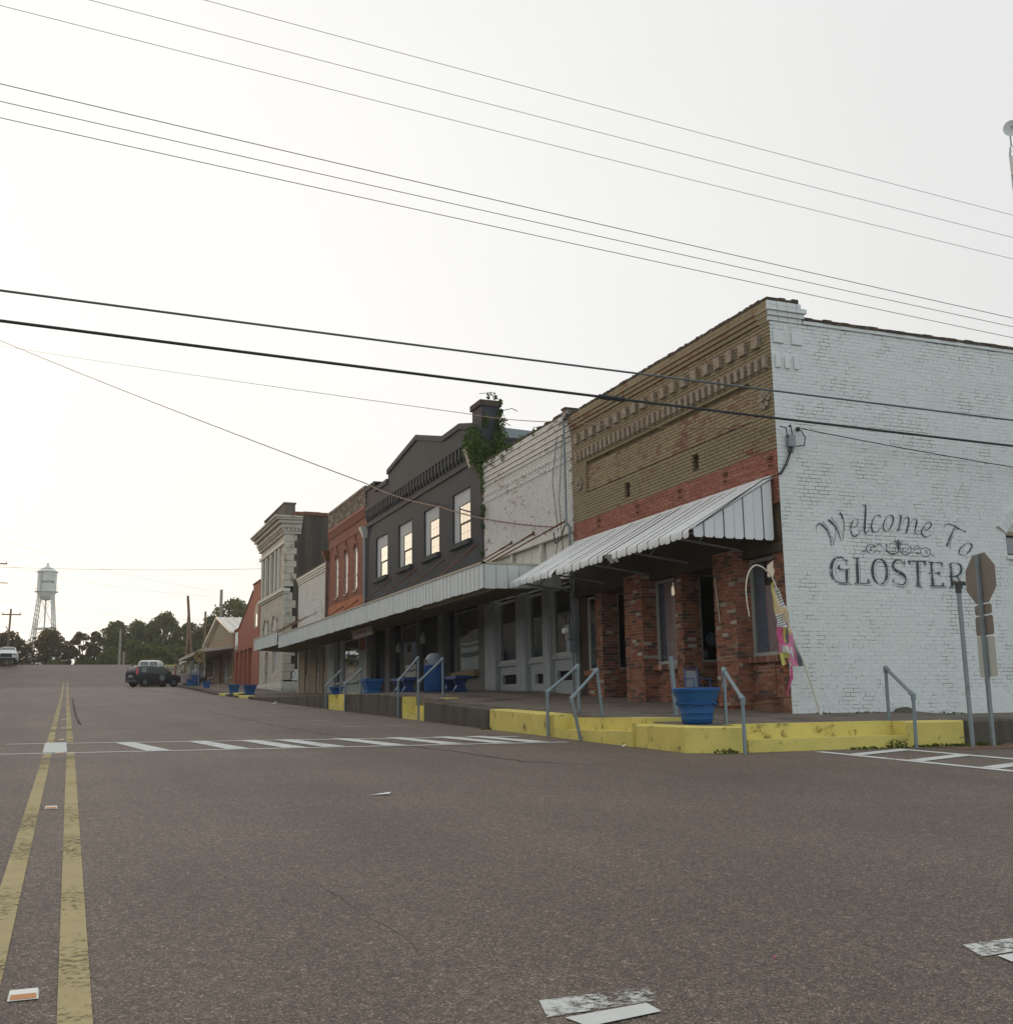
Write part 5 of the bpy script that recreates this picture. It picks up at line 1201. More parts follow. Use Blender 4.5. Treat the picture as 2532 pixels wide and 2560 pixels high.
# ================================================================ long flat canopy
XCAN = 9.16
def canopy(y0, y1, zt0, zt1, zb0, zb1, label, end=True, x_end=11.2):
    t = thing('flat_canopy', label, 'canopy', (XCAN, y0, zb0))
    def L(a, b, y): return a + (b - a) * (y - y0) / (y1 - y0)
    mb = MB(); mb.hexa([(XCAN + .03, y0 + .03, zb0 + .03), (XF - .13, y0 + .03, 4.16), (XF - .13, y1, 4.2), (XCAN + .03, y1, zb1 + .03), (XCAN + .03, y0 + .03, zb0 + .08), (XF - .13, y0 + .03, 4.24), (XF - .13, y1, 4.30), (XCAN + .03, y1, zb1 + .08)]); build('soffit', mb, M['soffit'], t)
    mb = MB(); mb.hexa([(XCAN + .03, y0 + .03, zt0 - .1), (XF - .13, y0 + .03, zt0 - .16), (XF - .13, y1, zt1 - .16), (XCAN + .03, y1, zt1 - .1), (XCAN + .03, y0 + .03, zt0 - .06), (XF - .13, y0 + .03, zt0 - .1), (XF - .13, y1, zt1 - .1), (XCAN + .03, y1, zt1 - .06)]); build('deck', mb, M['tin'], t)
    n = round((y1 - y0) / .30); st = (y1 - y0) / n; r_ = random.Random(int(y0))
    for k in range(n):
        a, b = y0 + k * st, y0 + (k + 1) * st - .014; j = r_.uniform(-.012, .012); d = r_.uniform(0, .006)
        mb = MB(); x = XCAN - d
        mb.hexa([(x, a, L(zb0, zb1, a) + j), (x + .02, a, L(zb0, zb1, a) + j), (x + .02, b, L(zb0, zb1, b) + j), (x, b, L(zb0, zb1, b) + j), (x, a, L(zt0, zt1, a)), (x + .02, a, L(zt0, zt1, a)), (x + .02, b, L(zt0, zt1, b)), (x, b, L(zt0, zt1, b))])
        mb.hexa([(x - .014, a, L(zb0, zb1, a) + .01), (x, a, L(zb0, zb1, a) + .01), (x, a + .03, L(zb0, zb1, a) + .01), (x - .014, a + .03, L(zb0, zb1, a) + .01), (x - .014, a, L(zt0, zt1, a) - .01), (x, a, L(zt0, zt1, a) - .01), (x, a + .03, L(zt0, zt1, a) - .01), (x - .014, a + .03, L(zt0, zt1, a) - .01)])
        build('fascia_panel', mb, M['canopy'], t)
    mb = MB(); mb.hexa([(XCAN - .03, y0 - .03, zt0), (XCAN + .05, y0 - .03, zt0), (XCAN + .05, y1, zt1), (XCAN - .03, y1, zt1), (XCAN - .03, y0 - .03, zt0 + .05), (XCAN + .05, y0 - .03, zt0 + .05), (XCAN + .05, y1, zt1 + .05), (XCAN - .03, y1, zt1 + .05)])
    if end: mb.hexa([(XCAN - .03, y0 - .03, zt0 - .0), (x_end, y0 - .03, zt0 - .02), (x_end, y0 + .05, zt0 - .02), (XCAN - .03, y0 + .05, zt0 - .0), (XCAN - .03, y0 - .03, zt0 + .05), (x_end, y0 - .03, zt0 + .03), (x_end, y0 + .05, zt0 + .03), (XCAN - .03, y0 + .05, zt0 + .05)])
    build('edge_trim', mb, M['moss_top'] if False else M['trim_light'], t)
    if end:
        x = XCAN + .03
        while x < x_end:
            mb = MB(); b = min(x_end, x + .286); zb = zb0 - .01 + .03 * (x - XCAN); mb.box((x, y0 - .012, zb), (b, y0 + .01, zt0 - .01)); mb.box((x, y0 - .026, zb + .01), (x + .03, y0 - .012, zt0 - .02)); build('fascia_panel', mb, M['canopy'], t); x += .30
        mb = MB(); mb.box((9.4, 24.6, 3.93), (9.55, 30.0, 4.0)); build('light_batten', mb, M['trim_light'], t)
    return t
cnp = canopy(24.28, 51.62, 4.53, 4.62, 3.94, 4.03, 'long white ribbed metal canopy over the white, black and red brick shops')
cn2 = canopy(52.02, 58.9, 4.81, 4.89, 4.20, 4.29, 'short higher white ribbed canopy at the far end, before the bank', False)
for (yw, zw_, yc) in ((31.22, 6.08, 28.99), (34.36, 6.03, 32.15), (37.51, 6.08, 35.24), (40.8, 6.14, 38.0), (46.08, 5.80, 41.19), (48.7, 5.77, 44.6), (24.62, 5.75, 23.9 + .55), (26.71, 5.75, 25.4), (28.3, 5.72, 26.6)):
    mb = MB(); p0, p1 = Vector((XF, yw, zw_)), Vector((9.3, yc, 4.52)); mb.tube([p0, p0.lerp(p1, .22)], .028, 6); mb.tube([p0.lerp(p1, .22), p1], .02, 6); mb.sphere(p0, .06, 6); build('tie_rod', mb, M['rust'], cnp)
for (yw, zw_, yc) in ((54.2, 6.0, 53.0), (56.8, 6.0, 55.2), (58.9, 6.0, 57.2)):
    mb = MB(); mb.tube([(XF, yw, zw_), (9.3, yc, 4.8)], .02, 6); build('tie_rod', mb, M['rust'], cn2)
# hanging signboard under the canopy
t = thing('hanging_sign', 'faded wooden signboard hanging under the long canopy', 'sign', (9.9, 38.6, 4.05))
mb = MB(); mb.hexa([(9.86, 39.9, 3.70), (9.92, 39.9, 3.70), (9.92, 37.2, 3.72), (9.86, 37.2, 3.72), (9.78, 40.0, 4.02), (9.84, 40.0, 4.02), (9.84, 37.2, 4.03), (9.78, 37.2, 4.03)]); build('board', mb, M['trim_light'], t)
mb = MB()
for a, b in ((37.9, 38.2), (38.4, 38.6), (38.8, 39.2)): mb.box((9.79, a, 3.84), (9.80, b, 3.90))
build('faded_letters', mb, M['tan_store'], t)
mb = MB(); mb.tube([(9.83, 37.7, 4.0), (9.83, 37.7, 4.12)], .012, 5); mb.tube([(9.83, 39.5, 4.0), (9.83, 39.5, 4.12)], .012, 5); build('hanger', mb, M['rust'], t)

# ================================================================ sloping awning on the corner shop
t = thing('metal_awning', 'sloping white corrugated aluminium awning with scalloped edge on the corner shop', 'awning', (XF, 20, 5.0))
ra = random.Random(5); NS = 40; y0, y1 = 15.93, 24.12; st = (y1 - y0) / NS
for k in range(NS):
    a, b = y0 + k * st, y0 + (k + 1) * st - .012; up = .018 if k % 2 else 0.0; up *= .5
    zt, zb = 5.10, 4.075; xe = 9.79; j = ra.uniform(-.006, .006); drop = 3.925 + ra.uniform(-.012, .012)
    mb = MB(); q = [(XF - .02, zt), (XF - .9, zt - (zt - zb) * .5 - .012), (xe, zb), (xe - .015, zb - .03), (xe - .01, drop + .035), (xe - .008, drop)]
    if k in (14, 15): q[-2:] = [(xe + .10, drop + .05), (xe + .16, drop - .02 * (k - 13))]
    if k == 27: q[-2:] = [(xe - .07, drop + .06), (xe - .12, drop + .01)]
    n = len(q); e = .022
    for i, (x, z) in enumerate(q):
        z += up if i < 4 else 0; x -= up * .8
        ins = .035 if i == n - 1 else 0
        for yy, dz in ((a + ins, -.008 if i < 3 else 0), (a + e + ins * .5, 0), (b - e - ins * .5, 0), (b - ins, -.008 if i < 3 else 0)): mb.v.append((x + (.012 if dz == 0 and False else 0), yy, z + j + dz))
    for i in range(n - 1):
        for m_ in range(3): p = i * 4 + m_; mb.f.append([p, p + 1, p + 5, p + 4]); mb.m.append(0); mb.r.append(0)
    build('awning_slat', mb, M['awning'], t, 40)
for k in range(8):                              # gable end
    a, b = 9.86 + k * .205, 9.86 + (k + 1) * .205 - .01
    def zs(x): return 4.07 + (x - 9.8) * (5.08 - 4.07) / (XF - 9.8)
    d = .018 if k % 2 else 0
    mb = MB(); mb.prism([(a + .03, 15.9 - d, 3.945), (b - .03, 15.9 - d, 3.945), (b, 15.9 - d, 3.985), (b, 15.9 - d, zs(b) - .015), (a, 15.9 - d, zs(a) - .015), (a, 15.9 - d, 3.985)], (0, .014, 0)); mb.prism([(a, 15.9 - d, 4.0), (a + .016, 15.9 - d - .012, 4.0), (a + .016, 15.9 - d - .012, zs(a) - .02), (a, 15.9 - d, zs(a) - .02)], (0, .01, 0)); build('end_slat', mb, M['awning'], t)
mb = MB(); mb.tube([(9.80, 15.9, 4.085), (XF, 15.9, 5.10)], .022, 6); mb.box((XF - .05, 15.92, 5.085), (XF - .012, 24.14, 5.125)); build('edge_trim', mb, M['awning'], t)
mb = MB()
for y in (16.6, 18.4, 20.2, 22.0, 23.8): mb.tube([(XF - .3, y, 3.86), (9.95, y, 4.02)], .022, 6); mb.tube([(XF - .55, y, 4.6), (10.4, y, 3.98)], .018, 6)
mb.tube([(9.9, 16.0, 4.03), (9.9, 24.0, 4.03)], .022, 6); build('awning_frame', mb, M['post'], t)
# meter, conduit and cables between the corner shop and the white shop
t = thing('electric_meter', 'round glass electric meter on grey boxes with conduit between two shops', 'meter', (11.4, 24.2, 2.5))
mb = MB(); mb.tube([(11.42, 24.16, 1.4), (11.42, 24.16, 2.45)], .03, 8); mb.tube([(11.42, 24.16, 2.68), (11.42, 24.16, 5.5), (11.36, 24.16, 5.6), (11.28, 24.17, 5.52)], .035, 8); mb.tube([(11.40, 24.30, 5.6), (11.40, 24.32, 8.0), (11.38, 24.30, 8.3), (11.36, 24.0, 8.42)], .03, 8); build('conduit', mb, M['post'], t, 50)
mb = MB(); mb.box((11.28, 24.06, 2.72), (11.48, 24.28, 3.08)); build('meter_box', mb, M['post'], t)
mb = MB(); mb.box((11.30, 24.07, 2.42), (11.48, 24.27, 2.70)); build('switch_box', mb, M['galv'], t)
mb = MB(); mb.lathe([(.085, 0), (.085, -.05), (.075, -.10), (.05, -.12)], (11.28, 24.17, 2.93), 14, axis='x'); build('meter_glass', mb, M['white'], t, 40)
mb = MB(); mb.tube([(11.32 + .02 * math.sin(a), 24.16 + .15 * math.cos(a), 3.30 + .22 * math.sin(a)) for a in [k * math.pi / 8 for k in range(17)]], .014, 5); mb.tube([(11.28, 24.17, 5.5), (11.25, 24.35, 5.2), (11.22, 24.6, 5.15), (11.25, 24.75, 5.45)], .018, 5); mb.tube([(11.5, 24.9, 8.2), (11.45, 25.2, 6.9), (11.5, 25.0, 5.4), (11.5, 25.3, 4.7)], .010, 5); mb.tube([(11.5, 24.6, 8.1), (11.47, 24.85, 6.3), (11.5, 24.7, 4.6)], .009, 5); build('cable', mb, M['wire'], t)
t = thing('junction_box', 'small grey cable box with looping wires high on the white side wall near its corner', 'cable box', (11.82, YS, 5.7))
mb = MB(); mb.box((11.74, YS - .11, 5.62), (11.88, YS - .014, 5.83)); build('box_body', mb, M['post'], t)
mb = MB()
for pts in ([(11.80, 15.62, 6.0), (11.83, 15.64, 5.9), (11.86, 15.63, 5.65), (11.80, 15.62, 5.5), (11.72, 15.64, 5.52), (11.77, 15.64, 5.62)], [(12.0, 15.6, 5.93), (12.1, 15.62, 5.8), (12.08, 15.63, 5.66), (11.9, 15.63, 5.63)], [(11.8, 15.63, 5.62), (11.68, 15.68, 5.3), (11.55, 15.66, 5.12), (11.45, 15.6, 5.10)], [(11.81, 15.63, 5.6), (11.72, 15.68, 5.3), (11.58, 15.67, 5.12), (11.3, 15.85, 5.02), (9.9, 15.86, 4.13)], [(11.55, 15.6, 5.96), (11.7, 15.62, 5.95), (11.72, 15.63, 5.8), (11.78, 15.63, 5.76)]): mb.tube(pts, .011, 5)
mb.sphere((11.97, 15.64, 5.95), .045, 6); mb.sphere((11.80, 15.64, 6.0), .025, 6); build('cable', mb, M['wire'], t)

# ================================================================ handrails
def handrail(label, lo, hi, zl, zh, zlow, zhigh, lean=(0, 0), lab_g='galvanised pipe handrails at the kerb steps'):
    """lower post in the road, sloping rail, upper post on the pavement"""
    t = thing('handrail', label, 'handrail', (*lo, zl), group=lab_g)
    a0, a1 = Vector((*lo, zl - .1)), Vector((lo[0] + lean[0], lo[1] + lean[1], zlow)); b0, b1 = Vector((*hi, zh - .05)), Vector((hi[0] + lean[0] * .5, hi[1] + lean[1] * .5, zhigh))
    r = .027
    mb = MB(); mb.tube([a0, a1], r, 10); build('lower_post', mb, M['galv'], t, 50)
    mb = MB(); mb.tube([b0, b1], r, 10); mb.lathe([(.05, -.0), (.05, .012)], (hi[0], hi[1], zh), 10); build('upper_post', mb, M['galv'], t, 50)
    mb = MB(); mb.tube([a1, b1], r, 10); build('rail', mb, M['galv'], t, 50)
    for p, q in ((a1, b1), (b1, a1)):
        d = (q - p).normalized(); mb = MB(); mb.sphere(p, .042, 8); mb.tube([p, p + d * .10], .038, 10); mb.tube([p, p - Vector((0, 0, .08))], .038, 10); build('elbow', mb, M['galv'], t, 50)
handrail('left rail of the pair at the wide corner step', (8.05, 18.15), (8.60, 18.0), .58, 1.02, 1.37, 1.83)
handrail('leaning right rail of the pair at the wide corner step', (8.07, 16.80), (8.62, 17.1), .54, .955, 1.245, 1.727, (-.16, .03))
handrail('rail beside the big round blue planter at the corner', (8.81, 13.14), (9.12, 14.05), .42, .82, 1.175, 1.62, (.02, .02))
handrail('rail at the right end of the long step, by the white wall', (11.82, 13.14), (12.14, 14.05), .42, .81, 1.20, 1.64, (.02, 0))
handrail('left rail at the steps by the domed blue bin', (8.06, 27.75), (8.62, 27.8), .89, 1.49, 1.84, 2.45)
handrail('right rail at the steps by the domed blue bin', (8.10, 26.1), (8.80, 26.3), .83, 1.38, 1.76, 2.35)
handrail('left rail at the far steps below the small planter', (8.06, 36.3), (8.55, 36.35), 1.17, 1.63, 1.93, 2.42)
handrail('right rail at the far steps below the small planter', (8.06, 33.65), (8.60, 33.75), 1.08, 1.61, 1.90, 2.36)
t = thing('steel_post', 'leaning square steel post on a base plate, on the pavement left of the round planter', 'post', (9.66, 16.4, .99))
mb = MB(); z0 = zw(9.66, 16.4); mb.hexa([(9.63, 16.37, z0), (9.69, 16.37, z0), (9.69, 16.43, z0), (9.63, 16.43, z0), (9.57, 16.37, z0 + 1.0), (9.63, 16.37, z0 + 1.0), (9.63, 16.43, z0 + 1.0), (9.57, 16.43, z0 + 1.0)]); build('shaft', mb, M['galv'], t)
mb = MB(); mb.box((9.54, 16.3, z0), (9.76, 16.5, z0 + .014)); build('base_plate', mb, M['galv'], t)

# ================================================================ planters, benches, bins, chair
t = thing('round_planter', 'big round bright blue planter with rope band at the street corner', 'planter', (8.78, 14.3, zw(8.78, 14.3)))
pz = t.location.z; s0 = .0
prof = [(.20, .0), (.215, .012), (.222, .06), (.232, .075), (.228, .09), (.236, .15), (.246, .16), (.240, .175), (.29, .36), (.325, .44), (.33, .465), (.345, .47), (.352, .485), (.352, .52), (.338, .53), (.318, .52), (.30, .46), (.01, .44)]
mb = MB(); mb.lathe([(r_ * 1.03, z) for r_, z in prof], (8.78, 14.3, pz), 40); build('pot', mb, M['blue'], t, 50)
mb = MB()
for k in range(64):
    a = k * math.pi / 32; zz = pz + .315 - .025 * abs(math.sin(a * 2.5)) ; r_ = .295
    c_ = Vector((8.78 + r_ * math.cos(a), 14.3 + r_ * math.sin(a), zz)); tg = Vector((-math.sin(a), math.cos(a), 0)); s_ = .022
    mb.tube([c_ - tg * .018 - Vector((0, 0, .014)), c_ + tg * .018 + Vector((0, 0, .014))], [.013, .013], 6)
build('rope_band', mb, M['blue'], t, 60)
mb = MB(); mb.lathe([(.312, .0), (.01, .01)], (8.78, 14.3, pz + .462), 24); build('soil', mb, M['ground'], t)
def square_planter(label, x, y, w_, d_, h, grp='square blue planters along the pavement'):
    z = zw(x, y); t = thing('blue_planter', label, 'planter', (x, y, z), group=grp)
    mb = MB(); L = [(0, .86), (.10, .86), (.14, .80), (.2, .78), (.78, .98), (.80, 1.12), (1.0, 1.14), (1.0, 1.0), (.94, .98)]
    for f, s_ in L: hw, hd = w_ / 2 * s_, d_ / 2 * s_; mb.v += [(x - hd, y - hw, z + f * h), (x + hd, y - hw, z + f * h), (x + hd, y + hw, z + f * h), (x - hd, y + hw, z + f * h)]
    for i in range(len(L) - 1):
        for j in range(4): mb.f.append([i * 4 + j, i * 4 + (j + 1) % 4, i * 4 + 4 + (j + 1) % 4, i * 4 + 4 + j]); mb.m.append(0); mb.r.append(0)
    mb.f += [[3, 2, 1, 0]]; mb.m.append(0); mb.r.append(0); build('pot', mb, M['blue'], t)
    k = (len(L) - 1) * 4
    mb = MB(); hw, hd = w_ / 2 * .97, d_ / 2 * .97; mb.box((x - hd, y - hw, z + h * .86), (x + hd, y + hw, z + h * .93)); build('soil', mb, M['ground'], t)
    return t
square_planter('large square blue planter left of the first blue bench', 8.85, 33.4, .52, .52, .44)
square_planter('small square blue planter on top of the far yellow steps', 9.0, 38.9, .40, .40, .26)
square_planter('blue planter on the angled yellow kerb, nearest of the far ones', 8.75, 57.3, .56, .56, .50)
square_planter('second blue planter on the yellow kerb before the red hall', 8.6, 61.9, .54, .54, .48)
square_planter('blue planter in front of the tan gabled shop window', 8.7, 75.6, .46, .46, .44)
square_planter('blue planter behind the far blue bin', 8.6, 85.2, .45, .45, .46)
def bench(label, x, y):
    z = zw(x, y) - .01; t = thing('park_bench', label, 'bench', (x, y, z), group='blue concrete benches under the canopy')
    mb = MB(); mb.box((x - .23, y - .75, z + .36), (x + .23, y + .75, z + .45)); build('seat', mb, M['blue_dark'], t)
    for s_ in (-.45, .45):
        mb = MB(); q = [(.20, 0), (.20, .05), (.15, .10), (.11, .18), (.15, .27), (.20, .33), (.20, .358)]
        mb.prism([(x - a, y + s_ - .1, z + h) for a, h in q] + [(x + a, y + s_ - .1, z + h) for a, h in q[::-1]], (0, .2, 0)); build('leg', mb, M['blue_dark'], t)
bench('blue bench between the square planter and the steps', 9.75, 32.9); bench('blue bench right of the domed blue bin', 10.35, 29.85)
def litter_bin(label, x, y, s_=1.0, grp='blue mesh litter bins with domed lids'):
    z = zw(x, y); t = thing('litter_bin', label, 'bin', (x, y, z), group=grp)
    mb = MB(); mb.lathe([(.27 * s_, .03), (.285 * s_, .05), (.285 * s_, .70 * s_), (.30 * s_, .71 * s_), (.30 * s_, .76 * s_), (.28 * s_, .765 * s_)], (x, y, z), 24); build('drum', mb, M['blue_dark'], t, 40)
    mb = MB()
    for k in range(36):
        a = k * math.pi / 18
        for sg in (-1, 1): mb.tube([(x + .288 * s_ * math.cos(a + sg * q * .9), y + .288 * s_ * math.sin(a + sg * q * .9), z + .07 + q * .62 * s_) for q in (0, .25, .5, .75, 1)], .006, 4, False)
    build('mesh_wrap', mb, M['blue'], t)
    mb = MB(); mb.lathe([(.275 * s_, .765 * s_), (.275 * s_, .80 * s_), (.25 * s_, .93 * s_), (.20 * s_, 1.02 * s_), (.11 * s_, 1.08 * s_), (.01, 1.09 * s_)], (x, y, z), 24); build('dome_lid', mb, M['grey_plastic'], t, 50)
    mb = MB(); mb.prism([(x - .283 * s_, y - .1, z + .80 * s_), (x - .283 * s_, y + .1, z + .80 * s_), (x - .262 * s_, y + .08, z + .91 * s_), (x - .262 * s_, y - .08, z + .91 * s_)], (.03, 0, 0)); build('flap', mb, M['black'], t)
litter_bin('blue mesh bin with grey domed lid behind the near steps', 9.35, 28.65); litter_bin('distant dark blue domed bin by the railway sign', 8.65, 81.8, 1.05)
# folding chair behind the round planter
cx, cy = 10.12, 16.6; cz = zw(cx, cy)
t = thing('metal_chair', 'dark metal chair with grey mesh back, behind the round planter', 'chair', (cx, cy, cz))
mb = MB(); mb.tube([(cx - .16, cy, cz), (cx - .15, cy - .02, cz + .42), (cx - .10, cy + .06, cz + .78), (cx + .14, cy + .06, cz + .80), (cx + .14, cy - .02, cz + .42), (cx + .13, cy, cz)], .012, 6); build('back_frame', mb, M['blue_dark'], t)
mb = MB(); mb.prism([(cx - .13, cy + .0, cz + .46), (cx + .12, cy + .0, cz + .46), (cx + .12, cy + .05, cz + .745), (cx - .09, cy + .05, cz + .74)], (0, .01, 0)); build('backrest', mb, M['grey_plastic'], t)
mb = MB(); mb.box((cx - .17, cy - .36, cz + .40), (cx + .16, cy + .0, cz + .425)); build('seat', mb, M['grey_plastic'], t)
for sx in (-.17, .15):
    mb = MB(); mb.tube([(cx + sx, cy - .36, cz), (cx + sx, cy - .34, cz + .6), (cx + sx, cy + .03, cz + .6)], .011, 6); build('front_leg', mb, M['blue_dark'], t)

# ================================================================ feather flag by the side wall
t = thing('feather_flag', 'tattered pink, yellow and white feather flag drooping from a bent cream pole at the corner', 'flag', (11.91, 15.42, .9))
mb = MB(); fp = [(11.91, .90), (11.65, 1.72), (11.43, 2.25), (11.11, 3.19), (10.99, 3.33), (10.89, 3.40), (10.76, 3.42), (10.63, 3.31), (10.56, 3.09), (10.55, 2.87), (10.585, 2.55)]
pp = catmull([(a, b) for a, b in fp], 6)
mb.tube([(a, 15.45, b) for a, b in pp], [.016 - .006 * i / len(pp) for i in range(len(pp))], 8); build('bent_pole', mb, M['cream_rod'], t, 60)
mb = MB(); mb.tube([(11.93, 15.45, .87), (11.885, 15.45, .98)], [.035, .022], 8); mb.box((11.87, 15.4, .88), (11.99, 15.5, .9)); build('ground_spike', mb, M['white'], t)
rf = random.Random(4)
FL = [(3.15, 11.06, 11.10), (2.96, 11.07, 11.23), (2.62, 11.08, 11.34), (2.43, 11.10, 11.38), (2.28, 11.10, 11.43), (2.15, 11.12, 11.46), (1.97, 11.16, 11.51), (1.84, 11.25, 11.55), (1.72, 11.33, 11.60)]
def flag_x(z, s_):
    for (za, la, ra_), (zb, lb, rb_) in zip(FL, FL[1:]):
        if za >= z >= zb: f = (za - z) / (za - zb); l, r_ = la + (lb - la) * f, ra_ + (rb_ - ra_) * f; return l + (r_ - l) * s_
    return FL[-1][1]
def patch(zt, zb, s0, s1, m, name='flag_panel', d=0.0, nz=8, ns=6, skew=0):
    mb = MB()
    for k in range(nz + 1):
        for i in range(ns + 1):
            z = zt + (zb - zt) * k / nz + skew * (i / ns - .5); s_ = s0 + (s1 - s0) * i / ns; z = max(1.725, min(3.14, z))
            mb.v.append((flag_x(z, s_), 15.43 - d + .025 * math.sin(s_ * 11 + z * 7) + .02 * math.sin(z * 17 + s_ * 4), z))
    for k in range(nz):
        for i in range(ns): a = k * (ns + 1) + i; mb.f.append([a, a + 1, a + ns + 2, a + ns + 1]); mb.m.append(0); mb.r.append(0)
    build(name, mb, M[m], t, 60)
patch(3.14, 2.60, 0, .42, 'flag_cream'); patch(3.14, 2.62, .0, .14, 'flag_yellow', d=.006); patch(3.05, 2.72, .42, 1, 'flag_white'); patch(2.72, 2.46, .42, 1, 'flag_cream')
for k in range(6): patch(3.0 - k * .05, 2.985 - k * .05, .45, .98, 'flag_grey', 'ink_line', .008, 2, 6, .06)
patch(2.60, 2.38, 0, .8, 'flag_white'); patch(2.46, 2.30, .8, 1.0, 'flag_pink')
for k in range(5): patch(2.58 - k * .04, 2.565 - k * .04, .03, .75, 'flag_grey', 'ink_line', .008, 2, 6, .05)
patch(2.38, 2.10, 0, .45, 'flag_deep'); patch(2.38, 2.12, .45, .56, 'flag_yellow'); patch(2.38, 2.12, .56, .66, 'flag_grey'); patch(2.38, 2.26, .66, .9, 'flag_yellow'); patch(2.30, 2.1, .66, 1, 'flag_pink'); patch(2.38, 2.3, .9, 1, 'flag_pink')
patch(2.10, 1.90, 0, .8, 'flag_pink'); patch(2.06, 1.93, .12, .5, 'flag_white', d=.008); patch(1.95, 1.86, .0, .35, 'flag_yellow', d=.01); patch(1.90, 1.72, .22, .8, 'flag_pink'); patch(2.10, 1.72, .8, 1.0, 'flag_grey')
patch(2.02, 1.86, .55, .68, 'flag_white', d=.01, skew=.1)
mb = MB(); mb.prism([(11.13, 15.42, 1.95), (11.20, 15.42, 1.93), (11.24, 15.42, 1.75), (11.17, 15.42, 1.73)], (0, .006, 0)); build('torn_strip', mb, M['flag_yellow'], t)
mb = MB(); mb.prism([(11.33, 15.42, 1.74), (11.37, 15.42, 1.73), (11.36, 15.40, 1.52), (11.30, 15.42, 1.40), (11.24, 15.42, 1.21), (11.23, 15.42, 1.22), (11.28, 15.42, 1.42), (11.31, 15.40, 1.56)], (0, .005, 0)); build('torn_strip', mb, M['flag_deep'], t)

# ================================================================ signs at the side street
t = thing('stop_sign', 'back of a stop sign with smaller plates on a leaning steel post', 'traffic sign', (13.16, 13.0, .41))
p0, p1 = Vector((13.16, 12.98, .2)), Vector((13.22, 13.02, 3.36)); ax = (p1 - p0).normalized()
nrm = Vector((math.sin(R(102)), math.cos(R(102)), 0)); nrm = (nrm - ax * nrm.dot(ax)).normalized(); wd = ax.cross(nrm)
mb = MB(); h = .032; mb.hexa([p0 + wd * a * h + nrm * b * h * .7 for a, b in ((-1, -1), (1, -1), (1, 1), (-1, 1))] + [p1 + wd * a * h + nrm * b * h * .7 for a, b in ((-1, -1), (1, -1), (1, 1), (-1, 1))]); build('post', mb, M['post'], t)
def plate(name, w_, h_, c, m, off=.03, n8=False, th=.006, par=None):
    o = p0.lerp(p1, (c - .2) / 3.16) + nrm * off
    if n8: pts = [(w_ / 2 * math.cos(R(22.5 + 45 * k)) / math.cos(R(22.5)), h_ / 2 * math.sin(R(22.5 + 45 * k)) / math.cos(R(22.5))) for k in range(8)]
    else:
        q = .03; pts = [(-w_ / 2 + q, -h_ / 2), (w_ / 2 - q, -h_ / 2), (w_ / 2, -h_ / 2 + q), (w_ / 2, h_ / 2 - q), (w_ / 2 - q, h_ / 2), (-w_ / 2 + q, h_ / 2), (-w_ / 2, h_ / 2 - q), (-w_ / 2, -h_ / 2 + q)]
    mb = MB(); mb.prism([o + wd * a + ax * b for a, b in pts], nrm * th); return build(name, mb, M[m], par or t)
plate('octagon_plate', .78, .78, 2.99, 'sign_back', n8=True); plate('octagon_face', .77, .77, 2.99, 'sign_red', .0365, True, .002)
plate('small_plate', .44, .16, 2.50, 'sign_back'); plate('square_plate', .46, .30, 2.25, 'sign_back'); plate('pale_plate', .46, .62, 1.77, 'sign_pale')
t = thing('sign_post', 'leaning grey steel post with an empty bracket, left of the stop sign', 'post', (12.68, 12.9, .41))
mb = MB(); mb.tube([(12.68, 12.9, .2), (12.72, 12.95, 2.83)], .034, 10); build('shaft', mb, M['post'], t, 50)
mb = MB(); mb.box((12.60, 12.93, 2.86), (12.86, 12.97, 2.92)); mb.tube([(12.72, 12.95, 2.74), (12.72, 12.95, 2.88)], .046, 8); build('bracket', mb, M['sash'], t)

# ================================================================ small things on the ground
def road_marker(label, x, y):
    z = rz_(y); t = thing('road_marker', label, 'road marker', (x, y, z), group='raised markers between the yellow lines')
    mb = MB(); mb.hexa([(x - .05, y - .05, z + .002), (x + .05, y - .05, z + .002), (x + .05, y + .05, z + .004), (x - .05, y + .05, z + .004), (x - .045, y - .028, z + .019), (x + .045, y - .028, z + .019), (x + .045, y + .028, z + .021), (x - .045, y + .028, z + .021)]); build('shell', mb, M['marker_white'], t)
    mb = MB(); mb.add([(x - .042, y - .0485, z + .006), (x + .042, y - .0485, z + .006), (x + .040, y - .032, z + .0178), (x - .040, y - .032, z + .0178)], [(0, 1, 2, 3)]); build('reflector', mb, M['reflector'], t)
for x, y, l in ((-.08, 4.35, 'raised amber road marker nearest the camera, bottom left'), (-.06, 10.2, 'second raised amber road marker between the yellow lines'), (-.04, 17.3, 'raised marker at the near edge of the crosswalk'), (-.02, 20.9, 'raised marker just past the crosswalk'), (0, 25.5, 'raised marker well past the crosswalk'), (0, 30.6, 'most distant raised marker in view')): road_marker(l, x, y)
def litter(label, x, y, z, pts, m='paper', cat='litter'):
    mb = MB(); mb.add([(x + a, y + b, z + c) for a, b, c in pts], [tuple(range(len(pts)))]); mb.add([(x + a, y + b, z + c * .4 + .003) for a, b, c in pts], [tuple(range(len(pts)))]); o = build('paper_scrap', mb, M[m]); o['label'] = label; o['category'] = cat; return o
litter('white paper scrap lying alone on the asphalt', 2.78, 10.1, rz_(10.1) + .004, [(-.12, -.0, .0), (.05, -.06, .012), (.09, .02, .02), (-.02, .03, .008)])
litter('crumpled white paper by the far grey kerb', 7.4, 42.5, rz_(42.5) + .01, [(-.1, -.1, .0), (.12, -.08, .1), (.15, .1, .12), (-.05, .12, .02)])
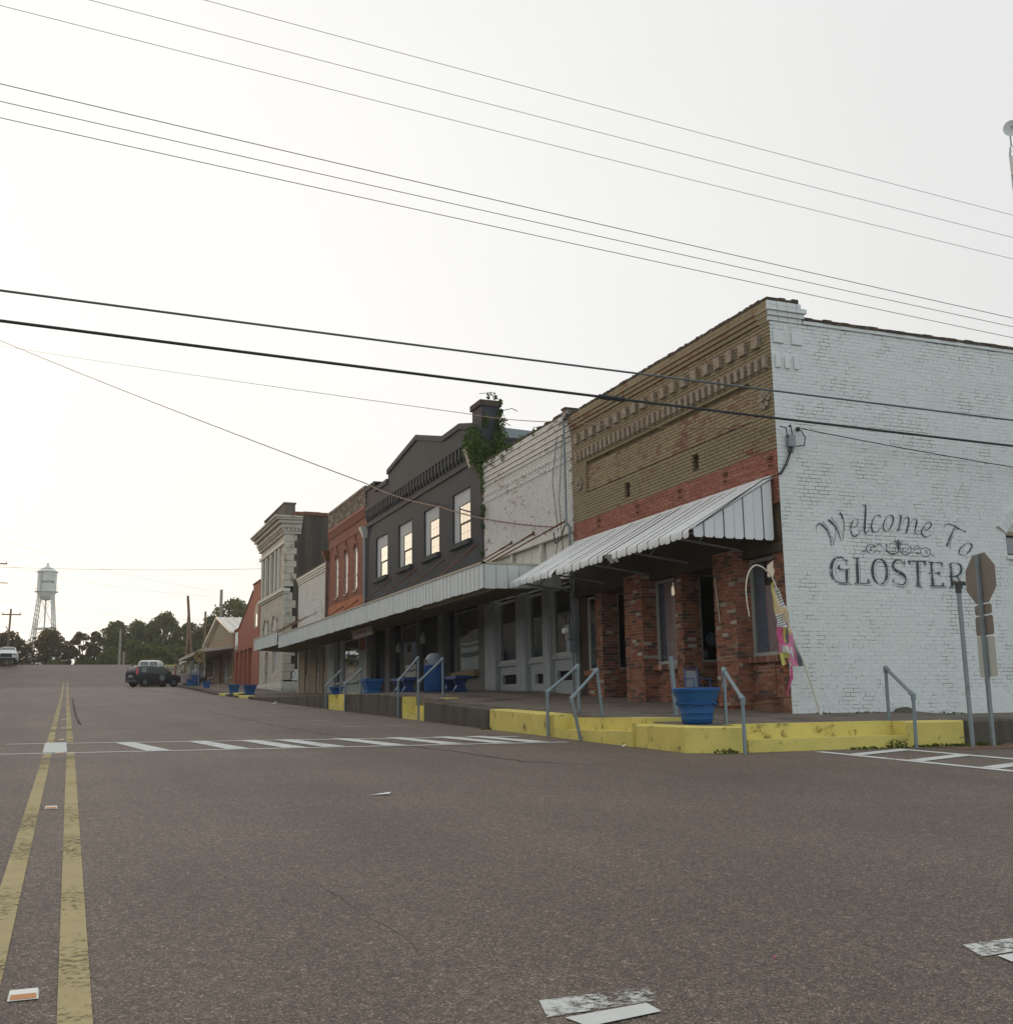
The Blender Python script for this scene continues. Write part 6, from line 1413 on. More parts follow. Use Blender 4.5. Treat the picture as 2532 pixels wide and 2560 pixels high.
litter('tiny white scrap at the foot of the yellow kerb', 8.0, 15.2, rz_(15.2) + .005, [(-.03, -.03, 0), (.03, -.02, .03), (.03, .03, .03), (-.02, .03, 0)])
litter('tiny red scrap on the asphalt near the bottom right', 2.62, 3.78, rz_(3.78) + .004, [(-.008, -.008, 0), (.01, -.004, .006), (.008, .008, .006), (-.004, .008, 0)], 'flag_deep')
mb = MB(); rr = random.Random(8); mb.lathe([(.16, 0), (.17, .05), (.12, .12), (.03, .15)], (13.75, 15.5, .86), 9, sx=1.3)
mb.v = [(x + rr.uniform(-.02, .02), y + rr.uniform(-.02, .02), z) for x, y, z in mb.v]; o = build('stone', mb, M['curb_grey'], None, 30); o['label'] = 'dark stone lying against the foot of the white wall'; o['category'] = 'stone'
def weed(label, x, y, z, r_, n, h, grp='weeds growing along the kerb and wall', seed=0):
    rr = random.Random(seed); mb = MB()
    for k in range(n):
        a = rr.uniform(0, 6.28); q = r_ * math.sqrt(rr.random()); px, py = x + q * math.cos(a) * 1.6, y + q * math.sin(a) * .5; pz_ = z + rr.random() * h * (1 - q / r_ * .6); s_ = rr.uniform(.015, .035)
        u = Vector((rr.uniform(-1, 1), rr.uniform(-1, 1), rr.uniform(-.3, 1))).normalized() * s_; v = u.cross(Vector((rr.uniform(-1, 1), rr.uniform(-1, 1), rr.uniform(-1, 1)))).normalized() * s_ * .6; c_ = Vector((px, py, pz_))
        mb.quad(c_ - u, c_ + v, c_ + u, c_ - v, 0, rr.uniform(.02, 1))
    for k in range(max(3, n // 14)):
        a = rr.uniform(0, 6.28); q = r_ * .6 * rr.random(); mb.tube([(x + q * math.cos(a) * 1.3, y + q * math.sin(a) * .4, z), (x + q * math.cos(a) * 1.5, y + q * math.sin(a) * .5, z + h * .7)], .004, 3, False, 0, .2)
    o = build('weed', mb, M['weed']); o['label'] = label; o['category'] = 'weed'; o['group'] = grp
for i, (l, x, y, z, r_, n, h) in enumerate((('leafy weed at the right end of the long yellow step', 11.55, 13.24, .42, .13, 70, .17), ('low weeds under the yellow end block', 12.4, 13.26, .42, .35, 150, .05), ('weeds at the foot of the two sign posts', 13.05, 13.15, .42, .3, 130, .06), ('green tuft on the dirt beyond the stop sign post', 13.3, 12.35, .40, .16, 90, .05), ('small weeds at the bottom left corner of the white wall', 12.1, 15.62, .89, .22, 70, .07), ('row of weeds along the middle of the white wall foot', 12.9, 15.62, .87, .4, 160, .10), ('weeds along the white wall foot right of the stone', 14.6, 15.62, .86, .4, 110, .06), ('weed below the rail by the round planter', 8.6, 13.28, .42, .14, 60, .09), ('green tuft where the grey kerb meets the yellow', 8.02, 21.1, .66, .14, 50, .07), ('weeds in the alley beside the low white shop', 11.2, 62.9, 2.26, 1.2, 260, .25), ('low weeds between the long step and the kerb end', 11.0, 13.25, .42, .2, 60, .05))): weed(l, x, y, z, r_, n, h, seed=i)
# ================================================================ ivy
def leaf_cloud(mb, c, rad, n, s0, s1, rr, sq=(1, 1, 1), flat=None):
    for _ in range(n):
        d = Vector((rr.gauss(0, 1), rr.gauss(0, 1), rr.gauss(0, 1))).normalized() * (rr.random() ** .4)
        p = Vector((c[0] + d.x * rad * sq[0], c[1] + d.y * rad * sq[1], c[2] + d.z * rad * sq[2])); s_ = rr.uniform(s0, s1)
        u = Vector((rr.uniform(-1, 1), rr.uniform(-1, 1), rr.uniform(-1, 1))).normalized() * s_; v = u.cross(Vector((rr.uniform(-1, 1), rr.uniform(-1, 1), rr.uniform(-1, 1)))).normalized() * s_ * .62
        mb.quad(p - u, p + v * .9 - u * .2, p + u, p - v * .9 - u * .2, 0, min(1, max(.02, rr.gauss(.5, .25))))
t = thing('ivy', 'green ivy climbing the black chimney pier and the joint with the white shop', 'ivy', (XF, 30.4, 8.5))
mb = MB(); rr = random.Random(21)
for y, x, z, r_, n in ((31.0, 11.42, 9.35, .55, 420), (30.6, 11.38, 8.95, .55, 420), (31.5, 11.45, 9.25, .45, 300), (30.25, 11.5, 8.75, .40, 300), (30.42, 11.45, 8.4, .30, 160), (30.45, 11.5, 8.05, .2, 80), (30.50, 11.52, 7.7, .13, 30), (30.5, 12.05, 9.35, .5, 300), (30.4, 11.95, 9.05, .5, 320), (30.38, 12.08, 9.8, .3, 140), (30.42, 11.6, 9.85, .2, 70), (30.4, 12.12, 10.15, .11, 40), (30.4, 12.1, 10.5, .10, 22), (30.5, 11.95, 10.66, .12, 18), (30.6, 11.8, 10.72, .12, 14), (30.52, 11.5, 6.9, .10, 26), (30.5, 11.5, 6.55, .09, 22), (30.54, 11.5, 5.75, .09, 20), (30.2, 11.42, 7.0, .16, 40)): leaf_cloud(mb, (x, y, z), r_, n, .04, .075, rr, (.55, 1, 1))
build('ivy_leaves', mb, M['leaf_ivy'], t, kind='stuff')
mb = MB()
for pts in ([(11.5, 30.52, 5.4), (11.5, 30.55, 6.8), (11.48, 30.5, 8.0), (11.45, 30.6, 9.0)], [(11.7, 30.4, 9.0), (11.9, 30.4, 9.8), (12.1, 30.4, 10.5), (11.9, 30.5, 10.8), (11.6, 30.9, 10.85)], [(12.12, 30.4, 10.2), (12.4, 30.2, 10.25), (12.55, 30.1, 10.15)], [(12.1, 30.4, 9.9), (12.35, 30.2, 9.7)]): mb.tube(pts, .012, 4, False)
build('stem', mb, M['bark'], t)
t = thing('coping_plants', 'yellow green weeds rooted in the top of the white brick shop wall', 'weeds', (XF, 27, 8.4))
mb = MB()
for y in (30.3, 30.0, 29.7, 29.3, 28.9, 28.6, 28.3, 28.2, 27.9, 27.2, 26.2, 29.5): leaf_cloud(mb, (XF - .1, y, 8.42 + rr.uniform(-.15, .1)), rr.uniform(.10, .2), 44, .025, .05, rr, (.5, 1, .8))
build('weed_leaves', mb, M['weed'], t, kind='stuff')
mb = MB(); mb.hexa([(11.42, 31.45, 8.55), (11.55, 31.45, 8.55), (11.55, 31.35, 8.55), (11.42, 31.35, 8.55), (11.28, 31.62, 9.2), (11.55, 31.62, 9.2), (11.55, 31.25, 9.2), (11.28, 31.25, 9.2)]); build('rain_hopper', mb, M['trim_light'], t3)
t = thing('rear_shed', 'tan rear wall with pale metal roof edge showing behind the white shop', 'building', (14, 36, 5))
mb = MB(); mb.box((13.2, 33.4, 5), (18.5, 33.9, 10.05)); build('wall', mb, M['tan_store'], t)
mb = MB(); mb.prism([(12.6, 33.3, 10.25), (13.3, 33.3, 10.02), (15.4, 33.3, 9.98), (15.4, 33.3, 10.42), (12.7, 33.3, 10.52)], (0, .8, 0)); build('roof_edge', mb, M['post'], t)
mb = MB(); mb.box((15.3, 33.2, 9.9), (15.8, 33.7, 10.5)); build('chimney', mb, M['b4_brick'], t)

# ================================================================ overhead wires
def wire(label, pts, r_, m='wire', sag=0.0, n=24, extra=None):
    """span between supports outside the picture"""
    t = thing('overhead_wire', label, 'wire', pts[0], group='overhead wires crossing the street')
    P = []
    for (a, b) in zip(pts, pts[1:]):
        a, b = Vector(a), Vector(b)
        for i in range(n): f = i / n; q = a.lerp(b, f); q.z -= sag * 4 * f * (1 - f); P.append(q)
    P.append(Vector(pts[-1])); mb = MB(); mb.tube(P, r_, 6); build('strand', mb, M[m], t, 80)
    for f in (extra or []):
        i = int(f * len(P)); mb = MB(); mb.tube([P[i], P[i + 1] * .5 + P[i] * .5], r_ * 1.9, 6); build('splice', mb, M[m], t)
def span(a, b, ext=9):
    a, b = Vector(a), Vector(b); d = (b - a) / (b.x - a.x); return tuple(a - d * ext), tuple(b + d * ext)
for l, a, b, r_, m, sg in (('topmost thin wire across the top of the sky', (1.32, 13, 10.09), (14.74, 13, 9.36), .0035, 'wire_brown', .05), ('second thin wire from the top of the sky', (-.04, 13, 9.75), (14.68, 13, 8.94), .0035, 'wire_brown', .05), ('third thin wire from the top of the sky', (-1.14, 13, 9.44), (14.63, 13, 8.54), .0035, 'wire_brown', .05),
        ('upper of the three middle wires over the corner building', (-1.12, 13.5, 8.72), (15.05, 13.5, 7.71), .0055, 'wire_brown', .06), ('middle of the three middle wires over the corner building', (-1.11, 13.5, 8.49), (15.03, 13.5, 7.55), .005, 'wire_brown', .06), ('lowest of the three middle wires, just clear of the corner parapet', (-1.1, 13.5, 8.27), (15.0, 13.5, 7.34), .005, 'wire_brown', .05),
        ('upper thick cable crossing the tan front and white wall', (-1.02, 14.3, 6.37), (15.68, 14.3, 6.12), .016, 'wire_grey', .05), ('lower and thickest black cable crossing the tan front and white wall', (-1.0, 14.3, 5.98), (15.62, 14.3, 5.64), .021, 'wire', .06)):
    p, q = span(a, b); p = (p[0], p[1], p[2] + sg); q = (q[0], q[1], q[2] + sg); wire(l, [p, q], r_, m, sg * 2.0, 40, [.5] if r_ > .02 else None)
wire('drooping twisted service drop from far left down to the white shop', [(-6.0, 87.8, 29.3), (11.4, 44.3, 10.62), (11.35, 34.0, 7.75), (11.3, 24.9, 5.62)], .022, 'wire_brown', .12)
wire('thin straight cable from far left past the ivy chimney to the corner', [(-6, 88.2, 29.0), (11.2, 30.33, 9.98), (11.4, 24.15, 8.2), (11.4, 15.7, 5.95)], .011, 'wire_brown', .06)
wire('sagging thin wire crossing the right part of the white wall', [(11.98, 15.55, 5.94), (17.0, 15.55, 5.57), (22, 15.5, 5.3)], .009, 'wire', .02)
wire('level dark wire behind the water tower top', [(-30, 118, 16.5), (30, 100, 15.0)], .016, 'wire_brown', 1.2)
for i, (za, zb, l) in enumerate(((21.2, 13.2, 'upper faint wire sloping right across the low left sky'), (18.2, 12.6, 'lower faint wire sloping right across the low left sky'), (14.2, 10.2, 'faint wire running down to the trees at the left'), (11.2, 9.8, 'faintest low wire in front of the far trees'))):
    wire(l, [(-12, 125, za), (13, 112, zb)], .009, 'wire_grey', .8)

# ================================================================ poles
def pole(label, x, y, z0, z1, r_, m='pole_wood', arm=None, lean=0.0, extra=None):
    t = thing('utility_pole', label, 'pole', (x, y, z0), group='wooden poles by the railway')
    mb = MB(); mb.tube([(x, y, z0 - 1), (x + lean, y, z1)], [r_, r_ * .72], 8); build('shaft', mb, M[m], t, 60)
    for (zz, xl, xr) in arm or []:
        mb = MB(); mb.box((x + lean + xl, y - .07, zz - .06), (x + lean + xr, y + .07, zz + .06)); build('crossarm', mb, M['pole_wood'], t)
        for q in (xl + .1, xr - .1): mb = MB(); mb.tube([(x + lean + q, y, zz + .06), (x + lean + q, y, zz + .24)], .04, 5); build('insulator', mb, M['sash'], t)
    for e in extra or []:
        mb = MB(); mb.tube(e, .05, 5); build('lamp_arm', mb, M['pole_wood'], t)
    return t
pole('tall pole with crossarm and lamp at the far left edge', -7.2, 124, 6.2, 17.6, .2, arm=[(16.75, -1.2, 1.0)], lean=-.1, extra=[[(-7.3, 124, 14.6), (-6.7, 124, 14.75)], [(-6.75, 124, 14.75), (-6.15, 124, 14.72)]])
pole('slim pole with a low crossarm left of the water tower', -5.85, 124.5, 6.2, 12.1, .13, arm=[(11.5, -.85, 1.0)], lean=.15, extra=[[(-5.9, 124.5, 9.9), (-6.05, 124.5, 10.3)]])
pole('pale pole before the middle of the tree line', 5.38, 129, 6, 10.4, .16, 'pole_pale'); pole('short pale pole with a stub arm at the middle trees', 5.85, 129.5, 6, 7.95, .14, 'pole_pale', arm=[(7.62, 0, .6)])
pole('leaning tall pole of the crossed pair beyond the parked cars', 11.55, 112, 5.2, 12.6, .17, lean=-.72); pole('shorter pole of the crossed pair beyond the parked cars', 10.78, 111.5, 5.2, 11.2, .13, lean=.12)
pole('pole with dark crossarm left of the tan gable', 12.7, 113, 5.2, 11.15, .14, arm=[(9.8, -.6, .5)]); pole('bare pole rising behind the tan gable roof', 14.2, 113, 5.2, 13.4, .2, 'pole_pale')
# railway warning sign
t = thing('railway_sign', 'round faded yellow railway warning sign with a black cross', 'traffic sign', (8.45, 78, 2.75))
mb = MB(); mb.tube([(8.45, 78.05, 2.6), (8.45, 78.05, 5.2)], .035, 8); build('post', mb, M['post'], t, 60)
mb = MB(); mb.lathe([(.40, 0), (.40, .02)], (8.45, 78, 4.96), 28, axis='y'); dk = build('disc', mb, mat('faded_sign_yellow', (.29, .20, .085), .6, .3, var=.1, vs=4), t)
mb = MB()
for s_ in (-1, 1): mb.prism([(8.45 + s_ * (a - b) * .7071, 77.994 - (s_ + 1) * .0012, 4.96 + (a + b) * .7071) for a, b in ((-.39, -.035), (.39, -.035), (.39, .035), (-.39, .035))], (0, -.004, 0))
build('cross', mb, M['black'], dk)
for x in (8.11, 8.62):
    text_part('letter', 'R', .24, M['black'], dk, Matrix.Translation((x, 77.99, 4.89)) @ Matrix(((1, 0, 0, 0), (0, 0, -1, 0), (0, 1, 0, 0), (0, 0, 0, 1))))

# ================================================================ water tower
tx, ty = -5.8, 300.0
t = thing('water_tower', 'silver white water tower with conical roof on four legs, lettered GLOSTER', 'water tower', (tx, ty, 5))
mb = MB(); mb.lathe([(2.32, 32.1), (2.32, 37.1)], (tx, ty, 0), 28); build('tank', mb, M['tank'], t, 40)
mb = MB(); mb.lathe([(2.62, 37.05), (2.62, 37.2), (.28, 38.75), (.24, 39.1), (.32, 39.15), (.32, 39.4), (.05, 39.45)], (tx, ty, 0), 28); build('roof', mb, M['tank'], t, 40)
mb = MB(); mb.lathe([(.1, 29.8), (1.1, 30.05), (1.75, 30.65), (2.15, 31.3), (2.3, 32.1)], (tx, ty, 0), 28); build('bowl', mb, M['tank'], t, 60)
mb = MB(); mb.lathe([(2.3, 32.0), (2.85, 32.0), (2.85, 32.12), (2.3, 32.12)], (tx, ty, 0), 28)
mb.tube([(tx + 2.83 * math.cos(a), ty + 2.83 * math.sin(a), 33.0) for a in [k * math.pi / 14 for k in range(29)]], .025, 4)
for k in range(14): a = k * math.pi / 7; mb.tube([(tx + 2.83 * math.cos(a), ty + 2.83 * math.sin(a), 32.1), (tx + 2.83 * math.cos(a), ty + 2.83 * math.sin(a), 33.0)], .02, 4)
build('balcony', mb, M['tank'], t)
LG = []
for k in range(4):
    a = R(40 + 90 * k); c_, s_ = math.cos(a), math.sin(a); T, B = Vector((tx + 2.1 * c_, ty + 2.1 * s_, 32)), Vector((tx + 5.3 * c_, ty + 5.3 * s_, 5)); LG.append((T, B)); mb = MB()
    for o in (-.22, .22): mb.tube([T + Vector((o, 0, 0)), B + Vector((o * 1.4, 0, 0))], .17, 6)
    for i in range(24): q = T.lerp(B, i / 23); mb.box(q - Vector((.3, .04, .16)), q + Vector((.3, .04, .16)))
    build('leg', mb, M['tank'], t)
mb = MB()
for z in (22.7, 12.9):
    for (T, B), (T2, B2) in zip(LG, LG[1:] + LG[:1]): f = (32 - z) / 27; mb.tube([T.lerp(B, f), T2.lerp(B2, f)], .17, 5)
build('strut', mb, M['tank'], t)
mb = MB()
for z0, z1 in ((31, 22.7), (22.7, 12.9)):
    for (T, B), (T2, B2) in zip(LG, LG[1:] + LG[:1]):
        mb.tube([T.lerp(B, (32 - z0) / 27), T2.lerp(B2, (32 - z1) / 27)], .055, 4); mb.tube([T2.lerp(B2, (32 - z0) / 27), T.lerp(B, (32 - z1) / 27)], .055, 4)
build('brace_rod', mb, M['tank'], t)
mb = MB(); mb.tube([(tx, ty, 29.8), (tx, ty, 5)], .2, 8); build('riser_pipe', mb, M['tank'], t)
mb = MB(); mb.tube([(tx - 1.4, ty - 1.95, 32), (tx - 1.4, ty - 1.95, 37.2)], .05, 4); mb.tube([(tx - 1.15, ty - 2.05, 32), (tx - 1.15, ty - 2.05, 37.2)], .05, 4); build('ladder', mb, M['post'], t)
for i, ch in enumerate('GLOSTER'):
    a = R(-90 + 8 + (i - 3) * 11)
    xa = Vector((-math.sin(a), math.cos(a), 0)); nn = Vector((math.cos(a), math.sin(a), 0))
    m4 = Matrix((xa, Vector((0, 0, 1)), nn)).transposed().to_4x4(); text_part('letter', ch, .80, M['letter_far'], t, Matrix.Translation(Vector((tx, ty, 34.2)) + nn * 2.34) @ m4, 'CENTER', .02, .02)
# ================================================================ antenna mast at the right edge
ax_, ay = 68.6, 60.0
t = thing('antenna_mast', 'slim lattice radio mast with a round dish and a panel aerial at the right edge', 'antenna mast', (ax_, ay, 2))
L3 = [Vector((.33 * math.cos(R(80 + 120 * k)), .33 * math.sin(R(80 + 120 * k)), 0)) for k in range(3)]
for v_ in L3:
    mb = MB(); mb.tube([Vector((ax_, ay, 2)) + v_, Vector((ax_, ay, 44.6)) + v_, Vector((ax_, ay, 45.3))], .035, 5); build('mast_leg', mb, M['post'], t)
mb = MB()
for k in range(62):
    z = 8 + k * .6
    for i in range(3): mb.tube([Vector((ax_, ay, z)) + L3[i], Vector((ax_, ay, z + .3)) + L3[(i + 1) % 3], Vector((ax_, ay, z + .6)) + L3[i]], .014, 4, False)
build('lattice', mb, M['post'], t)
mb = MB(); prof = [(.02, 0), (.45, .05), (.75, .14), (.9, .22), (.92, .22), (.78, .12), (.45, .01), (.02, -.04)]
mb.lathe([(r_ * .70, z * .7) for r_, z in prof], (0, 0, 0), 24); rot = Vector((-.72, -.66, -.2)).to_track_quat('Z', 'Y').to_matrix()
mb.v = [tuple(rot @ Vector(p) + Vector((ax_ - .1, ay - .3, 46.5))) for p in mb.v]; build('dish', mb, M['tank'], t, 50)
mb = MB(); f0 = rot @ Vector((0, 0, .0)) + Vector((ax_ - .1, ay - .3, 46.5)); f1 = rot @ Vector((0, 0, .6)) + Vector((ax_ - .1, ay - .3, 46.5)); mb.tube([f0, f1], .04, 5); mb.sphere(f1, .1, 6); mb.tube([(ax_, ay, 45.3), (ax_, ay, 46.2)], .06, 6); build('feed_horn', mb, M['post'], t)
mb = MB(); mb.tube([(ax_ - .62, ay - .4, 42.3), (ax_ - .66, ay - .4, 43.9)], .13, 8); build('panel_aerial', mb, M['sign_pale'], t, 60)
mb = MB(); mb.box((ax_ - .38, ay - .35, 42.7), (ax_ - .18, ay - .1, 43.3)); mb.tube([(ax_ - .6, ay - .4, 42.6), (ax_, ay, 42.6)], .04, 5); mb.tube([(ax_ - .6, ay - .4, 43.5), (ax_, ay, 43.5)], .04, 5); mb.tube([(ax_ - .5, ay - .2, 44.1), (ax_ + .4, ay, 44.2)], .04, 5); build('bracket', mb, M['post'], t)

# ================================================================ vehicles
def loft(sections, nring=None):
    mb = MB(); n = None
    for s_ in sections:
        mb.v += s_; n = len(s_)
    for i in range(len(sections) - 1):
        for j in range(n): mb.f.append([i * n + j, i * n + (j + 1) % n, (i + 1) * n + (j + 1) % n, (i + 1) * n + j]); mb.m.append(0); mb.r.append(0)
    mb.f += [list(range(n))[::-1], list(range((len(sections) - 1) * n, len(sections) * n))]; mb.m += [0, 0]; mb.r += [0, 0]; return mb
def ring(x, zb, w_, zbelt, wr, zt):
    h = [(w_ * .86, zb), (w_ * .98, zb + .12), (w_, zb + (zbelt - zb) * .55), (w_ * .97, zbelt), ((w_ * .97 * .25 + wr * .75) , zbelt + (zt - zbelt) * .72), (wr * .97, zt - (zt - zbelt) * .06), (wr * .7, zt)]
    return [(x, y, z) for y, z in h] + [(x, -y, z) for y, z in h[::-1]]
def at_ring(S, x):
    for a, b in zip(S, S[1:]):
        if a[0] <= x <= b[0]: f = (x - a[0]) / (b[0] - a[0]); return [a[i] + (b[i] - a[i]) * f for i in range(6)]
def vehicle(name, label, cat, loc, rz, S, paint, glass, side_wins, front_win, rear_win, wheels, wr_=.36, pitch=0.0):
    t = thing(name, label, cat, loc, rz); t.rotation_euler.y = -pitch
    b_ = build('body', loft([ring(*s_) for s_ in S]), paint, t, 38, local=True)
    sub = b_.modifiers.new('round', 'SUBSURF'); sub.levels = sub.render_levels = 1
    def side_pt(x, f, sg, o=.012):
        _, zb, w_, zbelt, wr2, zt = at_ring(S, x); z0, z1 = zbelt + .03, zt - (zt - zbelt) * .12
        y0, y1 = w_ * .965, (w_ * .97 * .12 + wr2 * .88); return Vector((x, sg * (y0 + (y1 - y0) * f + o), z0 + (z1 - z0) * f))
    for sg in (-1, 1):
        for q in side_wins:
            mb = MB(); mb.add([side_pt(x, f, sg) for x, f in q], [tuple(range(len(q)))]); build('side_window', mb, glass, t, local=True)
    for pts, nm in ((front_win, 'windscreen'), (rear_win, 'rear_window')):
        for q in pts: mb = MB(); mb.add(q, [tuple(range(len(q)))]); build(nm, mb, glass, t, local=True)
    for x in wheels:
        for sg in (-1, 1):
            mb = MB(); mb.lathe([(wr_ * .62, -.11), (wr_ * .95, -.11), (wr_, -.07), (wr_, .07), (wr_ * .95, .11), (wr_ * .62, .11)], (x, sg * .80, wr_), 22, axis='y'); wh = build('wheel', mb, M['black'], t, 40, local=True)
            mb = MB(); mb.lathe([(wr_ * .62, -.02), (wr_ * .60, .015)], (x, sg * .885, wr_), 20, axis='y')
            mb2 = MB(); 
            for k in range(5):
                a = k * 2 * math.pi / 5; c_, s_ = math.cos(a), math.sin(a); o = sg * .915
                mb2.prism([(x + q * c_ - p * s_, o, wr_ + q * s_ + p * c_) for q, p in ((.04, -.035), (wr_ * .58, -.05), (wr_ * .58, .05), (.04, .035))], (0, .012 * sg, 0))
            build('rim', mb, M['sash'], wh, local=True); build('spokes', mb2, M['galv'], wh, local=True)
    return t, side_pt
def carpaint(n, c, r_=.28): return mat(n, c, r_, .5, .15, var=.03)
S_suv = [(0, .40, .80, .95, .68, 1.08), (.03, .34, .87, 1.03, .68, 1.22), (.12, .30, .90, 1.06, .64, 1.52), (.32, .28, .92, 1.07, .62, 1.74), (.8, .26, .925, 1.07, .61, 1.80), (1.7, .25, .925, 1.05, .61, 1.81), (2.35, .25, .925, 1.03, .61, 1.74), (2.75, .25, .925, 1.02, .63, 1.54), (3.3, .25, .92, 1.0, .72, 1.14), (3.7, .26, .91, .97, .74, 1.06), (4.05, .28, .90, .93, .74, .99), (4.25, .30, .88, .86, .72, .92), (4.33, .34, .80, .78, .66, .84)]
S_suv = [(a * .97, b, c * .97, d * .97, e, f * .965) for a, b, c, d, e, f in S_suv]
gl = M['car_glass']
rear = [[(.03, -.64, 1.14), (.03, .64, 1.14), (.25, .54, 1.60), (.25, -.54, 1.60)]]
wsc = [[(3.30, -.70, 1.13), (2.5, -.56, 1.67), (2.5, .56, 1.67), (3.30, .70, 1.13)]]
sv, sp = vehicle('parked_car', 'dark grey four-wheel-drive car parked nose to the kerb', 'car', (4.80, 93.4, rz_(94.4)), R(28), S_suv, carpaint('dark_car_paint', (.028, .028, .04)), gl, [[(.42, .2), (.95, .05), (.95, .86), (.65, .84)], [(1.02, .04), (1.80, .02), (1.80, .88), (1.02, .87)], [(1.88, .02), (2.85, .02), (2.4, .84), (1.88, .88)]], wsc, rear, (.78, 3.45), .36)
for sg in (-1, 1):
    mb = MB(); mb.hexa([(-.015, sg * .76, 1.0), (.05, sg * .90, .98), (.14, sg * .91, 1.05), (.02, sg * .77, 1.12), (.13, sg * .68, 1.50), (.17, sg * .735, 1.48), (.22, sg * .74, 1.52), (.17, sg * .70, 1.55)]); build('tail_light', mb, mat('red_lamp', (.45, .02, .02), .25, .5), sv, local=True)
    mb = MB(); mb.box((4.05, sg * .55, .74), (4.31, sg * .80, .88)); build('headlight', mb, M['sign_pale'], sv, local=True)
    mb = MB(); mb.box((2.85, sg * .93, 1.06), (3.0, sg * 1.08, 1.20)); build('mirror', mb, M['black'], sv, local=True)
    mb = MB(); P = [sp(2.5 + .26 * math.cos(a) * 0 + .0, 0, sg) for a in (0,)]; c_ = Vector((2.3, sg * .945, .72))
    mb.lathe([(.24, 0), (.24, .004 * sg)], c_, 20, axis='y'); sealo = build('door_seal', mb, M['grey_plastic'], sv, local=True)
    mb = MB()
    for k in range(6):
        a = k * math.pi / 3 + .26; mb.prism([(c_.x + q * math.cos(a + p), c_.y + sg * .006, c_.z + q * math.sin(a + p)) for q, p in ((.03, -.6), (.19, 0), (.03, .6))], (0, sg * .003, 0))
    mb.tube([(c_.x + .21 * math.cos(a), c_.y + sg * .006, c_.z + .21 * math.sin(a)) for a in [k * math.pi / 10 for k in range(21)]], .012, 4); build('seal_star', mb, M['sign_pale'], sealo, local=True)
mb = MB(); mb.box((-.03, -.26, .78), (.0, .26, .92)); build('number_plate', mb, M['sign_pale'], sv, local=True)
mb = MB(); mb.box((-.02, -.8, .44), (.05, .8, .54)); mb.box((-.045, -.6, .66), (-.01, .6, .71)); build('bumper_trim', mb, M['grey_plastic'], sv, local=True)
# white van behind it
S_van = [(0, .5, .88, 1.12, .80, 1.3), (.06, .42, .95, 1.15, .84, 1.9), (.2, .4, .98, 1.16, .84, 2.06), (2.5, .4, .99, 1.16, .85, 2.10), (3.9, .4, .99, 1.14, .84, 2.06), (4.25, .4, .98, 1.12, .82, 1.8), (4.75, .42, .95, 1.1, .78, 1.25), (5.4, .5, .88, .98, .74, 1.05)]
vn, _ = vehicle('white_van', 'white van parked beyond the dark car, only its rear showing', 'van', (6.45, 97.6, rz_(98.3) + .1), R(80), S_van, carpaint('white_van_paint', (.62, .60, .56)), gl, [[(3.3, .05), (4.2, .05), (4.1, .9), (3.3, .92)]], [[(4.72, -.72, 1.26), (4.3, -.66, 1.85), (4.3, .66, 1.85), (4.72, .72, 1.26)]], [[(-.01, -.74, 1.32), (-.01, -.05, 1.32), (.05, -.05, 1.88), (.05, -.68, 1.88)], [(-.01, .05, 1.32), (-.01, .74, 1.32), (.05, .68, 1.88), (.05, .05, 1.88)]], (1.0, 4.3), .37)
for y in (-.38, .38):
    mb = MB(); mb.tube([(-.03, y + .17 * math.cos(a), 1.55 + .17 * math.sin(a)) for a in [k * math.pi / 9 for k in range(19)]], .014, 4)
    for k in range(5): a = k * 2 * math.pi / 5 + .3; mb.prism([(-.03, y + q * math.cos(a + p), 1.55 + q * math.sin(a + p)) for q, p in ((.03, -.6), (.13, 0), (.03, .6))], (-.004, 0, 0))
    build('window_star', mb, M['sign_pale'], vn, local=True)
for sg in (-1, 1): mb = MB(); mb.box((-.02, sg * .82, 1.0), (.03, sg * .93, 1.5)); build('tail_light', mb, bpy.data.materials['red_lamp'], vn, local=True)
# white off-roader on the crest facing the camera
S_wx = [(0, .5, .80, .98, .70, 1.1), (.1, .38, .92, 1.08, .70, 1.5), (.4, .34, .97, 1.10, .66, 1.74), (2.2, .32, .99, 1.10, .66, 1.78), (2.9, .32, .99, 1.08, .66, 1.70), (3.7, .34, .98, 1.08, .76, 1.16), (4.4, .36, .96, 1.02, .80, 1.08), (4.75, .40, .90, .9, .78, .98), (4.9, .46, .82, .8, .7, .85)]
wx, _ = vehicle('white_car', 'white off-road car facing the camera on the road crest at far left', 'car', (-5.5, 121.5, rz_(120)), R(-90), S_wx, carpaint('white_car_paint', (.60, .60, .60)), gl, [[(.6, .1), (3.2, .05), (2.9, .85), (.7, .9)]], [[(3.66, -.74, 1.18), (2.98, -.62, 1.66), (2.98, .62, 1.66), (3.66, .74, 1.18)]], [[(.2, -.6, 1.2), (.2, .6, 1.2), (.4, .55, 1.6), (.4, -.55, 1.6)]], (.9, 3.9), .38)
mb = MB(); mb.box((4.78, -.52, .62), (4.92, .52, .98)); build('grille', mb, M['black'], wx, local=True)
mb = MB(); mb.box((4.75, -.85, .38), (4.93, .85, .55)); build('bumper', mb, M['black'], wx, local=True)
for sg in (-1, 1):
    mb = MB(); mb.box((4.6, sg * .56, .80), (4.86, sg * .90, .98)); build('headlight', mb, M['galv'], wx, local=True)
    mb = MB(); mb.box((3.1, sg * 1.0, 1.1), (3.3, sg * 1.2, 1.26)); build('mirror', mb, M['white'], wx, local=True)

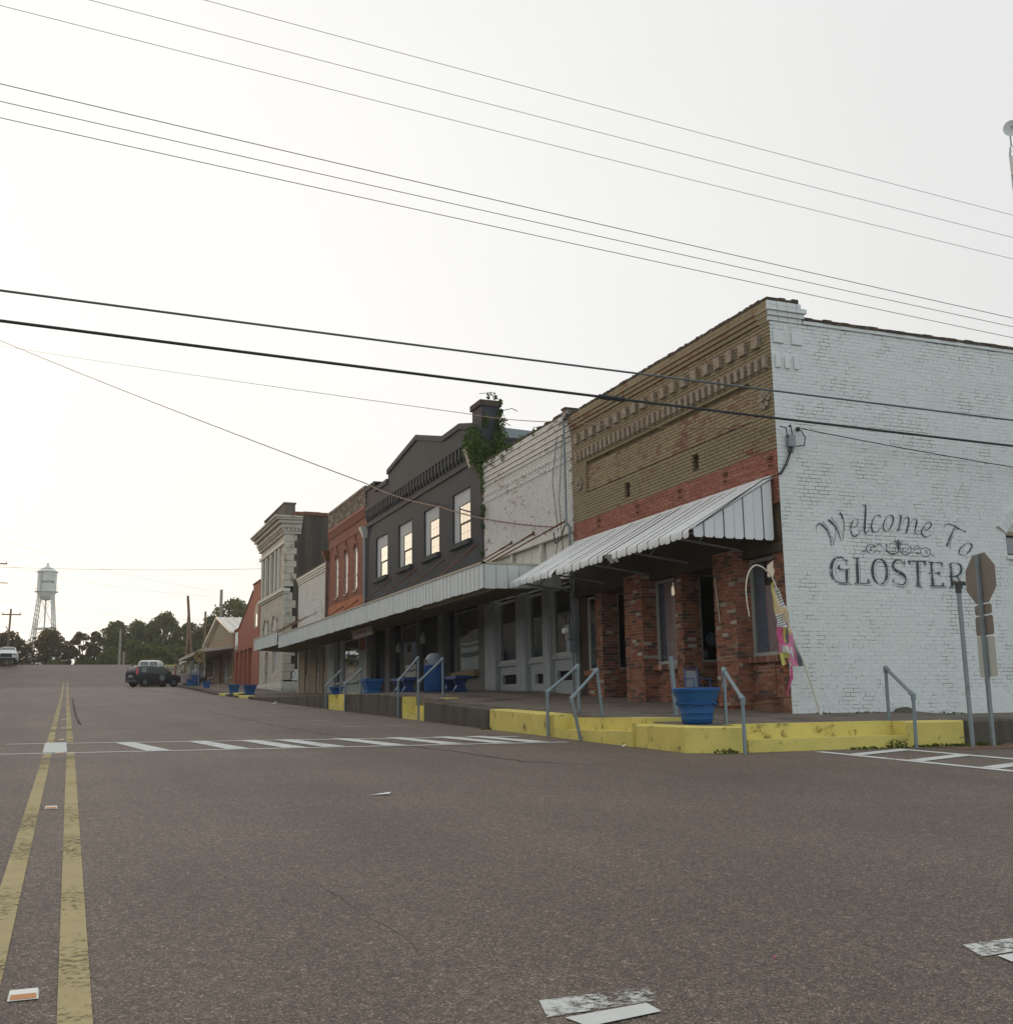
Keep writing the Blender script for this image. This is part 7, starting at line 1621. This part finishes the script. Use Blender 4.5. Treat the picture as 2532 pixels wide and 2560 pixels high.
# barrier rope by the railway
t = thing('barrier_rope', 'low barrier of leaning red posts joined by a sagging yellow band', 'barrier', (8.3, 108, 4.6))
for x in (7.5, 9.6): mb = MB(); mb.tube([(x, 108, 4.5), (x - .06, 108, 6.1 - (x - 7.5) * .25)], .09, 6); build('barrier_post', mb, M['b7'], t)
mb = MB(); mb.tube([(7.45, 108, 6.05), (7.8, 108, 5.65), (8.4, 108, 5.45), (9.0, 108, 5.5), (9.6, 108, 5.6)], .06, 5); build('yellow_band', mb, M['flag_yellow'], t)
mb = MB(); rr = random.Random(9)
for k in range(900):
    x, y = rr.uniform(6.0, 14), rr.uniform(109, 122); z = rz_(y) - (.0 if x < 9 else -.0); s_ = rr.uniform(.08, .3); u = Vector((rr.uniform(-1, 1), rr.uniform(-1, 1), 0)).normalized() * s_ * .3
    mb.add([(x - u.x, y - u.y, z - .05), (x + u.x, y + u.y, z - .05), (x + rr.uniform(-.1, .1), y, z + s_)], [(0, 1, 2)], 0, rr.uniform(.2, 1))
build('grass_verge', mb, M['weed'], kind='stuff')

# ================================================================ thin evening haze
mb = MB(); mb.box((-235, -75, -8), (235, 435, 62)); hm = bpy.data.materials.new('evening_haze'); hm.use_nodes = True; ht = hm.node_tree; ht.nodes.clear()
ho = N(ht, 'ShaderNodeOutputMaterial'); hv = N(ht, 'ShaderNodeVolumePrincipled'); hv.inputs['Color'].default_value = (.97, .93, .87, 1); hv.inputs['Density'].default_value = .0006; hv.inputs['Anisotropy'].default_value = .45
ht.links.new(hv.outputs[0], ho.inputs['Volume']); build('haze', mb, hm, kind='stuff')

# ================================================================ trees
def tree(label, x, y, z0, h, wd_, m, seed, nclump=46, leaves=70, ls=(.16, .34), cb=.22, shape=1.0, grp='trees along the railway'):
    rr = random.Random(seed); t = thing('tree', label, 'tree', (x, y, z0), group=grp)
    mb = MB(); tr = []
    mb.tube([(x, y, z0 - .5), (x + rr.uniform(-.2, .2), y, z0 + h * .35), (x + rr.uniform(-.5, .5), y, z0 + h * .8)], [.035 * h * .7, .026 * h * .7, .008 * h], 7)
    cl = []
    for k in range(nclump):
        f = cb + (1 - cb) * ((k + rr.random()) / nclump); prof_ = math.sin(math.pi * min(1, (f - cb) / (1 - cb) * .86 + .14)) ** .6 * shape
        a = rr.uniform(0, 6.283); q = wd_ / 2 * prof_ * math.sqrt(rr.uniform(.12, 1)); cl.append((x + q * math.cos(a), y + q * math.sin(a), z0 + h * f * .97, rr.uniform(.085, .17) * wd_))
    for c_ in cl[::3]:
        zz = z0 + h * rr.uniform(.2, .5); mb.tube([(x, y, zz), ((x + c_[0]) / 2, (y + c_[1]) / 2, (zz + c_[2]) / 2 + .2), c_[:3]], [.012 * h, .008 * h, .003 * h], 5, False)
    build('trunk', mb, M['bark'], t)
    mb = MB()
    for c_ in cl: leaf_cloud(mb, c_[:3], c_[3] * 1.15, int(leaves * 1.25 * (c_[3] / (.13 * wd_)) ** 1.5), ls[0], ls[1], rr, (1, 1, .75))
    build('crown', mb, M[m], t)
TR = [('dark rounded pine at the far left behind the white car', -7.6, 165, 6.9, 6.0, 'leaf_far', 46, .15), ('tall dark pine directly behind the water tower legs', -2.4, 168, 7.4, 6.6, 'leaf_far', 52, .12), ('sparse low tree just right of the water tower', 1.9, 166, 7.0, 4.6, 'leaf_far', 24, .1), ('pale ragged tree right of the tower', 3.6, 168, 7.2, 3.6, 'leaf_far', 20, .1),
      ('broad green tree left of the pale pole', 6.6, 166, 8.4, 6.2, 'leaf_tree', 60, .05), ('rounded green tree behind the pale pole', 9.6, 170, 8.9, 5.6, 'leaf_tree', 60, .04), ('tallest rounded tree above the parked van', 13.0, 166, 9.9, 6.4, 'leaf_tree', 64, .04), ('dark tree behind the crossed poles', 16.8, 168, 8.9, 5.2, 'leaf_tree', 46, .05), ('tree between the crossed poles and the tan gable', 19.6, 166, 9.6, 5.0, 'leaf_tree', 44, .05), ('tallest light green tree rising behind the tan gable', 23.0, 166, 12.2, 8.6, 'leaf_light', 70, .2), ('pine at the left picture edge', -11.5, 166, 7.0, 5.5, 'leaf_far', 36, .15)]
for i, (l, x, y, h, wd_, m, nc, cb) in enumerate(TR): tree(l, x, y, 5.5, h, wd_, m, 40 + i, int(nc * (1.15 if m == 'leaf_far' else 1.5)), 62, (.14, .32), cb)
BU = [('light green bush by the short pole', 8.4, 150, 4.6, 5.0), ('light green bush left of the parked van', 11.0, 148, 3.8, 4.4), ('dark bush behind the middle of the tree line', 5.4, 156, 3.8, 5.2), ('dark bush under the tall rounded tree', 13.6, 156, 4.4, 5.4), ('low dark bush behind the porch building', 17.5, 152, 4.6, 6), ('low scrub under the pale ragged tree', 2.4, 158, 2.6, 3.6), ('low scrub behind the white car', -7.0, 158, 2.4, 4), ('low scrub at the foot of the tower', -1.6, 160, 2.4, 4.5), ('dark bush behind the tan gable', 21.5, 152, 4.8, 6)]
for i, (l, x, y, h, wd_) in enumerate(BU): tree(l, x, y, 5.7, h, wd_, 'leaf_light' if 'light' in l else 'leaf_tree', 80 + i, 34, 56, (.14, .30), .0, 1.0, 'bushes along the railway')
